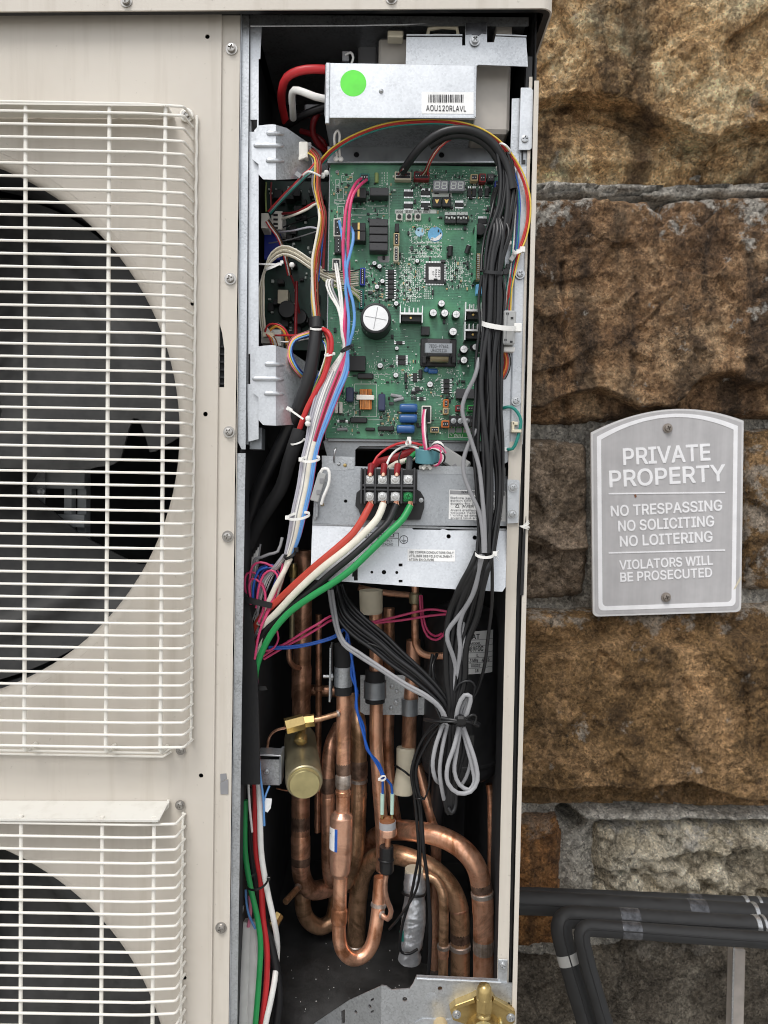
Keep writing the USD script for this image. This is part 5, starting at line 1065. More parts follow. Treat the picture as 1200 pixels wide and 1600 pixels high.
pipe('thin brass ended line below the terminal cover', [(459, 880, .14), (457, 930, .14), (456, 1000, .15)], 4.5, 'brass_dull', [(890, 22, 1.6, 'brass')])
pipe('slim dark riser between the two thick left pipes', [(498, 960, .2), (498, 1080, .2), (497, 1180, .2), (496, 1300, .2)], 5, 'copper_dark', [(1075, 10, 1.5, 'copper_dark')])
t = pipe('front copper pipe through the filter drier, ending in a hairpin bend', [(536, 1010, .085), (536.5, 1100, .085), (536, 1250, .085), (533, 1350, .084), (531, 1410, .084), (530.5, 1468, .084), (536, 1486, .085), (546, 1496, .087), (556, 1498, .09), (570, 1492, .092), (581, 1476, .094), (587, 1450, .096), (591, 1420, .10), (595, 1370, .105)], 11.2, 'copper', [(1200, 20, 1.012, 'scorch'), (1218, 22, 1.12, 'solder'), (1236, 8, 1.1, 'copper'), (1160, 12, 1.008, 'copper_dark'), (1414, 7, 1.14, 'solder'), (1434, 26, 1.16, 'copper', 530)])
q = lambda y: at(533.5 + (1270 - y) * .02, y, .084)
t.part('filter_drier', lathe(q(1268), q(1372) - q(1268), [(s_ * pm(.084), r_ * pm(.084)) for s_, r_ in ((0, 11), (2, 13), (6, 17), (9, 18), (60, 18), (62, 17.4), (66, 17.2), (80, 17.2), (84, 16.6), (96, 16.4), (99, 14), (104, 12))], 32), 'copper_bright', 40)
n = t.part('drier_label', (lathe(q(1289), q(1325) - q(1289), [(0, 18.2 * pm(.084)), (36 * pm(.084), 18.2 * pm(.084))], 48)), 'label_white')
# keep only the part of the sleeve facing left-front, as a wrapped label
def sector(m, axis_p, a0, a1):
    v, f = m; an = np.degrees(np.arctan2(v[:, 0] - axis_p[0], -(v[:, 1] - axis_p[1]))); ok = (an > a0) & (an < a1); return v, f[ok[f].all(1)]
n.mesh = sector(n.mesh, q(1307), -96, -14)
t.part('label_band', sector(lathe(q(1289), q(1325) - q(1289), [(0, 18.35 * pm(.084)), (36 * pm(.084), 18.35 * pm(.084))], 48), q(1307), -32, -14), 'blue', under=n)
t.part('label_arrow', join([bar(q(1312) + [-.0093, -.0063, 0], q(1294) + [-.0093, -.0063, 0], .0009, .0004, (-1, -.6, 0)), bar(q(1294) + [-.0093, -.0063, 0], q(1300) + [-.0105, -.0048, 0], .0009, .0004, (-1, -.6, 0)), bar(q(1294) + [-.0093, -.0063, 0], q(1300) + [-.008, -.0076, 0], .0009, .0004, (-1, -.6, 0))]), 'ink', under=n)
t.part('rubber_collar', lathe(at(536, 1006, .085), at(536, 1083, .085) - at(536, 1006, .085), [(0, 13.6 * pm(.085)), (80 * pm(.085), 13.6 * pm(.085))], 24), 'foam_black', 40)
n = t.part('pipe_clip', lathe(at(536, 1041, .085), at(536, 1072, .085) - at(536, 1041, .085), [(0, 14.3 * pm(.085)), (31 * pm(.085), 14.3 * pm(.085))], 24), 'galvanised', 40)
t.part('clip_plate', bx(514, 1012, 517, 1098, .07, .03), 'galvanised', under=n); t.part('clip_screw', rod(at(505, 1057, .085), at(521, 1057, .085), .0018, n=10), 'zinc', 40, under=n); t.part('clip_screw', rod(at(516, 1057, .08), at(520, 1057, .08), .0045, n=8), 'zinc', 40, under=n)
t = pipe('straight copper pipe right of the drier, rubber clipped at its top', [(587, 955, .12), (587.5, 1000, .12), (588, 1090, .12), (588, 1160, .12), (592, 1230, .122), (597, 1300, .124), (598, 1360, .125)], 10.4, 'copper', [(950, 30, 1.0, 'copper')])
cap = lathe(at(579.5, 922, .118), at(580.5, 959, .118) - at(579.5, 922, .118), [(0, 18.5 * pm(.118)), (33 * pm(.118), 18 * pm(.118)), (37 * pm(.118), 16 * pm(.118))], 28)
t.part('plastic_cap', cap, 'ivory', 40)
t.part('rubber_collar', lathe(at(586, 1047, .12), at(586, 1098, .12) - at(586, 1047, .12), [(0, 15.5 * pm(.12)), (51 * pm(.12), 15.5 * pm(.12))], 24), 'foam_black', 40)
n = t.part('pipe_clip', lathe(at(586, 1064, .12), at(586, 1090, .12) - at(586, 1064, .12), [(0, 18 * pm(.12)), (2 * pm(.12), 17.6 * pm(.12)), (24 * pm(.12), 17.6 * pm(.12)), (26 * pm(.12), 18.2 * pm(.12))], 28), 'steel_grey', 40)
t.part('clip_plate', plate([(563, 1055), (640, 1055), (655, 1090), (668, 1088), (668, 1117), (570, 1117), (563, 1112)], .15, .0014), 'galvanised', under=n)
for x, y, r_ in ((612.5, 1073, 4.5), (620, 1081, 3.6), (618.5, 1098, 5.2), (611, 1106.5, 4)): t.part('screw', screw(x, y, .149, r_), 'zinc', 40, under=n)
pipe('reddish copper pipe half hidden behind the clipped one', [(608, 950, .19), (608, 1080, .19), (607, 1180, .19), (612, 1240, .19), (620, 1290, .19)], 9, 'copper', group=PIPES)
t = pipe('dull copper stub entering the beige foam cone', [(646, 1000, .15), (645, 1050, .15), (640, 1120, .15), (638, 1180, .15), (632, 1230, .15)], 11.5, 'copper_dark')
n = t.part('pipe_clip', lathe(at(640, 1091, .149), at(640, 1117, .149) - at(640, 1091, .149), [(0, 12.8 * pm(.15)), (26 * pm(.15), 12.8 * pm(.15))], 24), 'steel_grey', 40)
f_ = Thing('foam_cone', 'beige foam insulation cone tied with a black cable tie', 'insulation')
P0, P1 = at(634, 1168, .145), at(629, 1240, .14)
f_.part('foam', lathe(P0, P1 - P0, [(0, 14 * pm(.14)), (3 * pm(.14), 15 * pm(.14)), (22 * pm(.14), 13.5 * pm(.14)), (34 * pm(.14), 12.8 * pm(.14)), (50 * pm(.14), 14.5 * pm(.14)), (66 * pm(.14), 16.5 * pm(.14)), (72 * pm(.14), 15 * pm(.14))], 26), 'ivory', 50)
f_.part('cable_tie', wire([(617, 1196, .135), (624, 1200, .128), (633, 1206, .124), (640, 1212, .128), (644, 1209, .14)], 1.8), 'black', True)
pipe('thin copper elbow under the brass nut, turning right', [(649, 915, .12), (648.5, 990, .12), (650, 1008, .12), (657, 1019, .12), (668, 1024, .12), (695, 1025, .12)], 5.6, 'copper', [(932, 20, 1.75, 'brass_dull', 649)])
pipe('large copper pipe arching right and down beside the flange', [(560, 1335, .22), (585, 1310, .20), (610, 1298, .18), (650, 1299, .15), (690, 1308, .135), (722, 1326, .125), (743, 1352, .12), (752, 1385, .12), (755, 1430, .12), (754, 1640, .12)], 16, 'copper', [(1386, 14, 1.015, 'scorch', 751), (1397, 8, 1.10, 'solder', 752), (1415, 30, 1.06, 'copper', 753), (1480, 22, 1.03, 'solder', 755)])
pipe('second arching copper pipe, under the large one', [(556, 1480, .2), (560, 1400, .19), (568, 1362, .18), (585, 1342, .17), (610, 1335, .16), (640, 1341, .15), (676, 1358, .145), (702, 1384, .14), (716, 1415, .138), (719, 1470, .138), (718, 1640, .138)], 15, 'copper_brown', [(1466, 16, 1.015, 'scorch', 718), (1478, 8, 1.12, 'solder', 718), (1420, 4, 1.02, 'copper_dark', 718), (1474, 8, 1.1, 'solder', 556)])
pipe('slender copper pipe curving down in front of the second arch', [(640, 1366, .125), (664, 1368, .12), (680, 1374, .115), (690, 1390, .112), (693, 1412, .11), (693, 1470, .11), (690, 1640, .11)], 7.8, 'copper_brown', [(1478, 7, 1.3, 'solder', 692), (1487, 14, 1.15, 'copper', 692)])
pipe('straight pinkish copper pipe behind the silver foil bundle', [(652, 1195, .19), (664, 1240, .185), (676, 1285, .18), (681, 1320, .18), (680, 1380, .18), (677, 1640, .18)], 8.5, 'copper')
pipe('thin copper riser by the right cabinet edge', [(764, 1225, .16), (766, 1240, .16), (767, 1340, .16), (766, 1640, .16)], 5.4, 'copper')
pipe('thick brown pipe just left of the drier, brazed half way', [(530, 1135, .2), (517, 1165, .18), (513, 1200, .17), (513, 1290, .17), (514, 1360, .175), (520, 1385, .2)], 11, 'copper_dark', [(1226, 24, 1.1, 'scorch'), (1250, 12, 1.06, 'copper')])
pipe('thick brown pipe just right of the drier, brazed half way', [(552, 1090, .2), (560, 1135, .17), (561, 1180, .165), (560, 1260, .165), (556, 1330, .165), (540, 1380, .18)], 12.5, 'copper_brown', [(1203, 28, 1.1, 'scorch'), (1222, 6, 1.12, 'solder'), (1245, 10, 1.05, 'copper_brown')])
pipe('brown crossover pipe running high behind the harness ties', [(475, 1078, .22), (500, 1079, .22), (540, 1082, .22)], 9, 'copper_dark')
pipe('brown header pipe under the terminal cover', [(560, 918, .16), (600, 926, .165), (640, 930, .17)], 5, 'copper_dark')

# brass valve body with its fittings
v_ = Thing('brass_valve', 'large brass shut off valve pointing at the viewer with a round cap', 'valve')
A0, A1 = at(468, 1150, .14), at(475.5, 1222, .05); ax_ = A1 - A0; LL = np.linalg.norm(ax_); kk = pm(.06)
v_.part('body', lathe(A0, ax_, [(-.012, 12 * kk), (0, 24 * kk), (.006, 27 * kk), (LL * .5, 28.2 * kk), (LL - .004, 29 * kk), (LL, 28.6 * kk), (LL + .001, 27 * kk)], 40), 'brass_dull', 40)
v_.part('cap', lathe(A1, ax_, [(-.001, 25 * kk), (.004, 24.4 * kk), (.0055, 23 * kk), (.0056, .0001)], 40), 'brass_cap', 40)
v_.part('neck', lathe(at(472, 1136, .09), at(468.5, 1168, .075) - at(472, 1136, .09), [(0, .0040), (.008, .0040), (.009, .0062), (.012, .0066), (.016, .0066), (.018, .004)], 24), 'brass', 40)
v_.part('hex_nut', rod(at(446, 1135, .07), at(474, 1127.5, .075), 12.5 * pm(.07), n=6), 'brass'); v_.part('hex_nut', rod(at(475, 1127, .076), at(491.5, 1125, .076), 10 * pm(.07), n=6), 'brass'); v_.part('collar', rod(at(473, 1127.5, .076), at(477, 1126.8, .076), 8 * pm(.07), n=20), 'brass', 40)
v_.part('branch_tube', wire([(491, 1125.5, .076), (512, 1120, .078), (530, 1114, .082)], 4.6), 'copper_brown', True)
v_.part('braze', lathe(at(526, 1115.5, .078), at(532, 1113.5, .080) - at(526, 1115.5, .078), [(0, .0028), (.0015, .0038), (.003, .003)], 14), 'solder', 40)
v_.part('capillary', wire([(447, 1137, .07), (433, 1140.5, .072), (424, 1147, .075), (419, 1158, .078), (417.5, 1176, .082)], 2.2), 'copper', True)
b_ = Thing('sensor_clip_bracket', 'small zinc bracket with one screw left of the brass valve', 'bracket')
b_.part('face', bx(405.5, 1186, 437.5, 1227.5, .062, .0014), 'galvanised'); b_.part('flange', bar(at(405, 1174.5, .064), at(441, 1175.5, .064), .0014, .02), 'galvanised_bright'); b_.part('side', bx(436, 1176, 440, 1226, .062, .02), 'steel_grey'); b_.part('screw', screw(416.5, 1205.5, .0618, 6), 'zinc', 40)
b_.part('lug', lathe(at(420, 1174, .075), [0, 0, 1], [(0, .006), (.002, .006)], 20), 'steel_grey', 40); b_.part('capillary', wire([(432, 1232, .08), (445, 1235, .09), (460, 1236, .1)], 1.2), 'copper_dark', True)
s_ = Thing('service_port', 'brass service port on a slanted copper stub near the floor', 'valve')
a0, a1 = at(424, 1450, .10), at(450, 1402, .125); d_ = a1 - a0; l_ = np.linalg.norm(d_)
s_.part('cap', lathe(a0, d_, [(0, .0052), (.0015, .0062), (l_ * .42, .0062), (l_ * .44, .005)], 8), 'brass'); s_.part('hex', lathe(a0 + d_ * .46, d_, [(0, .0045), (.001, .0060), (l_ * .30, .0060), (l_ * .33, .0045)], 6), 'brass'); s_.part('stub', wire([(446, 1409, .122), (456, 1398, .135), (467, 1386, .16)], 5.2), 'copper_brown', True); s_.part('braze', lathe(at(464, 1389, .155), d_, [(0, .003), (.002, .0042), (.005, .003)], 14), 'solder', 40)
# compressor and its label
c_ = Thing('accumulator_tank', 'black cylindrical refrigerant tank with a white rating label behind the grey cable loops', 'tank')
R_ = .042; cc = np.array([.0885, .16, 0.0]); z0, z1 = at(735, 1240, .12)[2], at(735, 950, .12)[2]
c_.part('shell', lathe([cc[0], cc[1], z0], [0, 0, 1], [(0, R_ * .3), (.004, R_ * .7), (.011, R_ * .93), (.018, R_), (z1 - z0 - .03, R_), (z1 - z0 - .008, R_ * .8), (z1 - z0, R_ * .4)], 48), 'compressor_black', 40)
c_.part('foot', rod([cc[0] - .03, cc[1] + .035, zf], [cc[0] - .02, cc[1] + .02, z0 + .012], .008, n=12), 'compressor_black', 40)
zl0, zl1 = at(750, 1053, .12)[2], at(750, 986, .12)[2]
lab = sector(lathe([cc[0], cc[1], zl0], [0, 0, 1], [(0, R_ * 1.006), (zl1 - zl0, R_ * 1.006)], 96), cc, -10, 48)
n = c_.part('rating_label', lab, 'label_white')
def cyl_text(s, a, y, h, wdeg, bold=True):
    m = meshkit.text_mesh(s, h, .0002, bold); v = np.array(m.vertices); w = v[:, 0].max() - v[:, 0].min(); an = np.radians(a + (v[:, 0] - v[:, 0].min()) / w * wdeg); r = R_ * 1.009 + v[:, 2]; z = at(750, y, .12)[2]
    return np.c_[cc[0] + r * np.sin(an), cc[1] - r * np.cos(an), z + v[:, 1]], np.array(m.faces)
for s, a, y, h, w in (('AT', 8, 998, .0050, 12), ('MODEL', 6, 1007, .0024, 16), ('089FGC', 2, 1017.5, .0052, 24), ('L', 16, 1026, .003, 3), ('4.3 MPa', 2, 1034.5, .0036, 16), ('4.15', 24, 1034.5, .0036, 14), ('00337', 8, 1042, .003, 14), ('18', 14, 1050, .003, 5)):
    c_.part('lettering', cyl_text(s, a, y, h, w), 'ink', under=n)
for y in (1000, 1009, 1020, 1028, 1036, 1044): 
    z = at(750, y, .12)[2]; c_.part('rule', sector(lathe([cc[0], cc[1], z], [0, 0, 1], [(0, R_ * 1.011), (.0004, R_ * 1.011)], 96), cc, -9, 47), 'ink', under=n)
z = at(750, 1165, .12)[2]; c_.part('chalk_mark', sector(lathe([cc[0], cc[1], z], [0, 0, 1], [(0, R_ * 1.006), (.011, R_ * 1.006)], 96), cc, -4, 18), 'faint_chalk')
z = at(750, 1205, .12)[2]; c_.part('seam', lathe([cc[0], cc[1], z], [0, 0, 1], [(0, R_), (.001, R_ * 1.02), (.004, R_ * 1.02), (.005, R_)], 48), 'compressor_black', 40)
# pressure switch on the blue pair
p_ = Thing('pressure_switch', 'small pressure switch with blue wires, copper body and black plug', 'switch')
ax0 = at(606, 1304, .075); up = at(605, 1278, .075) - ax0; kk = pm(.075)
p_.part('body', lathe(ax0, up, [(-2 * kk, 11 * kk), (0, 14 * kk), (9 * kk, 14.4 * kk), (11 * kk, 13.5 * kk)], 28), 'copper_bright', 40); p_.part('collar', lathe(ax0, up, [(10 * kk, 13.4 * kk), (22 * kk, 13.4 * kk)], 28), 'light_grey', 40)
p_.part('cap', lathe(ax0, up, [(21 * kk, 13 * kk), (25 * kk, 12 * kk), (27 * kk, 6 * kk), (29 * kk, 4 * kk)], 24), 'brown', 40); p_.part('lettering', text_on(ax0 + up * .5 + [0, -14 * kk, 0], [1, 0, 0], [0, 0, 1], '8VN01', 7 * kk, True, width=17 * kk), 'ink')
p_.part('stem', rod(at(606, 1302, .075), at(605.5, 1330, .075), 4.4 * kk), 'copper', True); p_.part('plug', lathe(at(604, 1322, .075), at(604, 1367, .075) - at(604, 1322, .075), [(0, 11 * kk), (2 * kk, 11.4 * kk), (40 * kk, 11.2 * kk), (43 * kk, 9 * kk)], 20), 'black', 40); p_.part('cable_tie', ring_on(at(603.5, 1343, .075), [0, .1, 1], 11.6 * kk, 1.6 * kk), 'black', True)
p_.part('thin_tube', wire([(603, 1366, .075), (601.5, 1392, .078), (606, 1410, .08), (611, 1424, .082), (606, 1436, .086), (595, 1428, .092)], 4.2), 'copper_bright', True); p_.part('braze', lathe(at(598, 1430, .09), at(592, 1426, .094) - at(598, 1430, .09), [(0, .0025), (.0012, .0042), (.003, .0028)], 14), 'solder', 40)
for x in (597, 612.5): p_.part('terminal_sleeve', rod(at(x + .5, 1240, .07), at(x, 1272, .072), 3.3 * kk, 3.0 * kk, 12), 'mint', 40); p_.part('blade', bx(x - 1.5, 1270, x + 1.5, 1280, .072, .002), 'brass')
# silver foil bundle
fo = Thing('foil_insulation', 'crumpled silver foil sleeve tied with black ties near the floor', 'insulation')
pts = spline(px([(647, 1362, .12), (648, 1400, .115), (645, 1450, .11), (641, 1482, .105), (640, 1500, .105)]), .0016)
v, f = tube(pts, 18.5 * pm(.11) * np.interp(np.linspace(0, 1, len(pts)), [0, .06, .2, .27, .5, .84, .89, .95, 1], [.82, .9, 1, .86, 1.08, 1, .84, .98, 1.0]), 40)
nz = meshkit.fbm(v * np.array([120, 120, 210]), 4, 2) - .5; rid = np.abs(meshkit.fbm(v * np.array([170, 170, 420]) + 9, 3, 5) - .5)
ctr = pts[np.argmin(((v[:, None] - pts[None]) ** 2).sum(-1), 1)]; dv = (v - ctr); dv /= np.linalg.norm(dv, axis=1, keepdims=True) + 1e-9
fo.part('foil', (v + dv * (nz * .0016 - rid * .0022)[:, None], f), 'foil', 25); fo.part('foam_core', lathe(at(647, 1357, .12), at(647, 1364, .12) - at(647, 1357, .12), [(0, 14.5 * pm(.12)), (8 * pm(.12), 14.8 * pm(.12))], 24), 'ivory', 40)
for y, w in ((1396, 17.5), (1481, 17)): fo.part('cable_tie', ring_on(at(646.5 if y < 1450 else 641.5, y, .112), [0.05, .25, 1], w * pm(.11), 1.9 * pm(.11), 28), 'black', True)
fo.part('sensor_clip', bx(624, 1457, 631, 1472, .085, .004), 'teal')

# ------------------------------------------------------------------ valve plate at the bottom front
vp = Thing('valve_plate', 'galvanised steel valve plate with notched upper edge at the bottom of the opening', 'steel plate')
vp.part('front_sheet', plate([(596, 1540), (604, 1541), (612, 1547), (640, 1545), (645, 1538), (650, 1527), (782, 1533), (783, 1536), (803, 1537), (804, 1700), (594, 1700)], .006, .0014, [(687.5, 1544.5, 3), (632.5, 1561.5, 3.2), (723, 1591, 2.4), (795, 1568, 1.8)]), 'galvanised')
wl = plane3((596, 1540, .006), (594, 1700, .006), (490, 1600, .05))
vp.part('side_sheet', plate([(596, 1540), (545, 1563), (490, 1600), (430, 1665), (430, 1720), (594, 1720)], plane=wl, holes=[(578, 1572.5, 2.5), [(579, 1561.5), (584, 1559), (584, 1562.5), (579, 1565)], [(579, 1580), (584, 1577.5), (584, 1581), (579, 1583.5)], (556, 1581, 2.2), [(533, 1580), (539, 1577), (539, 1598), (534, 1600)]], th=.0014), 'galvanised_dull')
vp.part('fixing_tab', bx(778, 1499, 793, 1536, .0075, .0012), 'galvanised'); vp.part('screw', screw(786, 1508, .0072, 7), 'zinc', 40); vp.part('edge_fold', bar(at(651, 1527, .008), at(782, 1533, .008), .0014, .006), 'galvanised_bright'); vp.part('dent', lathe(at(674, 1562, .006), FRONT, [(0, .007), (.0006, .0045), (.0008, .0005)], 24), 'galvanised', 40)
vp.part('port_window', plate([(648, 1598), (660, 1592), (740, 1594), (750, 1640), (640, 1640)], .0052, .0006), 'galvanised_bright')
sv = Thing('service_valve', 'cast brass service valve with hexagon cap bolted to the valve plate', 'valve'); k0 = pm(-.004)
sv.part('flange', plate([(703, 1578), (712, 1570), (737, 1560), (744, 1556), (770, 1556), (776, 1566), (794, 1575), (805, 1582), (804, 1597), (796, 1604), (786, 1612), (774, 1650), (735, 1650), (726, 1600), (708, 1594)], -.002, .008), 'brass')
sv.part('body', lathe(at(755, 1604, .002), [0, -1, -.08], [(0, 30 * k0), (.006, 29 * k0), (.014, 25.5 * k0), (.020, 22 * k0), (.0225, 19 * k0)], 36), 'brass', 40)
h0, h1 = at(755.5, 1582, -.012), at(756.5, 1549, -.008)
sv.part('hex_stem', lathe(h0, h1 - h0, [(-6 * k0, 11 * k0), (0, 12 * k0), (2 * k0, 13.4 * k0), (19 * k0, 13.4 * k0), (23 * k0, 11.5 * k0)], 6), 'brass')
sv.part('stem_cap', lathe(h0, h1 - h0, [(18 * k0, 12.2 * k0), (30 * k0, 12.2 * k0), (37 * k0, 11 * k0), (41 * k0, 8 * k0), (43 * k0, 3 * k0)], 28), 'brass', 40)
sv.part('stem_collar', lathe(h0, h1 - h0, [(-9 * k0, 9 * k0), (-7 * k0, 11.5 * k0), (-4 * k0, 11.5 * k0), (-2 * k0, 10 * k0)], 28), 'brass', 40)
sv.part('front_cap', lathe(at(755, 1611, -.019), [0, -1, -.08], [(0, 17 * k0), (.005, 16 * k0), (.0055, .0001)], 32), 'brass_cap', 40)
sv.part('flange_rib', bar(at(712, 1572, -.0035), at(742, 1561, -.0035), 7 * k0, .004), 'brass'); sv.part('flange_rib', bar(at(770, 1561, -.0035), at(797, 1577, -.0035), 7 * k0, .004), 'brass')
for x, y in ((713.5, 1584.5), (798, 1589.5)): sv.part('screw', screw(x, y, -.0022, 7), 'zinc', 40)
sv.part('relief_pin', lathe(at(782, 1595, -.002), FRONT, [(0, 3 * k0), (.003, 2.6 * k0), (.004, .0001)], 12), 'brass_cap', 40)
cs = solo('copper_stub', lathe(at(688, 1600, .006), [0.02, -1, .3], [(0, 11.5 * k0), (.016, 11.5 * k0), (.0185, 9.5 * k0), (.019, .0002)], 28), 'connector_tan', 'short capped copper stub left of the brass service valve', 'pipe', 40)
# ------------------------------------------------------------------ wires
def shifted(pts, o, dY=0.0, wob=0.0, seed=0):
    """a path beside another one: o pixels to its left as one travels along, dY nearer or deeper"""
    q = np.array(pts, float); t = np.gradient(q[:, :2], axis=0); t /= np.linalg.norm(t, axis=1, keepdims=True) + 1e-9
    r = np.random.default_rng(seed); w = r.normal(0, wob, len(q)) if wob else 0
    oo = np.broadcast_to(o, (len(q),)) + w
    return [(x - b * s, y + a * s, Y + dY) for (x, y, Y), (a, b), s in zip(q, t, oo)]
def harness(name, label, cat='wires', group=None): return Thing(name, label, cat, group)
def strand(t, pts, r, m, n=7, nm='wire', Y=None, label=None):
    r *= .82 if nm == 'wire' else .86
    return t.part(nm, wire(pts, r, Y, n), m, True, label=label)

# four power cables
PC = 'thick power cables clamped to the terminal block'
def power(label, pts, r, m, bare=True):
    t = Thing('power_cable', label, 'cable', PC)
    t.part('insulation', wire(pts, r * .93, n=14), m, True)
    if bare: t.part('bare_strands', join([tube(spline(px([(pts[0][0] + dx, pts[0][1] - 7, -.003), (pts[0][0] + dx * 1.6, pts[0][1] + 2, pts[0][2] - .001)])), .0006, 5) for dx in (-2.5, -.8, .8, 2.5)]), 'copper_bright', True)
    return t
power('thick red power cable sweeping down left from the terminal block', [(579, 787, -.003), (570, 805, -.006), (552.5, 832, -.007), (530, 853, -.006), (499, 879, .000), (464, 910, .014), (434.5, 938, .028), (409, 963, .04), (393, 994, .05), (388, 1040, .06)], 5.8, 'brick_red')
power('thick white power cable between the red and the black one', [(599, 787, -.003), (591, 808, -.008), (566, 836, -.011), (540, 859, -.010), (503, 888, -.002), (466, 922, .012), (433, 957, .026), (412, 980, .036), (400, 1025, .046), (396, 1080, .056)], 6.0, 'cream')
power('thick black power cable between the white and the green one', [(619, 788, -.003), (607, 815, -.007), (584, 838, -.010), (552, 867, -.009), (520, 893, -.002), (487, 922, .010), (455, 946, .022), (424, 973, .032), (402, 1002, .04), (396, 1050, .05)], 5.6, 'soft_black')
power('second black cable tucked under the black and white pair', [(500, 897, .016), (470, 925, .022), (445, 950, .030), (418, 985, .04), (400, 1012, .045), (397, 1060, .05)], 6.5, 'black', False)
power('thick green earth cable lowest of the four on the terminal block', [(641, 790, -.003), (630, 810, -.008), (608, 832, -.012), (580, 860, -.013), (545, 893, -.010), (523, 909, -.006), (485, 933, .004), (450, 959, .016), (427, 986, .024), (408, 1021, .032), (400, 1046, .036), (397, 1085, .045)], 5.6, 'green')
# the cables that carry on down the lower left corner
lc = harness('lower_cable_group', 'red, white, green and black cables running down the lower left corner', 'cables')
strand(lc, [(395, 1180, .05), (399, 1230, .05), (400.5, 1330, .05), (408, 1378, .05), (411, 1436, .05), (417, 1484, .048), (416, 1540, .046), (409, 1600, .044), (400, 1680, .044)], 5.6, 'red', 12, 'cable')
strand(lc, [(398, 1180, .046), (404.5, 1228, .046), (408, 1330, .045), (412, 1360, .045), (419, 1398, .044), (427.5, 1436, .046), (433, 1470, .062), (433, 1490, .066), (429, 1532, .048), (422, 1569, .042), (415, 1600, .040), (404, 1680, .04)], 5.4, 'white', 12, 'cable')
strand(lc, [(383, 1250, .05), (383, 1330, .048), (391, 1384, .045), (402.5, 1436, .041), (407, 1474, .040), (404.5, 1532, .038), (399, 1600, .036), (392, 1680, .036)], 5.2, 'green', 12, 'cable')
strand(lc, [(388, 1230, .064), (391, 1320, .062), (400, 1385, .060), (412, 1435, .058), (424, 1478, .056), (433, 1520, .056), (436, 1555, .056), (432, 1600, .056), (422, 1680, .056)], 7.4, 'soft_black', 14, 'cable')
tie(lc, 402, 1377, .042, 34, 75, 'black', 14, 3.4, 1)
wf = Thing('white_wrapped_lines', 'lumpy white wrapped lines at the lower left corner behind the green cable', 'pipe')
for o, r_ in ((0, 11), (15, 8.5)):
    P = spline(px([(386 + o * .6, 1438, .058), (383 + o * .75, 1500, .05), (379 + o, 1560, .045), (377 + o, 1620, .042), (372 + o, 1700, .04)]), .003)
    wf.part('wrap', tube(P, r_ * pm(.07) * (1 + .16 * (meshkit.fbm(np.c_[P[:, 2] * 60, P[:, 2] * 0 + o, P[:, 0] * 9], 3, 3) - .5) * 2), 16), 'white_foam', True)
lw = harness('thin_lower_wires', 'thin pink, light blue and grey wires beside the white wrapped lines')
strand(lw, [(402, 1030, .04), (401.5, 1110, .042), (404, 1172, .044), (406.5, 1215, .044), (411, 1244, .044), (412, 1262, .045)], 2.2, 'soft_pink'); strand(lw, [(404, 1180, .04), (407, 1215, .04), (411, 1245, .04), (413, 1290, .045)], 2.2, 'sky_blue'); strand(lw, [(421, 1228, .05), (416, 1240, .045), (412, 1252, .042)], 2.0, 'sky_blue')
strand(lw, [(384, 1390, .05), (385, 1410, .048), (389, 1430, .046), (399, 1451, .046)], 2.4, 'sky_blue'); strand(lw, [(390, 1400, .052), (391.5, 1425, .05), (388, 1448, .05)], 3.4, 'soft_pink'); strand(lw, [(380, 1415, .05), (376, 1440, .05), (371, 1462, .05)], 2, 'light_grey'); strand(lw, [(376, 1420, .05), (373, 1440, .05), (369, 1470, .05)], 2, 'light_grey')
lw.part('wire_tag', plate([(414, 1247), (425, 1248), (423, 1263), (418, 1269.5), (412, 1267)], .043, .0004), 'label_white'); strand(lw, [(388, 1225, .046), (390, 1260, .046), (394, 1300, .048)], 2.4, 'white')
sh = Thing('insulation_sheet', 'black foam sheet standing along the left edge of the lower compartment', 'insulation')
shp = [(379, 925), (386, 930), (396, 985), (401, 1040), (403.5, 1100), (405, 1160), (405.5, 1226), (374, 1226), (374, 930)]
sh.part('sheet', plate(shp, .030, .004), 'foam_black')
# black corrugated sleeves on the left
sl = harness('black_sleeve_pair', 'two fat black cable sleeves slanting down behind the left wire harness', 'cable sleeve')
P = [(493, 498, .02), (494, 515, .018), (491, 545, .016), (483, 590, .016), (470, 628, .02), (452, 668, .028), (428, 715, .04), (404, 765, .055), (388, 815, .07), (378, 860, .08)]
sl.part('sleeve', wire(P, 10.2, n=16), 'soft_black', True); sl.part('cuff', wire([(494, 497, .017), (494.5, 513, .0155)], 8.8, n=14), 'chip_black', True)
sl.part('sleeve', wire([(468, 672, .018), (462, 690, .018), (452, 720, .03), (440, 760, .045), (425, 785, .055), (400, 825, .07), (385, 862, .08)], 10.5, n=16), 'foam_black', True)
tie(sl, 494, 513, .016, 17, 92, 'tie_white', 8, 3.2, 1); tie(sl, 464, 690, .016, 20, 72, 'tie_white', 9, 2.6, 1)
strand(sl, [(504, 514, .016), (512, 518, .010), (517.5, 528, .008), (518, 545, .008), (514, 565, .008), (506, 590, .009), (493, 614, .010), (480, 640, .012), (469, 670, .016)], 3.9, 'red', 10, 'cable'); strand(sl, [(506, 516, .02), (511, 525, .014), (513.5, 540, .012), (511, 562, .012), (503, 590, .013), (490, 614, .014), (477, 640, .016), (466, 670, .018)], 3.0, 'brick_red', 8, 'cable')
tie(sl, 514, 554, .006, 13, 80, 'tie_white', 6, 2.6, 1)
rt = Thing('release_tie', 'white cable tie with a twin ball clip beside the lower left bracket', 'cable tie'); rt.part('strap', bar(at(450, 638, .01), at(474, 655, .008), 3.2 * S0, .001), 'tie_white'); rt.part('strap_tab', bar(at(448, 637, .012), at(456, 642, .011), 6 * S0, .001), 'tie_white')
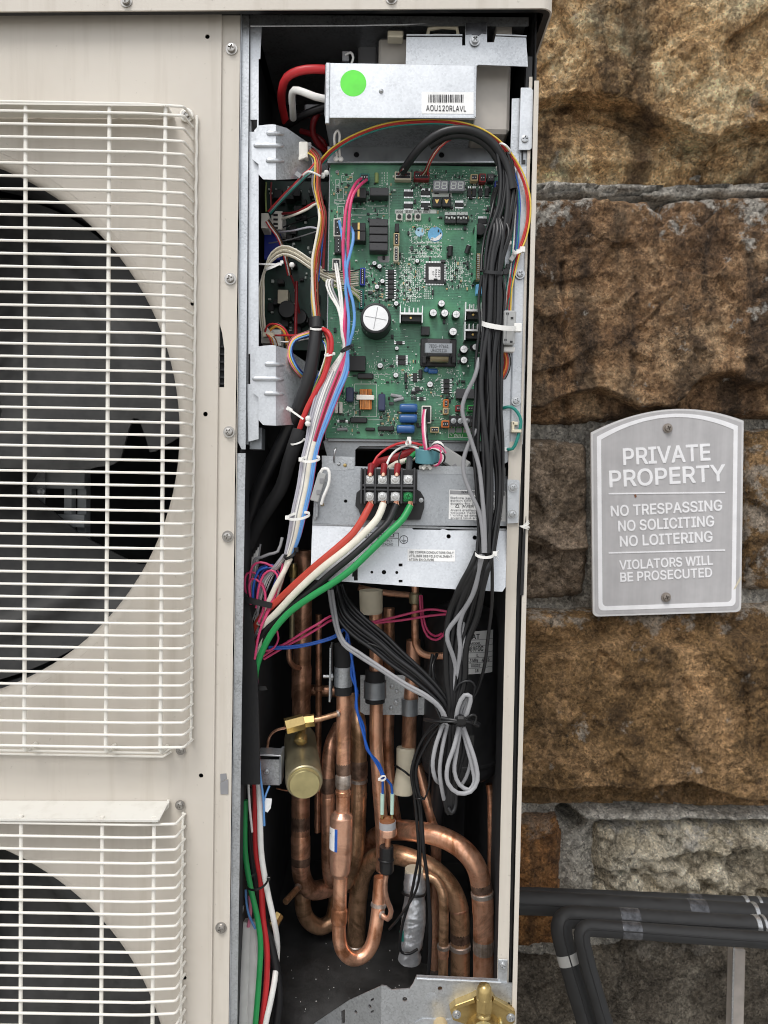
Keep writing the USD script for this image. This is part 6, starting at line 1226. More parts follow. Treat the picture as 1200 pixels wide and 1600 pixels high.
for x, y in ((481.5, 654), (481, 662)): rt.part('ball_clip', trimesh.creation.icosphere(2, 4.6 * S0).apply_translation(at(x, y, .006)), 'tie_white', True)

# left harness running from the white plug at the top to the sleeve
C = [(483, 236, .03), (492, 246, .024), (495, 262, .02), (493, 288, .018), (498, 315, .016), (503, 340, .014), (500, 368, .014), (494, 396, .014), (491, 430, .015), (491, 465, .015), (494, 500, .017)]
lh = harness('left_wire_harness', 'multicoloured wire harness falling from a white plug into a black sleeve')
for k, (o, m, dY, r) in enumerate(((4.6, 'brown', 0, 1.4), (2.2, 'brick_red', -.001, 1.5), (.2, 'orange', .001, 1.5), (-2.4, 'yellow', -.002, 1.4), (-4.8, 'grey', .002, 1.4), (6.6, 'dark_red', .003, 1.4))): strand(lh, shifted(C, -o, dY, .5, k), r, m)
strand(lh, [(489, 250, .026), (490, 268, .022), (491.5, 288, .02), (499, 320, .018), (505, 350, .016), (504, 375, .016), (500, 410, .018), (497, 440, .018)], 1.7, 'blue')
strand(lh, [(441, 342, .06), (462, 335, .035), (482, 326, .024), (496, 318, .016), (499, 338, .012), (498, 352, .010), (493, 378, .010), (488, 406, .010), (488, 440, .011), (490, 470, .013), (493, 500, .016)], 2.4, 'cream'); strand(lh, [(441, 334, .06), (465, 331, .038), (482, 322, .026), (494, 316, .02), (503, 318, .018), (508, 330, .018), (509, 350, .018), (507, 380, .022), (505, 420, .024)], 2.4, 'dark_red')
strand(lh, [(436, 363, .06), (460, 360, .04), (486, 355, .026), (498, 358, .02)], 1.9, 'lavender'); strand(lh, [(442, 355, .07), (470, 345, .06), (500, 335, .05)], 1.4, 'black'); strand(lh, [(420, 380, .07), (450, 375, .06), (500, 360, .05)], 1.2, 'grey')
for k, (o, m) in enumerate(((-2.6, 'red'), (0, 'grey'), (2.4, 'teal'), (4.4, 'black'))): strand(lh, shifted([(421, 332, .04), (430, 322, .035), (446, 304, .028), (466, 285, .022), (478, 272, .019), (486, 266, .02), (494, 255, .024)], o, 0, .3, k), 1.6, m)
for k, (o, m) in enumerate(((-2, 'brown'), (0, 'white'), (2, 'red'), (-3.6, 'black'))): strand(lh, shifted([(417, 345, .045), (424, 356, .05), (433, 368, .05), (440, 385, .055), (448, 410, .06), (452, 430, .07)], o, 0, .3, k), 1.3, m)
lh.part('plug', bx(462, 221, 481, 246, .026, .012, .001), 'connector_white'); lh.part('plug_side', bx(481, 222, 486, 238, .03, .008, .0006), 'light_grey'); lh.part('plug_tab', bar(at(466, 249, .027), at(478, 244, .027), .003, .003), 'connector_white')
for y in (226, 232): lh.part('socket', bx(481.5, y, 487, y + 3, .0295, .004), 'grey')
for k, (y, x1) in enumerate(((296, 428), (292, 420))): strand(lh, [(x1 - 4, 285, .06), (x1 - 5, 305, .055), (x1 - 4, 330, .05)], 1.7, ('dark_red', 'olive')[k])
tw = Thing('edge_clip_tie', 'white cable tie with ball clip at the top left corner of the circuit board', 'cable tie'); tw.part('strap', wire([(474, 274, .016), (482, 268, .010), (490, 270, .009), (500, 275, .012)], 1.7), 'tie_white', True); tw.part('strap_tab', bar(at(462, 270, .018), at(470, 276, .018), .004, .001), 'light_grey')
for x, y, r_ in ((504, 274.5, 4.6), (510, 270, 4.4)): tw.part('ball_clip', trimesh.creation.icosphere(2, r_ * S0).apply_translation(at(x, y, .028)), 'tie_white', True)
# white loop bundle
wl_ = harness('white_wire_bundle', 'bundle of thin cream wires arching from the left bracket to a blue plug')
C = [(412, 520, .05), (409, 490, .045), (409, 455, .042), (413, 425, .04), (424, 402, .037), (442, 391, .034), (462, 397, .03), (480, 409, .028), (498, 421, .028), (514, 431, .028), (534, 436, .030), (560, 434, .034)]
for k in range(8):
    u = k - 3.5; P = shifted(C, 0, (k % 3) * .0022, 0, k); P = [(x + (u * 1.1 if y > 440 else 0), y + u * (2.1 if x > 416 and x < 500 else 1.0) + (u * 2.3 if x > 520 else 0), Y) for x, y, Y in P]; strand(wl_, P, 1.45, 'ivory' if k % 2 else 'cream', 6)
for k in range(6): strand(wl_, [(500 + k, 432 + k, .03), (520, 438 + 2 * k, .03), (540, 440 + 3 * k, .032), (555, 452 + 2 * k, .035), (565, 455 + 4 * k, .038)], 1.1, ('cream', 'ivory', 'olive')[k % 3], 6)
strand(wl_, [(505, 424, .026), (535, 425, .028), (550, 424, .03), (562, 421, .034)], 1.2, 'black', 6)
tie(wl_, 427, 416, .032, 26, 65, 'tie_white', 11, 3, 1); wl_.part('tie_strap', bar(at(404, 412.5, .03), at(440, 413.5, .028), 3 * S0, .001), 'tie_white'); wl_.part('ball_clip', trimesh.creation.icosphere(2, 4.4 * S0).apply_translation(at(456, 414, .03)), 'tie_white', True)
tn = harness('lower_left_wire_tangle', 'tangle of red, brown and yellow wires at the white plug above the lower bracket')
strand(tn, [(414, 520, .045), (417, 510, .04), (426, 506, .036), (438, 509, .034), (446, 516, .034), (452, 528, .036), (455, 540, .04)], 1.9, 'red'); strand(tn, [(430, 524, .045), (445, 524, .035), (462, 524, .028), (480, 520, .024), (490, 518, .024)], 2.0, 'red')
for k, (o, m) in enumerate(((0, 'brown'), (2, 'yellow'), (4, 'orange'), (-2, 'black'))): strand(tn, shifted([(420, 514, .04), (430, 507, .037), (440, 510, .036), (447, 520, .037), (452, 538, .04)], o, .002, .4, k), 1.3, m)
for k, (o, m) in enumerate(((0, 'sky_blue'), (2.4, 'yellow'), (4.4, 'soft_pink'), (6.4, 'brown'), (-2, 'navy'))): strand(tn, shifted([(489, 522, .022), (474, 526, .02), (461, 532, .018), (455, 543, .016), (455, 556, .014), (461, 570, .014), (468, 580, .018), (474, 586, .024)], o, .001 * k, .3, k), 1.5, m)
strand(tn, [(438, 534, .04), (455, 534, .032), (470, 531, .028), (486, 528, .024)], 1.8, 'white'); strand(tn, [(463, 440, .08), (463, 470, .075), (462, 500, .07), (462, 524, .06)], 3.2, 'dark_red'); strand(tn, [(452, 425, .08), (460, 445, .085), (464, 470, .085), (468, 490, .09)], 2.2, 'dark_red')
for k in range(4): strand(tn, [(414 + k * 3, 520 + k * 2, .042), (420 + 3 * k, 527, .038), (424 + 3 * k, 537, .042), (426 + 3 * k, 548, .05)], 1.2, ('red', 'orange', 'cream', 'brown')[k], 6)
tn.part('plug_lever', bx(409, 519, 428, 526, .04, .008, .001), 'ivory')
strand(tn, [(503, 532, .018), (509, 540, .014), (510, 556, .014), (503, 575, .015), (492, 596, .016), (482, 622, .018), (476, 640, .02)], 1.5, 'blue'); strand(tn, [(507, 530, .016), (511, 545, .013), (508, 562, .013), (500, 585, .015), (488, 612, .016)], 1.3, 'olive'); strand(tn, [(506, 534, .016), (509, 548, .013), (506, 564, .013), (498, 587, .015)], 1.2, 'white')

# pink, blue and white wires of the board's left side, gathered and led down
mh = harness('pink_blue_harness', 'pink, light blue and grey wire harness hanging over the left of the circuit board')
gath = [(541, 545), (531, 590), (513, 640), (497, 690), (485, 717)]
def down(o, w=1.0):   # continuation of a wire below the black tie: spreads and narrows again
    wd = [.25, 1.0, 1.0, .85, .62, .62, .62, .60, .50, .35, .30]; c = [(541, 545, .012), (531, 580, .010), (517, 615, .009), (503, 655, .009), (492, 690, .009), (485.5, 717, .009), (479, 760, .010), (470, 800, .012), (462, 838, .016), (453, 866, .022)]
    return [(x + o * wd[i], y, Y + .0015 * abs(math.sin(o * 2.3))) for i, (x, y, Y) in enumerate(c)]
strand(mh, [(564, 279, .034), (555, 288, .022), (546, 307, .015), (540, 330, .011), (538, 352, .010), (536, 378, .010), (536.5, 405, .010), (538, 425, .011)] + [(541, 460, .012), (539, 490, .010), (538, 515, .009)] + down(-2), 2.9, 'pink', 9)
strand(mh, [(573, 281, .034), (563, 289, .022), (554, 300, .017), (549, 313, .013), (546, 332, .011), (545, 355, .011), (544, 380, .011), (545, 415, .012), (545, 450, .012), (542, 490, .012), (540, 520, .011)] + down(2), 2.9, 'pink', 9)
strand(mh, [(530, 346, .034), (534.5, 368, .016), (538, 395, .012), (541, 430, .008), (540, 450, .008), (543, 477, .008), (545, 500, .008), (544, 522, .009)] + down(8), 2.9, 'sky_blue', 9)
strand(mh, [(548, 355, .02), (552, 365, .012), (551, 380, .010), (546, 400, .008), (541.5, 420, .006), (544, 445, .007), (551, 470, .007), (554, 497, .007), (551, 520, .008)] + down(12), 2.9, 'sky_blue', 9)
strand(mh, [(530, 350, .034), (536, 362, .018), (542, 385, .014), (543, 420, .014)] + down(5), 2.0, 'lavender', 8)
for k, (a_, o) in enumerate(((0, -8), (3.4, -11))): strand(mh, [(523 + a_, 412, .028), (527 + a_, 437, .016), (531 + a_, 467, .011), (534 + a_ * .6, 497, .010), (535 + a_ * .4, 525, .010)] + down(o), 2.0, 'white', 8)
for k, (a_, o) in enumerate(((0, -14), (4, -17), (8, -5))): strand(mh, [(520, 442 + a_, .022), (512 + a_, 437, .018), (510 + a_, 446, .016), (517 + a_, 464, .014), (527 + a_ * .6, 480, .012), (532 + a_ * .4, 500, .010), (534 + a_ * .3, 525, .011)] + down(o), 1.9, 'white' if k < 2 else 'light_grey', 8)
for k, (o, m) in enumerate(((-19, 'lavender'), (-21, 'light_grey'), (-12.5, 'lavender'), (-6, 'grey'), (-9.5, 'light_grey'), (-15.5, 'lavender'), (0, 'dark_red'), (10, 'navy'), (-23, 'lavender'), (14, 'pink'))): strand(mh, down(o)[1:], 1.9, m)
strand(mh, down(-1)[4:] + [(440, 905, .03), (428, 940, .035)], 4.6, 'cream', 10)
tie(mh, 541, 545, .006, 17, 60, 'black', 8, 3.2, 1); tie(mh, 485.5, 717, .004, 27, 85, 'tie_white', 11, 4, -1); tie(mh, 467, 806, .006, 33, 80, 'tie_white', 11, 4, -1); tie(mh, 453, 866, .018, 20, 55, 'black', 9, 4.5, 1)
cp = Thing('grey_cable_clip', 'grey plastic cable clip on a white loop left of the terminal block', 'cable clip'); cp.part('body', bar(at(504, 739, .006), at(491, 783, .006), 13 * S0, .006), 'clip_grey'); cp.part('loop', wire([(500, 742, .006), (504, 733, .005), (512, 733, .004), (515, 742, .004), (513, 758, .004), (506, 775, .004), (502, 788, .006)], 2.6), 'tie_white', True)
for x, y in ((502.5, 751), (497.5, 769)): cp.part('latch', bx(x - 3, y - 4, x + 3, y + 4, .0025, .0012), 'grey')
cp.part('peg', bx(493, 786, 497, 808, .012, .003), 'galvanised_dull')

# coil of pink, navy and clear wires below the black tie
cw = harness('looped_wire_coil', 'looped pink, navy and white wires strapped at the left below the black tie')
for k, (pts, m) in enumerate((([(386, 938), (382.5, 910), (386, 896), (398, 895), (409, 910), (415, 929), (411, 952), (405, 975)], 'pink'), ([(392, 945), (390, 905), (395, 884), (407, 878.5), (425, 885), (438, 898), (437, 915), (428, 937), (414, 960)], 'pink'), ([(391, 932), (389, 914), (395, 904), (406, 910), (414, 926), (413, 950), (404, 972)], 'pink'), ([(400, 950), (404, 920), (412, 898), (424, 891), (433, 898), (434, 915), (424, 945), (408, 978)], 'pink'),
                                ([(397, 938), (398, 905), (408, 886), (426, 883), (433, 892), (428, 915), (417, 945)], 'navy'), ([(402, 940), (404, 908), (413, 890), (429, 888), (436, 898), (426, 930), (414, 955)], 'navy'), ([(395, 942), (396, 915), (404, 892), (418, 886)], 'blue'), ([(442, 880), (436, 910), (424, 940), (405, 990), (398, 1030)], 'pink'), ([(446, 885), (440, 915), (428, 942), (410, 978), (400, 1005)], 'dark_red'))):
    strand(cw, [(x, y, .036 - .002 * (k % 4)) for x, y in pts], 2.3, m, 8)
strand(cw, [(454, 872, .026), (444, 893, .024), (432, 914, .026), (419, 942, .032), (404, 975, .042)], 5.0, 'cream', 10)
rr3 = np.random.default_rng(8)
for k in range(12): strand(cw, [(458 - k * 1.4, 862 + k * .4, .022 + .001 * (k % 4)), (444 - k * 1.7, 878 + k * 1.0, .03), (428 - k * 2.0, 897 + k * 1.3, .036), (411 - k * .8, 935 + k, .04), (396 + k * .6, 965 + k * 2, .045), (392 + k * .5, 1000, .05)], rr3.uniform(1.5, 2.2), rr3.choice(['lavender', 'light_grey', 'grey', 'black', 'white']), 7)
for k in range(5): strand(cw, [(395 + k * 3, 870 - 5 * k, .06), (392 + 2 * k, 900, .06), (391 + k, 940, .06)], 2, rr3.choice(['light_grey', 'white', 'black']), 7)
strand(cw, [(394, 905, .05), (396, 885, .048), (399, 873, .046), (408, 871, .045), (420, 866, .045), (434, 862, .045), (441, 840, .05)], 3.0, 'light_grey', 9)
cw.part('strap', plate([(379, 931), (425, 942), (424, 951), (380, 941)], .026, .0016), 'black'); cw.part('strap_end', plate([(400, 1073), (415, 1072), (418, 1078), (400, 1080)], .036, .0014), 'black')
strand(cw, [(431, 980, .046), (435, 998, .048), (428, 1012, .05), (416, 1017, .05), (405, 1010, .05)], 2.0, 'pink')
pb = harness('pink_blue_crossing_wires', 'pink and blue wire pairs crossing the brown pipes below the terminal cover')
strand(pb, [(410, 1026, .055), (430, 1013, .055), (443, 1007, .055), (477, 986, .05), (500, 973, .05), (516, 963, .055), (540, 968, .07), (569, 973, .075), (605, 967, .075), (650, 956, .07), (674, 952, .065), (702, 956, .06)], 2.4, 'pink', 8)
strand(pb, [(412, 1030, .057), (446, 1010, .057), (480, 992, .052), (503, 978, .052), (520, 968, .058), (545, 973, .072), (572, 974, .078), (627, 969, .078), (672, 962, .068), (704, 959, .062)], 2.4, 'pink', 8)
strand(pb, [(656, 930, .09), (657, 946, .088), (660, 975, .085), (668, 994, .08), (681, 1000, .075), (692, 993, .07), (700, 975, .065)], 2.3, 'pink', 8); strand(pb, [(659, 930, .092), (661, 960, .088), (668, 985, .084), (680, 994, .078), (690, 990, .07)], 2.2, 'pink', 8)
for k in range(2): strand(pb, [(420, 1011 + 3 * k, .052), (456, 1009.5 + 3 * k, .05), (489, 1004 + 2.5 * k, .048), (523, 993 + 3 * k, .05), (536, 983 + 2 * k, .055)], 2.1, 'blue', 8)
strand(pb, [(538, 982, .055), (543, 990, .052), (547, 1013, .05), (552, 1044, .048), (556, 1077, .048), (558, 1109, .048), (566, 1140, .050), (576, 1173, .052), (590, 1196, .056), (597, 1212, .06), (598, 1240, .07)], 2.5, 'blue', 8)
strand(pb, [(545, 980, .055), (541, 1000, .053), (550, 1025, .052), (549, 1055, .050), (558, 1080, .05), (556, 1105, .05), (568, 1135, .052), (573, 1170, .054), (592, 1193, .058), (601, 1214, .06), (611, 1226, .066), (613, 1240, .07)], 2.5, 'blue', 8)
tie(pb, 598, 1216, .055, 9, 70, 'tie_white', 4, 2.6, -1)

# top: red and white reactor leads, dark loops
rl = harness('reactor_leads', 'thick red and white leads curling out of the reactor box', 'cables')
strand(rl, [(512, 109, .010), (490, 108, .006), (466, 111, .006), (448, 121, .012), (441, 138, .024), (440, 160, .045), (446, 190, .07)], 7.2, 'red', 12, 'cable'); strand(rl, [(510, 155, .010), (492, 151, .006), (474, 144, .006), (460, 141, .010), (456, 150, .018), (457, 165, .03), (458, 185, .05)], 6.2, 'white', 12, 'cable')
strand(rl, [(432, 210, .09), (450, 195, .07), (474, 180, .055), (500, 170, .05), (512, 166, .05)], 7, 'black', 12, 'cable'); strand(rl, [(498, 176, .07), (490, 190, .07), (489, 210, .075), (500, 228, .08), (516, 240, .09)], 5.5, 'dark_red', 12, 'cable'); strand(rl, [(470, 205, .09), (492, 212, .085), (505, 222, .085), (512, 238, .09)], 5, 'dark_red', 12, 'cable')
strand(rl, [(600, 210, .10), (630, 203, .10), (650, 205, .10), (664, 220, .10)], 5, 'dark_red', 12, 'cable'); rl.part('sleeve_end', bx(476, 162, 505, 172, .06, .01, .002), 'grey'); rl.part('cable_tie', wire([(540, 86, .03), (548, 82, .026), (552, 90, .025), (549, 100, .028)], 1.8), 'tie_white', True); rl.part('tie_tag', bx(535, 80, 545, 94, .03, .004), 'light_grey')
th = Thing('twist_tie_holder', 'white looped cable tie standing on the board frame below the reactor box', 'cable tie'); th.part('loop', wire([(527, 244, .03), (523, 225, .022), (523, 210, .018), (528, 204, .016), (531, 212, .016), (530, 228, .02), (531, 244, .03)], 2.0), 'tie_white', True)
for x in (525, 532.5): th.part('ball_clip', trimesh.creation.icosphere(2, 4.2 * S0).apply_translation(at(x, 248.5, .03)), 'tie_white', True)
# the arch over the board
ah = harness('rainbow_wire_arch', 'yellow, red and green wires arching over the circuit board top')
A_ = [(501, 254, .03), (515, 238, .022), (545, 217, .012), (597, 197, .002), (648, 190, -.002), (704, 190.5, -.003), (747, 201, -.002), (780, 222, .000), (804, 252, .002), (819, 283, .003), (826, 315, .003), (825, 345, .004), (818, 373, .004), (811, 392, .003), (803, 420, .003), (797, 450, .003), (795, 486, .004)]
for k, (o, m) in enumerate(((-2.6, 'yellow'), (0, 'red'), (2.3, 'brick_red'), (-.6, 'orange'))): strand(ah, shifted(A_, o, .001 * k, .45, k), 1.55, m)
strand(ah, shifted(A_, 4.2, .002)[:8] + [(796, 252, .005), (805, 282, .006), (811, 318, .006), (811, 350, .006), (807, 386, .004), (803, 410, .004), (798, 450, .004), (793, 486, .005)], 1.6, 'teal')
for k, (o, m) in enumerate(((0, 'navy'), (-5, 'blue'), (5, 'white'), (8, 'teal'))): strand(ah, shifted([(790, 246, .006), (798, 262, .006), (806, 288, .006), (809, 318, .006), (808, 350, .006), (806, 384, .004), (802, 414, .004), (797, 450, .005), (792, 486, .006)], o * .7, .0005 * k, .2, k), 1.5, m)
ah.part('cable_tie', ring_on(at(789, 232, .000), [.6, 0, .8], 10 * S0, 1.6 * S0), 'tie_white', True); ah.part('ball_clip', trimesh.creation.icosphere(2, 4.6 * S0).apply_translation(at(779, 262, .028)), 'tie_white', True); ah.part('ball_clip', trimesh.creation.icosphere(2, 3.6 * S0).apply_translation(at(781, 273, .03)), 'ivory', True); ah.part('strap', wire([(789, 240, .004), (783, 248, .012), (780, 262, .026)], 2.4), 'tie_white', True)
tie(ah, 808, 393, .000, 12, 70, 'tie_white', 6, 5, 1); ah.part('clip_stem', bar(at(797, 408, .002), at(806, 395, .002), 7 * S0, .004), 'clip_grey', label='translucent clip stem'); ah.part('ball_clip', trimesh.creation.icosphere(2, 4.4 * S0).apply_translation(at(795, 379, .004)), 'tie_white', True)
fk = Thing('ferrite_clamp', 'grey snap-on ferrite clamp strapped beside the black cable trunk', 'ferrite'); fk.part('shell', bar(at(795.5, 487, .000), at(793, 540, .000), 20 * S0, .012), 'clip_grey'); fk.part('seam', bar(at(793, 489, -.0062), at(790, 538, -.0062), .0006, .0006), 'grey')
for x, y in ((793, 490), (800, 497), (790, 531), (799, 534)): fk.part('latch_hole', bx(x - 2, y - 1.6, x + 2, y + 1.6, -.0063, .001, 0), 'black')
fk.part('base_clip', bx(786, 541, 805, 549, -.001, .01, .001), 'tie_white'); fk.part('pad', bx(791, 412, 797, 419, .004, .006), 'black')
hw = harness('orange_return_loop', 'loop of red and orange wires below the grey ferrite clamp')
for k, (o, m) in enumerate(((0, 'orange'), (2.4, 'brick_red'), (-2.2, 'red'), (4.4, 'grey'), (6, 'black'))): strand(hw, shifted([(786, 546, .006), (791, 560, .006), (790, 575, .006), (784, 588, .008), (776, 598, .014)], -o, .001 * k, 0, k), 1.9, m)
strand(hw, [(790, 484, .005), (785, 496, .004), (782, 515, .003), (780, 545, .004)], 1.4, 'blue'); strand(hw, [(786, 473, .006), (780, 470, .008)], 1.2, 'black')
gw = Thing('green_earth_loop', 'short dark green earth wire looping through a white clip at the right edge', 'wire'); strand(gw, [(778, 641, .012), (788, 637, .006), (799, 636, .004), (809, 645, .004), (814, 658, .004), (811, 676, .004), (807, 690, .004), (801, 701, .006), (792, 702, .008)], 3.1, 'teal', 9); gw.part('clip', join([bx(800, 658, 804, 675, .004, .008, .0005), bx(800, 671, 815, 675.5, .001, .008, .0005), bx(801, 659, 810, 664, .004, .008, .0005)]), 'ivory'); gw.part('ring_lug', lathe(at(790, 702, .008), FRONT, [(0, .002), (.001, .002)], 12), 'tin')
bkt = solo('earth_bracket', plate([(783, 703), (797, 703), (793, 722), (785, 726)], .012, .0012), 'galvanised_dull', 'small dull zinc bracket carrying the green earth wire', 'bracket')

# thick black leads over the board and the great black trunk on the right
bl_ = harness('black_board_leads', 'two thick black leads curving from a white plug on the circuit board to the trunk', 'cables')
C = [(629, 268, .030), (637, 256, .020), (650, 238, .008), (667, 221, .000), (690, 207, -.004), (718, 202, -.005), (745, 207, -.004), (768, 222, -.002), (784, 243, .000), (795, 268, .001), (801, 296, .001)]
strand(bl_, C[:1] + C, 7.4, 'soft_black', 14, 'cable'); strand(bl_, shifted(C[3:], 9, .004), 6.6, 'black', 12, 'cable')
for k in range(5): strand(bl_, [(621 + k * 3.4, 274, .034), (624 + k * 2.2, 270, .030), (629 + k, 264, .022)], .9, ('dark_red', 'white', 'grey', 'brown', 'dark_red')[k], 6)
for k, m in enumerate(('dark_red', 'ivory', 'brown', 'red')): strand(bl_, [(656 + k * 4, 274, .034), (664 + k * 1.6, 266, .026), (671 + k * 1.2, 250, .012), (685 + k, 230, .004), (705 + k, 216, .001), (730, 210 + k, .000)], 1.5, m)
tk = harness('black_cable_trunk', 'great trunk of black cables hanging down the right of the circuit board', 'cables')
KEY = [(238, 775, 798, .000), (275, 781, 804, .000), (320, 777, 803, -.002), (360, 764, 797, -.004), (395, 758, 789, -.005), (424, 756, 784, -.006), (460, 754, 784, -.006), (506, 755, 784, -.006), (545, 751, 780, -.006), (600, 746, 779, -.006), (650, 744, 781, -.006), (700, 743, 783, -.006), (740, 746, 783, -.006), (790, 746, 781, -.008), (835, 745, 775, -.010), (864, 744, 771, -.012)]
rr4 = np.random.default_rng(17)
TAIL = {}
nb = 18
for k in range(nb):
    u0 = (k + .5) / nb; lay = k % 3; ph = rr4.uniform(0, 6.3); pts = []
    for y, a_, b_, Y in KEY:
        u = np.clip(u0 + .13 * math.sin(y / 80.0 + ph) + .07 * math.sin(y / 37 + 2 * ph), .05, .95); pts.append((a_ + (b_ - a_) * u, y, Y + lay * .0045 - .003 * math.sin(math.pi * u)))
    TAIL[k] = pts[-1]; thick = k in (1, 6, 10, 14)
    strand(tk, pts if k % 3 or k < 2 else [(773 + k * .3, 296, .03), (770, 318, .012)] + pts[3:], 5.2 if thick else rr4.uniform(3.2, 4.2), 'soft_black' if rr4.random() < .5 else 'black', 9, 'cable')
for k, pts in enumerate(([(748, 560, -.004), (746, 574, -.007), (740, 593, -.008), (730, 612, -.008), (723, 632, -.008), (723, 648, -.009), (731, 673, -.010), (740, 700, -.011), (748, 728, -.012), (753, 770, -.014), (757, 820, -.016), (758, 864, -.018)], [(744, 672, -.004), (739, 680, -.007), (731, 697, -.008), (725, 715, -.009), (724, 735, -.010), (728, 752, -.011), (738, 776, -.013), (749, 800, -.014), (754, 830, -.016), (756, 864, -.018)])): strand(tk, pts, 3.9, 'grey', 10, 'cable')
for k, pts in enumerate(([(778, 296, .02), (772, 312, .006), (766, 340, .000), (757, 372, .002), (753, 400, -.002), (752, 424, -.006)], [(792, 262, .002), (806, 290, .004), (803, 330, .002), (798, 365, .002), (789, 395, -.002), (781, 424, -.006)], [(753, 430, -.006), (748, 470, -.004), (750, 506, -.006), (744, 560, -.004), (743, 620, -.006), (739, 680, -.008), (744, 760, -.010), (750, 864, -.012)], [(783, 430, -.004), (788, 455, -.002), (786, 500, -.004), (784, 560, -.004), (783, 640, -.004), (786, 700, -.004), (784, 780, -.006), (772, 864, -.010)])): strand(tk, pts, 2.9, 'black', 8, 'cable')
tie(tk, 770, 424, -.006, 32, 94, 'black', 14, 5, 1); tk.part('tie_tail', bx(787, 418, 796, 428, .000, .006, .001), 'black'); tie(tk, 757, 865, -.014, 28, 90, 'tie_white', 12, 4.4, 1)
for k in range(5): strand(tk, [(771, 866, -.012), (775 + k, 868 - 3 * k + 4, -.010), (779, 872 - 4 * k + 4, -.008)], .6, 'tie_white', 5, 'frayed_end')
n = tie(tk, 779, 508, -.004, 52, 97, 'tie_white', 18, 7.5, 1)
fr = harness('frayed_white_string', 'frayed white string end poking out at the right cabinet edge', 'string')
for k in range(7): strand(fr, [(812, 822, .004), (817, 823 + (k - 3) * .6, .002), (826 + k % 3, 820 + (k - 3) * 2.4, .001)], .7, 'white', 5, 'strand')
# below the tie: the trunk fans out and is strapped again
ft = harness('fanned_black_cables', 'black and grey cables fanning out below the terminal cover and strapped again', 'cables')
mids = np.linspace(701, 752, 15)
for k in range(15):
    a_ = TAIL[min(17, int(k * 1.22))]; mx = mids[k]; Y = .01 + .006 * (k % 3)
    pts = [(a_[0], 862, a_[2]), (a_[0] + (mx - a_[0]) * .22, 885, -.012), (a_[0] + (mx - a_[0]) * .62, 918, -.006), (mx, 962, .006 + .003 * (k % 3)), (697 + k * 2.6, 1010, Y), (698 + k * 2.3, 1062, Y + .003), (703 + k * 1.1, 1104, Y + .004), (708 + (k - 7) * 1.5, 1128, Y + .005)]
    if k == 14: pts = [(768, 862, -.012), (769, 900, -.008), (768, 950, .004), (762, 1000, .012), (757, 1040, .02), (745, 1080, .03), (730, 1105, .03), (716, 1128, .03)]
    strand(ft, pts, rr4.uniform(3.2, 4.6) if k % 4 else 5.4, 'soft_black' if k % 2 else 'black', 9, 'cable')
for k, pts in enumerate(([(752, 866, -.016), (742, 920, -.008), (728, 948, .000), (711, 970, .004), (700, 985, .006), (699, 1000, .006), (706, 1020, .008), (712, 1045, .012), (708, 1075, .014), (706, 1100, .016), (708, 1128, .018)], [(755, 866, -.016), (738, 930, -.006), (722, 960, .002), (717, 985, .006), (719, 1010, .008), (716, 1040, .012), (710, 1070, .014), (706, 1100, .018), (704, 1128, .02)], [(722, 955, .012), (724, 990, .01), (722, 1020, .012), (716, 1050, .016)])): strand(ft, pts, 4.2, 'grey' if k < 2 else 'light_grey', 10, 'cable')
ft.part('clear_tube', wire([(714, 944, .02), (711, 970, .016), (706, 1010, .02), (704, 1048, .024)], 8.5, n=14), 'clip_grey', True)
# bundle coming from the left
for k in range(7):
    o = (k - 3) * 5.4; strand(ft, shifted([(528, 915, .05), (531, 935, .045), (541, 958, .038), (562, 980, .032), (592, 1003, .028), (620, 1028, .024), (650, 1052, .020), (678, 1078, .018), (698, 1104, .018), (706, 1130, .022)], np.array([.5, .7, 1, 1, .9, .8, .65, .5, .35, .25]) * o, .003 * (k % 3), .5, k), rr4.uniform(2.8, 4.6), 'soft_black' if k % 2 else 'black', 9, 'cable')
strand(ft, [(560, 1003, .035), (590, 1010, .03), (622, 1038, .028), (655, 1070, .028), (690, 1112, .028)], 2, 'black', 8, 'cable')
for k in range(2): strand(ft, [(514 + 5 * k, 922, .044), (518 + 5 * k, 950, .038), (526 + 4 * k, 986, .030), (536 + 3 * k, 1007 - k * 3, .026), (560 + 2 * k, 1025 - 5 * k, .022), (596, 1048 - 5 * k, .018), (634, 1073 - 5 * k, .014), (668, 1091 - 4 * k, .010), (686 + 3 * k, 1106, .010), (693 + 4 * k, 1122, .010), (694 + 3 * k, 1136, .012)], 3.1, 'light_grey' if k else 'grey', 9, 'cable')
strand(ft, [(683, 1022, .06), (676, 1040, .05), (680, 1070, .045), (690, 1110, .04)], 3.4, 'black', 9, 'cable'); strand(ft, [(676, 1022, .06), (672, 1050, .055), (676, 1090, .05), (690, 1125, .04)], 3.4, 'black', 9, 'cable')
n = ft.part('strap', wire([(666, 1124, .02), (682, 1127, .002), (700, 1127, -.004), (718, 1128, -.004), (736, 1127, .004), (746, 1130, .014)], 6.5, flat=.4), 'black', True); ft.part('strap', wire([(690, 1122, .000), (712, 1126, -.006), (735, 1128, .000), (747, 1134, .01)], 3.2), 'soft_black', True); ft.part('strap_knot', bx(712, 1120, 728, 1136, -.008, .010, .003), 'black'); ft.part('strap_tail', wire([(728, 1122, -.004), (738, 1117, -.006), (744, 1120, -.002), (741, 1132, -.002)], 2), 'black', True)
gl = harness('grey_cable_loops', 'light grey cable loops hanging below the black strap at the compressor', 'cables')
L_A = [(717, 1136, .004), (709, 1168, -.002), (699, 1198, -.006), (700, 1224, -.006), (715, 1239, -.006), (735, 1237, -.005), (746, 1219, -.004), (742, 1188, -.002), (732, 1158, .002), (724, 1136, .004)]
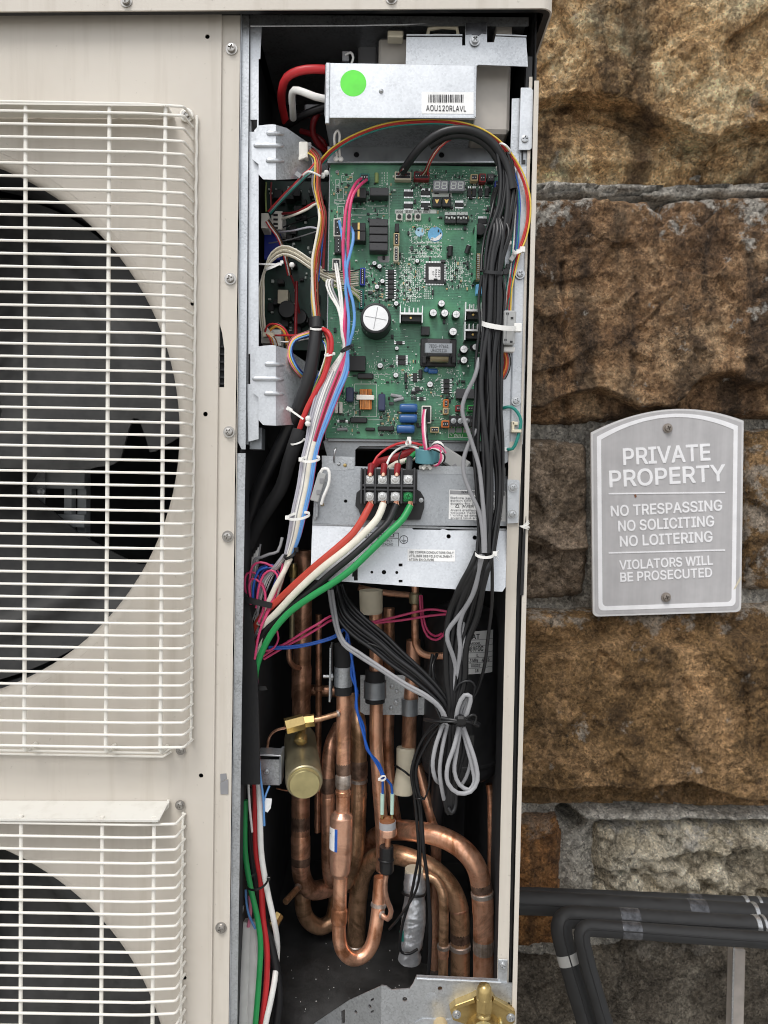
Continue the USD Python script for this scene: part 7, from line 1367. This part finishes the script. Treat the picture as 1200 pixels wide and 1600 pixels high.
L_B = [(720, 1136, .006), (713, 1177, .002), (710, 1205, .000), (718, 1226, .000), (733, 1234, -.001), (741, 1222, .000), (737, 1195, .002), (728, 1160, .005), (722, 1136, .006)]
L_C = [(692, 1132, .004), (680, 1168, .002), (676, 1196, .002), (681, 1218, .008), (690, 1225, .02)]
L_D = [(699, 1132, .006), (690, 1175, .004), (687, 1206, .004), (691, 1236, .008), (694, 1250, .02)]
L_E = [(712, 1128, .002), (716, 1104, -.002), (726, 1086, -.004), (735, 1088, -.004), (733, 1104, -.002), (725, 1128, .002)]
for k, (q_, r_, m) in enumerate(((L_A, 4.0, 'light_grey'), (L_B, 3.9, 'light_grey'), (L_C, 3.8, 'light_grey'), (L_D, 3.7, 'light_grey'), (L_E, 4.0, 'light_grey'), (shifted(L_E, 5, .004), 3.8, 'grey'), ([(728, 1150, .01), (735, 1190, .012), (728, 1215, .012), (722, 1225, .014)], 3.2, 'grey'))): strand(gl, q_, r_, m, 10, 'cable')
hb = harness('hanging_black_cables', 'limp black cable ends hanging under the strap behind the grey loops', 'cables')
for k in range(8): strand(hb, [(688 + 5 * k, 1132, .016), (684 + 6 * k, 1165, .014), (685 + 4.5 * k, 1205, .014 + .002 * (k % 3)), (692 + 2.6 * k, 1240, .018), (698 + 1.4 * k, 1268 + 2 * (k % 3), .02)], rr4.uniform(3.2, 4.6), 'soft_black' if k % 2 else 'black', 9, 'cable')
strand(hb, [(700, 1262, .016), (706, 1270, .014), (711, 1262, .016), (712, 1225, .018)], 3.8, 'black', 9, 'cable'); strand(hb, [(699, 1100, .02), (707, 1088, .014), (718, 1068, .01), (734, 1064, .01), (742, 1072, .014), (738, 1090, .02)], 2.2, 'soft_black', 8, 'cable')
sw = harness('thin_black_sensor_wires', 'thin black sensor wires dropping from the strap to the silver foil', 'wires')
strand(sw, [(690, 1128, .02), (672, 1138, .03), (652, 1173, .035), (643, 1206, .04), (648, 1246, .05), (652, 1294, .055), (654, 1335, .06), (648, 1370, .07), (642, 1400, .075), (630, 1441, .08), (625, 1470, .082), (628, 1488, .088), (640, 1490, .086), (652, 1483, .084)], 3.0, 'black', 8); strand(sw, [(690, 1130, .022), (668, 1160, .034), (650, 1200, .042), (655, 1246, .05), (660, 1300, .055), (662, 1330, .06), (667, 1366, .07), (672, 1432, .08), (672, 1480, .085), (669, 1530, .09)], 3.6, 'soft_black', 9); strand(sw, [(686, 1130, .02), (664, 1150, .03), (648, 1185, .036), (646, 1220, .045), (655, 1260, .05), (657, 1320, .058), (655, 1370, .066), (648, 1396, .072), (625, 1432, .078), (608, 1452, .09)], 2.6, 'black', 8); strand(sw, [(684, 1135, .03), (672, 1190, .03), (670, 1230, .035), (660, 1250, .045), (652, 1230, .045)], 1.8, 'soft_black', 7)
sw.part('knot', ring_on(at(656, 1247, .048), [0, .2, 1], 6 * S0, 1.5 * S0), 'black', True)
# leads at the terminal block top, ferrite ring
tl_ = harness('terminal_leads', 'red and white leads looping from the circuit board down to the terminal block')
strand(tl_, [(580, 740, .004), (582, 728, .012), (589, 714, .018), (603, 702, .02), (620, 694, .018), (640, 691, .016), (660, 696, .016)], 2.6, 'red', 8); strand(tl_, [(601, 740, .004), (604, 728, .012), (609, 715, .018), (620, 703, .02), (636, 696, .018), (654, 701, .016)], 2.4, 'white', 8); strand(tl_, [(623.5, 740, .004), (624, 726, .014), (623, 716, .02), (627, 705, .024)], 1.5, 'black', 7)
strand(tl_, [(580, 732, .022), (592, 722, .035), (615, 716, .04), (636, 708, .045), (655, 702, .05)], 7, 'dark_red', 12, 'cable'); strand(tl_, [(606, 733, .026), (620, 724, .036), (640, 718, .04), (660, 712, .05)], 5, 'cream', 12, 'cable'); strand(tl_, [(636, 722, .024), (648, 709, .03), (662, 703, .04)], 4.6, 'green', 10, 'cable')
for x in (580, 600.5, 621.5): tl_.part('ring_sleeve', rod(at(x, 727, .002), at(x - 1.4, 741, -.0065), 5.4 * S0, 4.6 * S0, 14), 'dark_red', 40); tl_.part('ring_lug', rod(at(x - 1.2, 738, -.006), at(x - 1.8, 744, -.0065), 3.2 * S0, 3.6 * S0, 12), 'copper_bright', 40)
tl_.part('grey_sleeve', rod(at(640, 716, .02), at(638, 745, .0), 5.2 * S0, 4.8 * S0, 14), 'chip_grey', 40); tie(tl_, 638, 692, .010, 8, 10, 'tie_white', 6, 4, 1)
fr_ = Thing('ferrite_ring', 'teal ferrite ring wound with pink, white and black wires under the board', 'ferrite'); fc = at(667.5, 712, .018); kk = pm(.018)
prof = np.array([(0, 11.5), (0, 18), (1, 18.8), (21, 18.8), (22, 18), (22, 11.5), (0, 11.5)]) * kk
fr_.part('core', lathe(fc + [0, 0, -11 * kk], [0, -.18, 1], [tuple(p) for p in prof], 36), 'ferrite', 35)
for k, (o, m) in enumerate(((-3, 'pink'), (0, 'white'), (2.6, 'black'), (-1.4, 'soft_pink'))):
    strand(fr_, [(665 + o * .8, 641, .028), (663.5 + o, 655, .016), (664 + o, 680, .006), (667 + o, 702, .006), (668 + o * .5, 710, .018), (667, 724, .03)], 2.2, m, 8)
    strand(fr_, [(668 + o, 703, .008), (676, 701 + o * .4, .000), (686, 703 + o, -.004), (692 + o * .8, 711, -.004), (691 + o, 720, -.002), (684, 725 - o * .6, .002), (674, 726, .02)], 2.2, m, 8)
    strand(fr_, [(672, 704, .02), (676, 696 + o * .5, .01), (684, 693 + o, .006), (692, 698 + o, .006), (694 + o, 708, .008)], 1.9, ('white', 'black', 'soft_pink', 'white')[k], 8)
fr_.part('clamp_foot', join([bx(655, 727, 676, 733, .014, .008, .001), bar(at(660, 733, .012), at(667, 725, .012), .003, .003), bar(at(674, 733, .012), at(667, 725, .012), .003, .003)]), 'connector_white')
fs = Thing('snap_ferrite_block', 'grey snap-on ferrite block lying under the ferrite ring with a green wire', 'ferrite'); fs.part('shell', bar(at(686, 706, .036), at(730, 734, .034), 24 * pm(.035), .014), 'clip_grey'); fs.part('latch', bar(at(708, 729, .027), at(713, 726, .027), .003, .001), 'grey'); strand(fs, [(720, 728, .034), (735, 735, .032), (748, 742, .03)], 4.6, 'green', 10, 'cable')
strand(fs, [(655, 700, .045), (670, 702, .045), (690, 710, .04)], 4.4, 'green', 10, 'cable')
write_all()
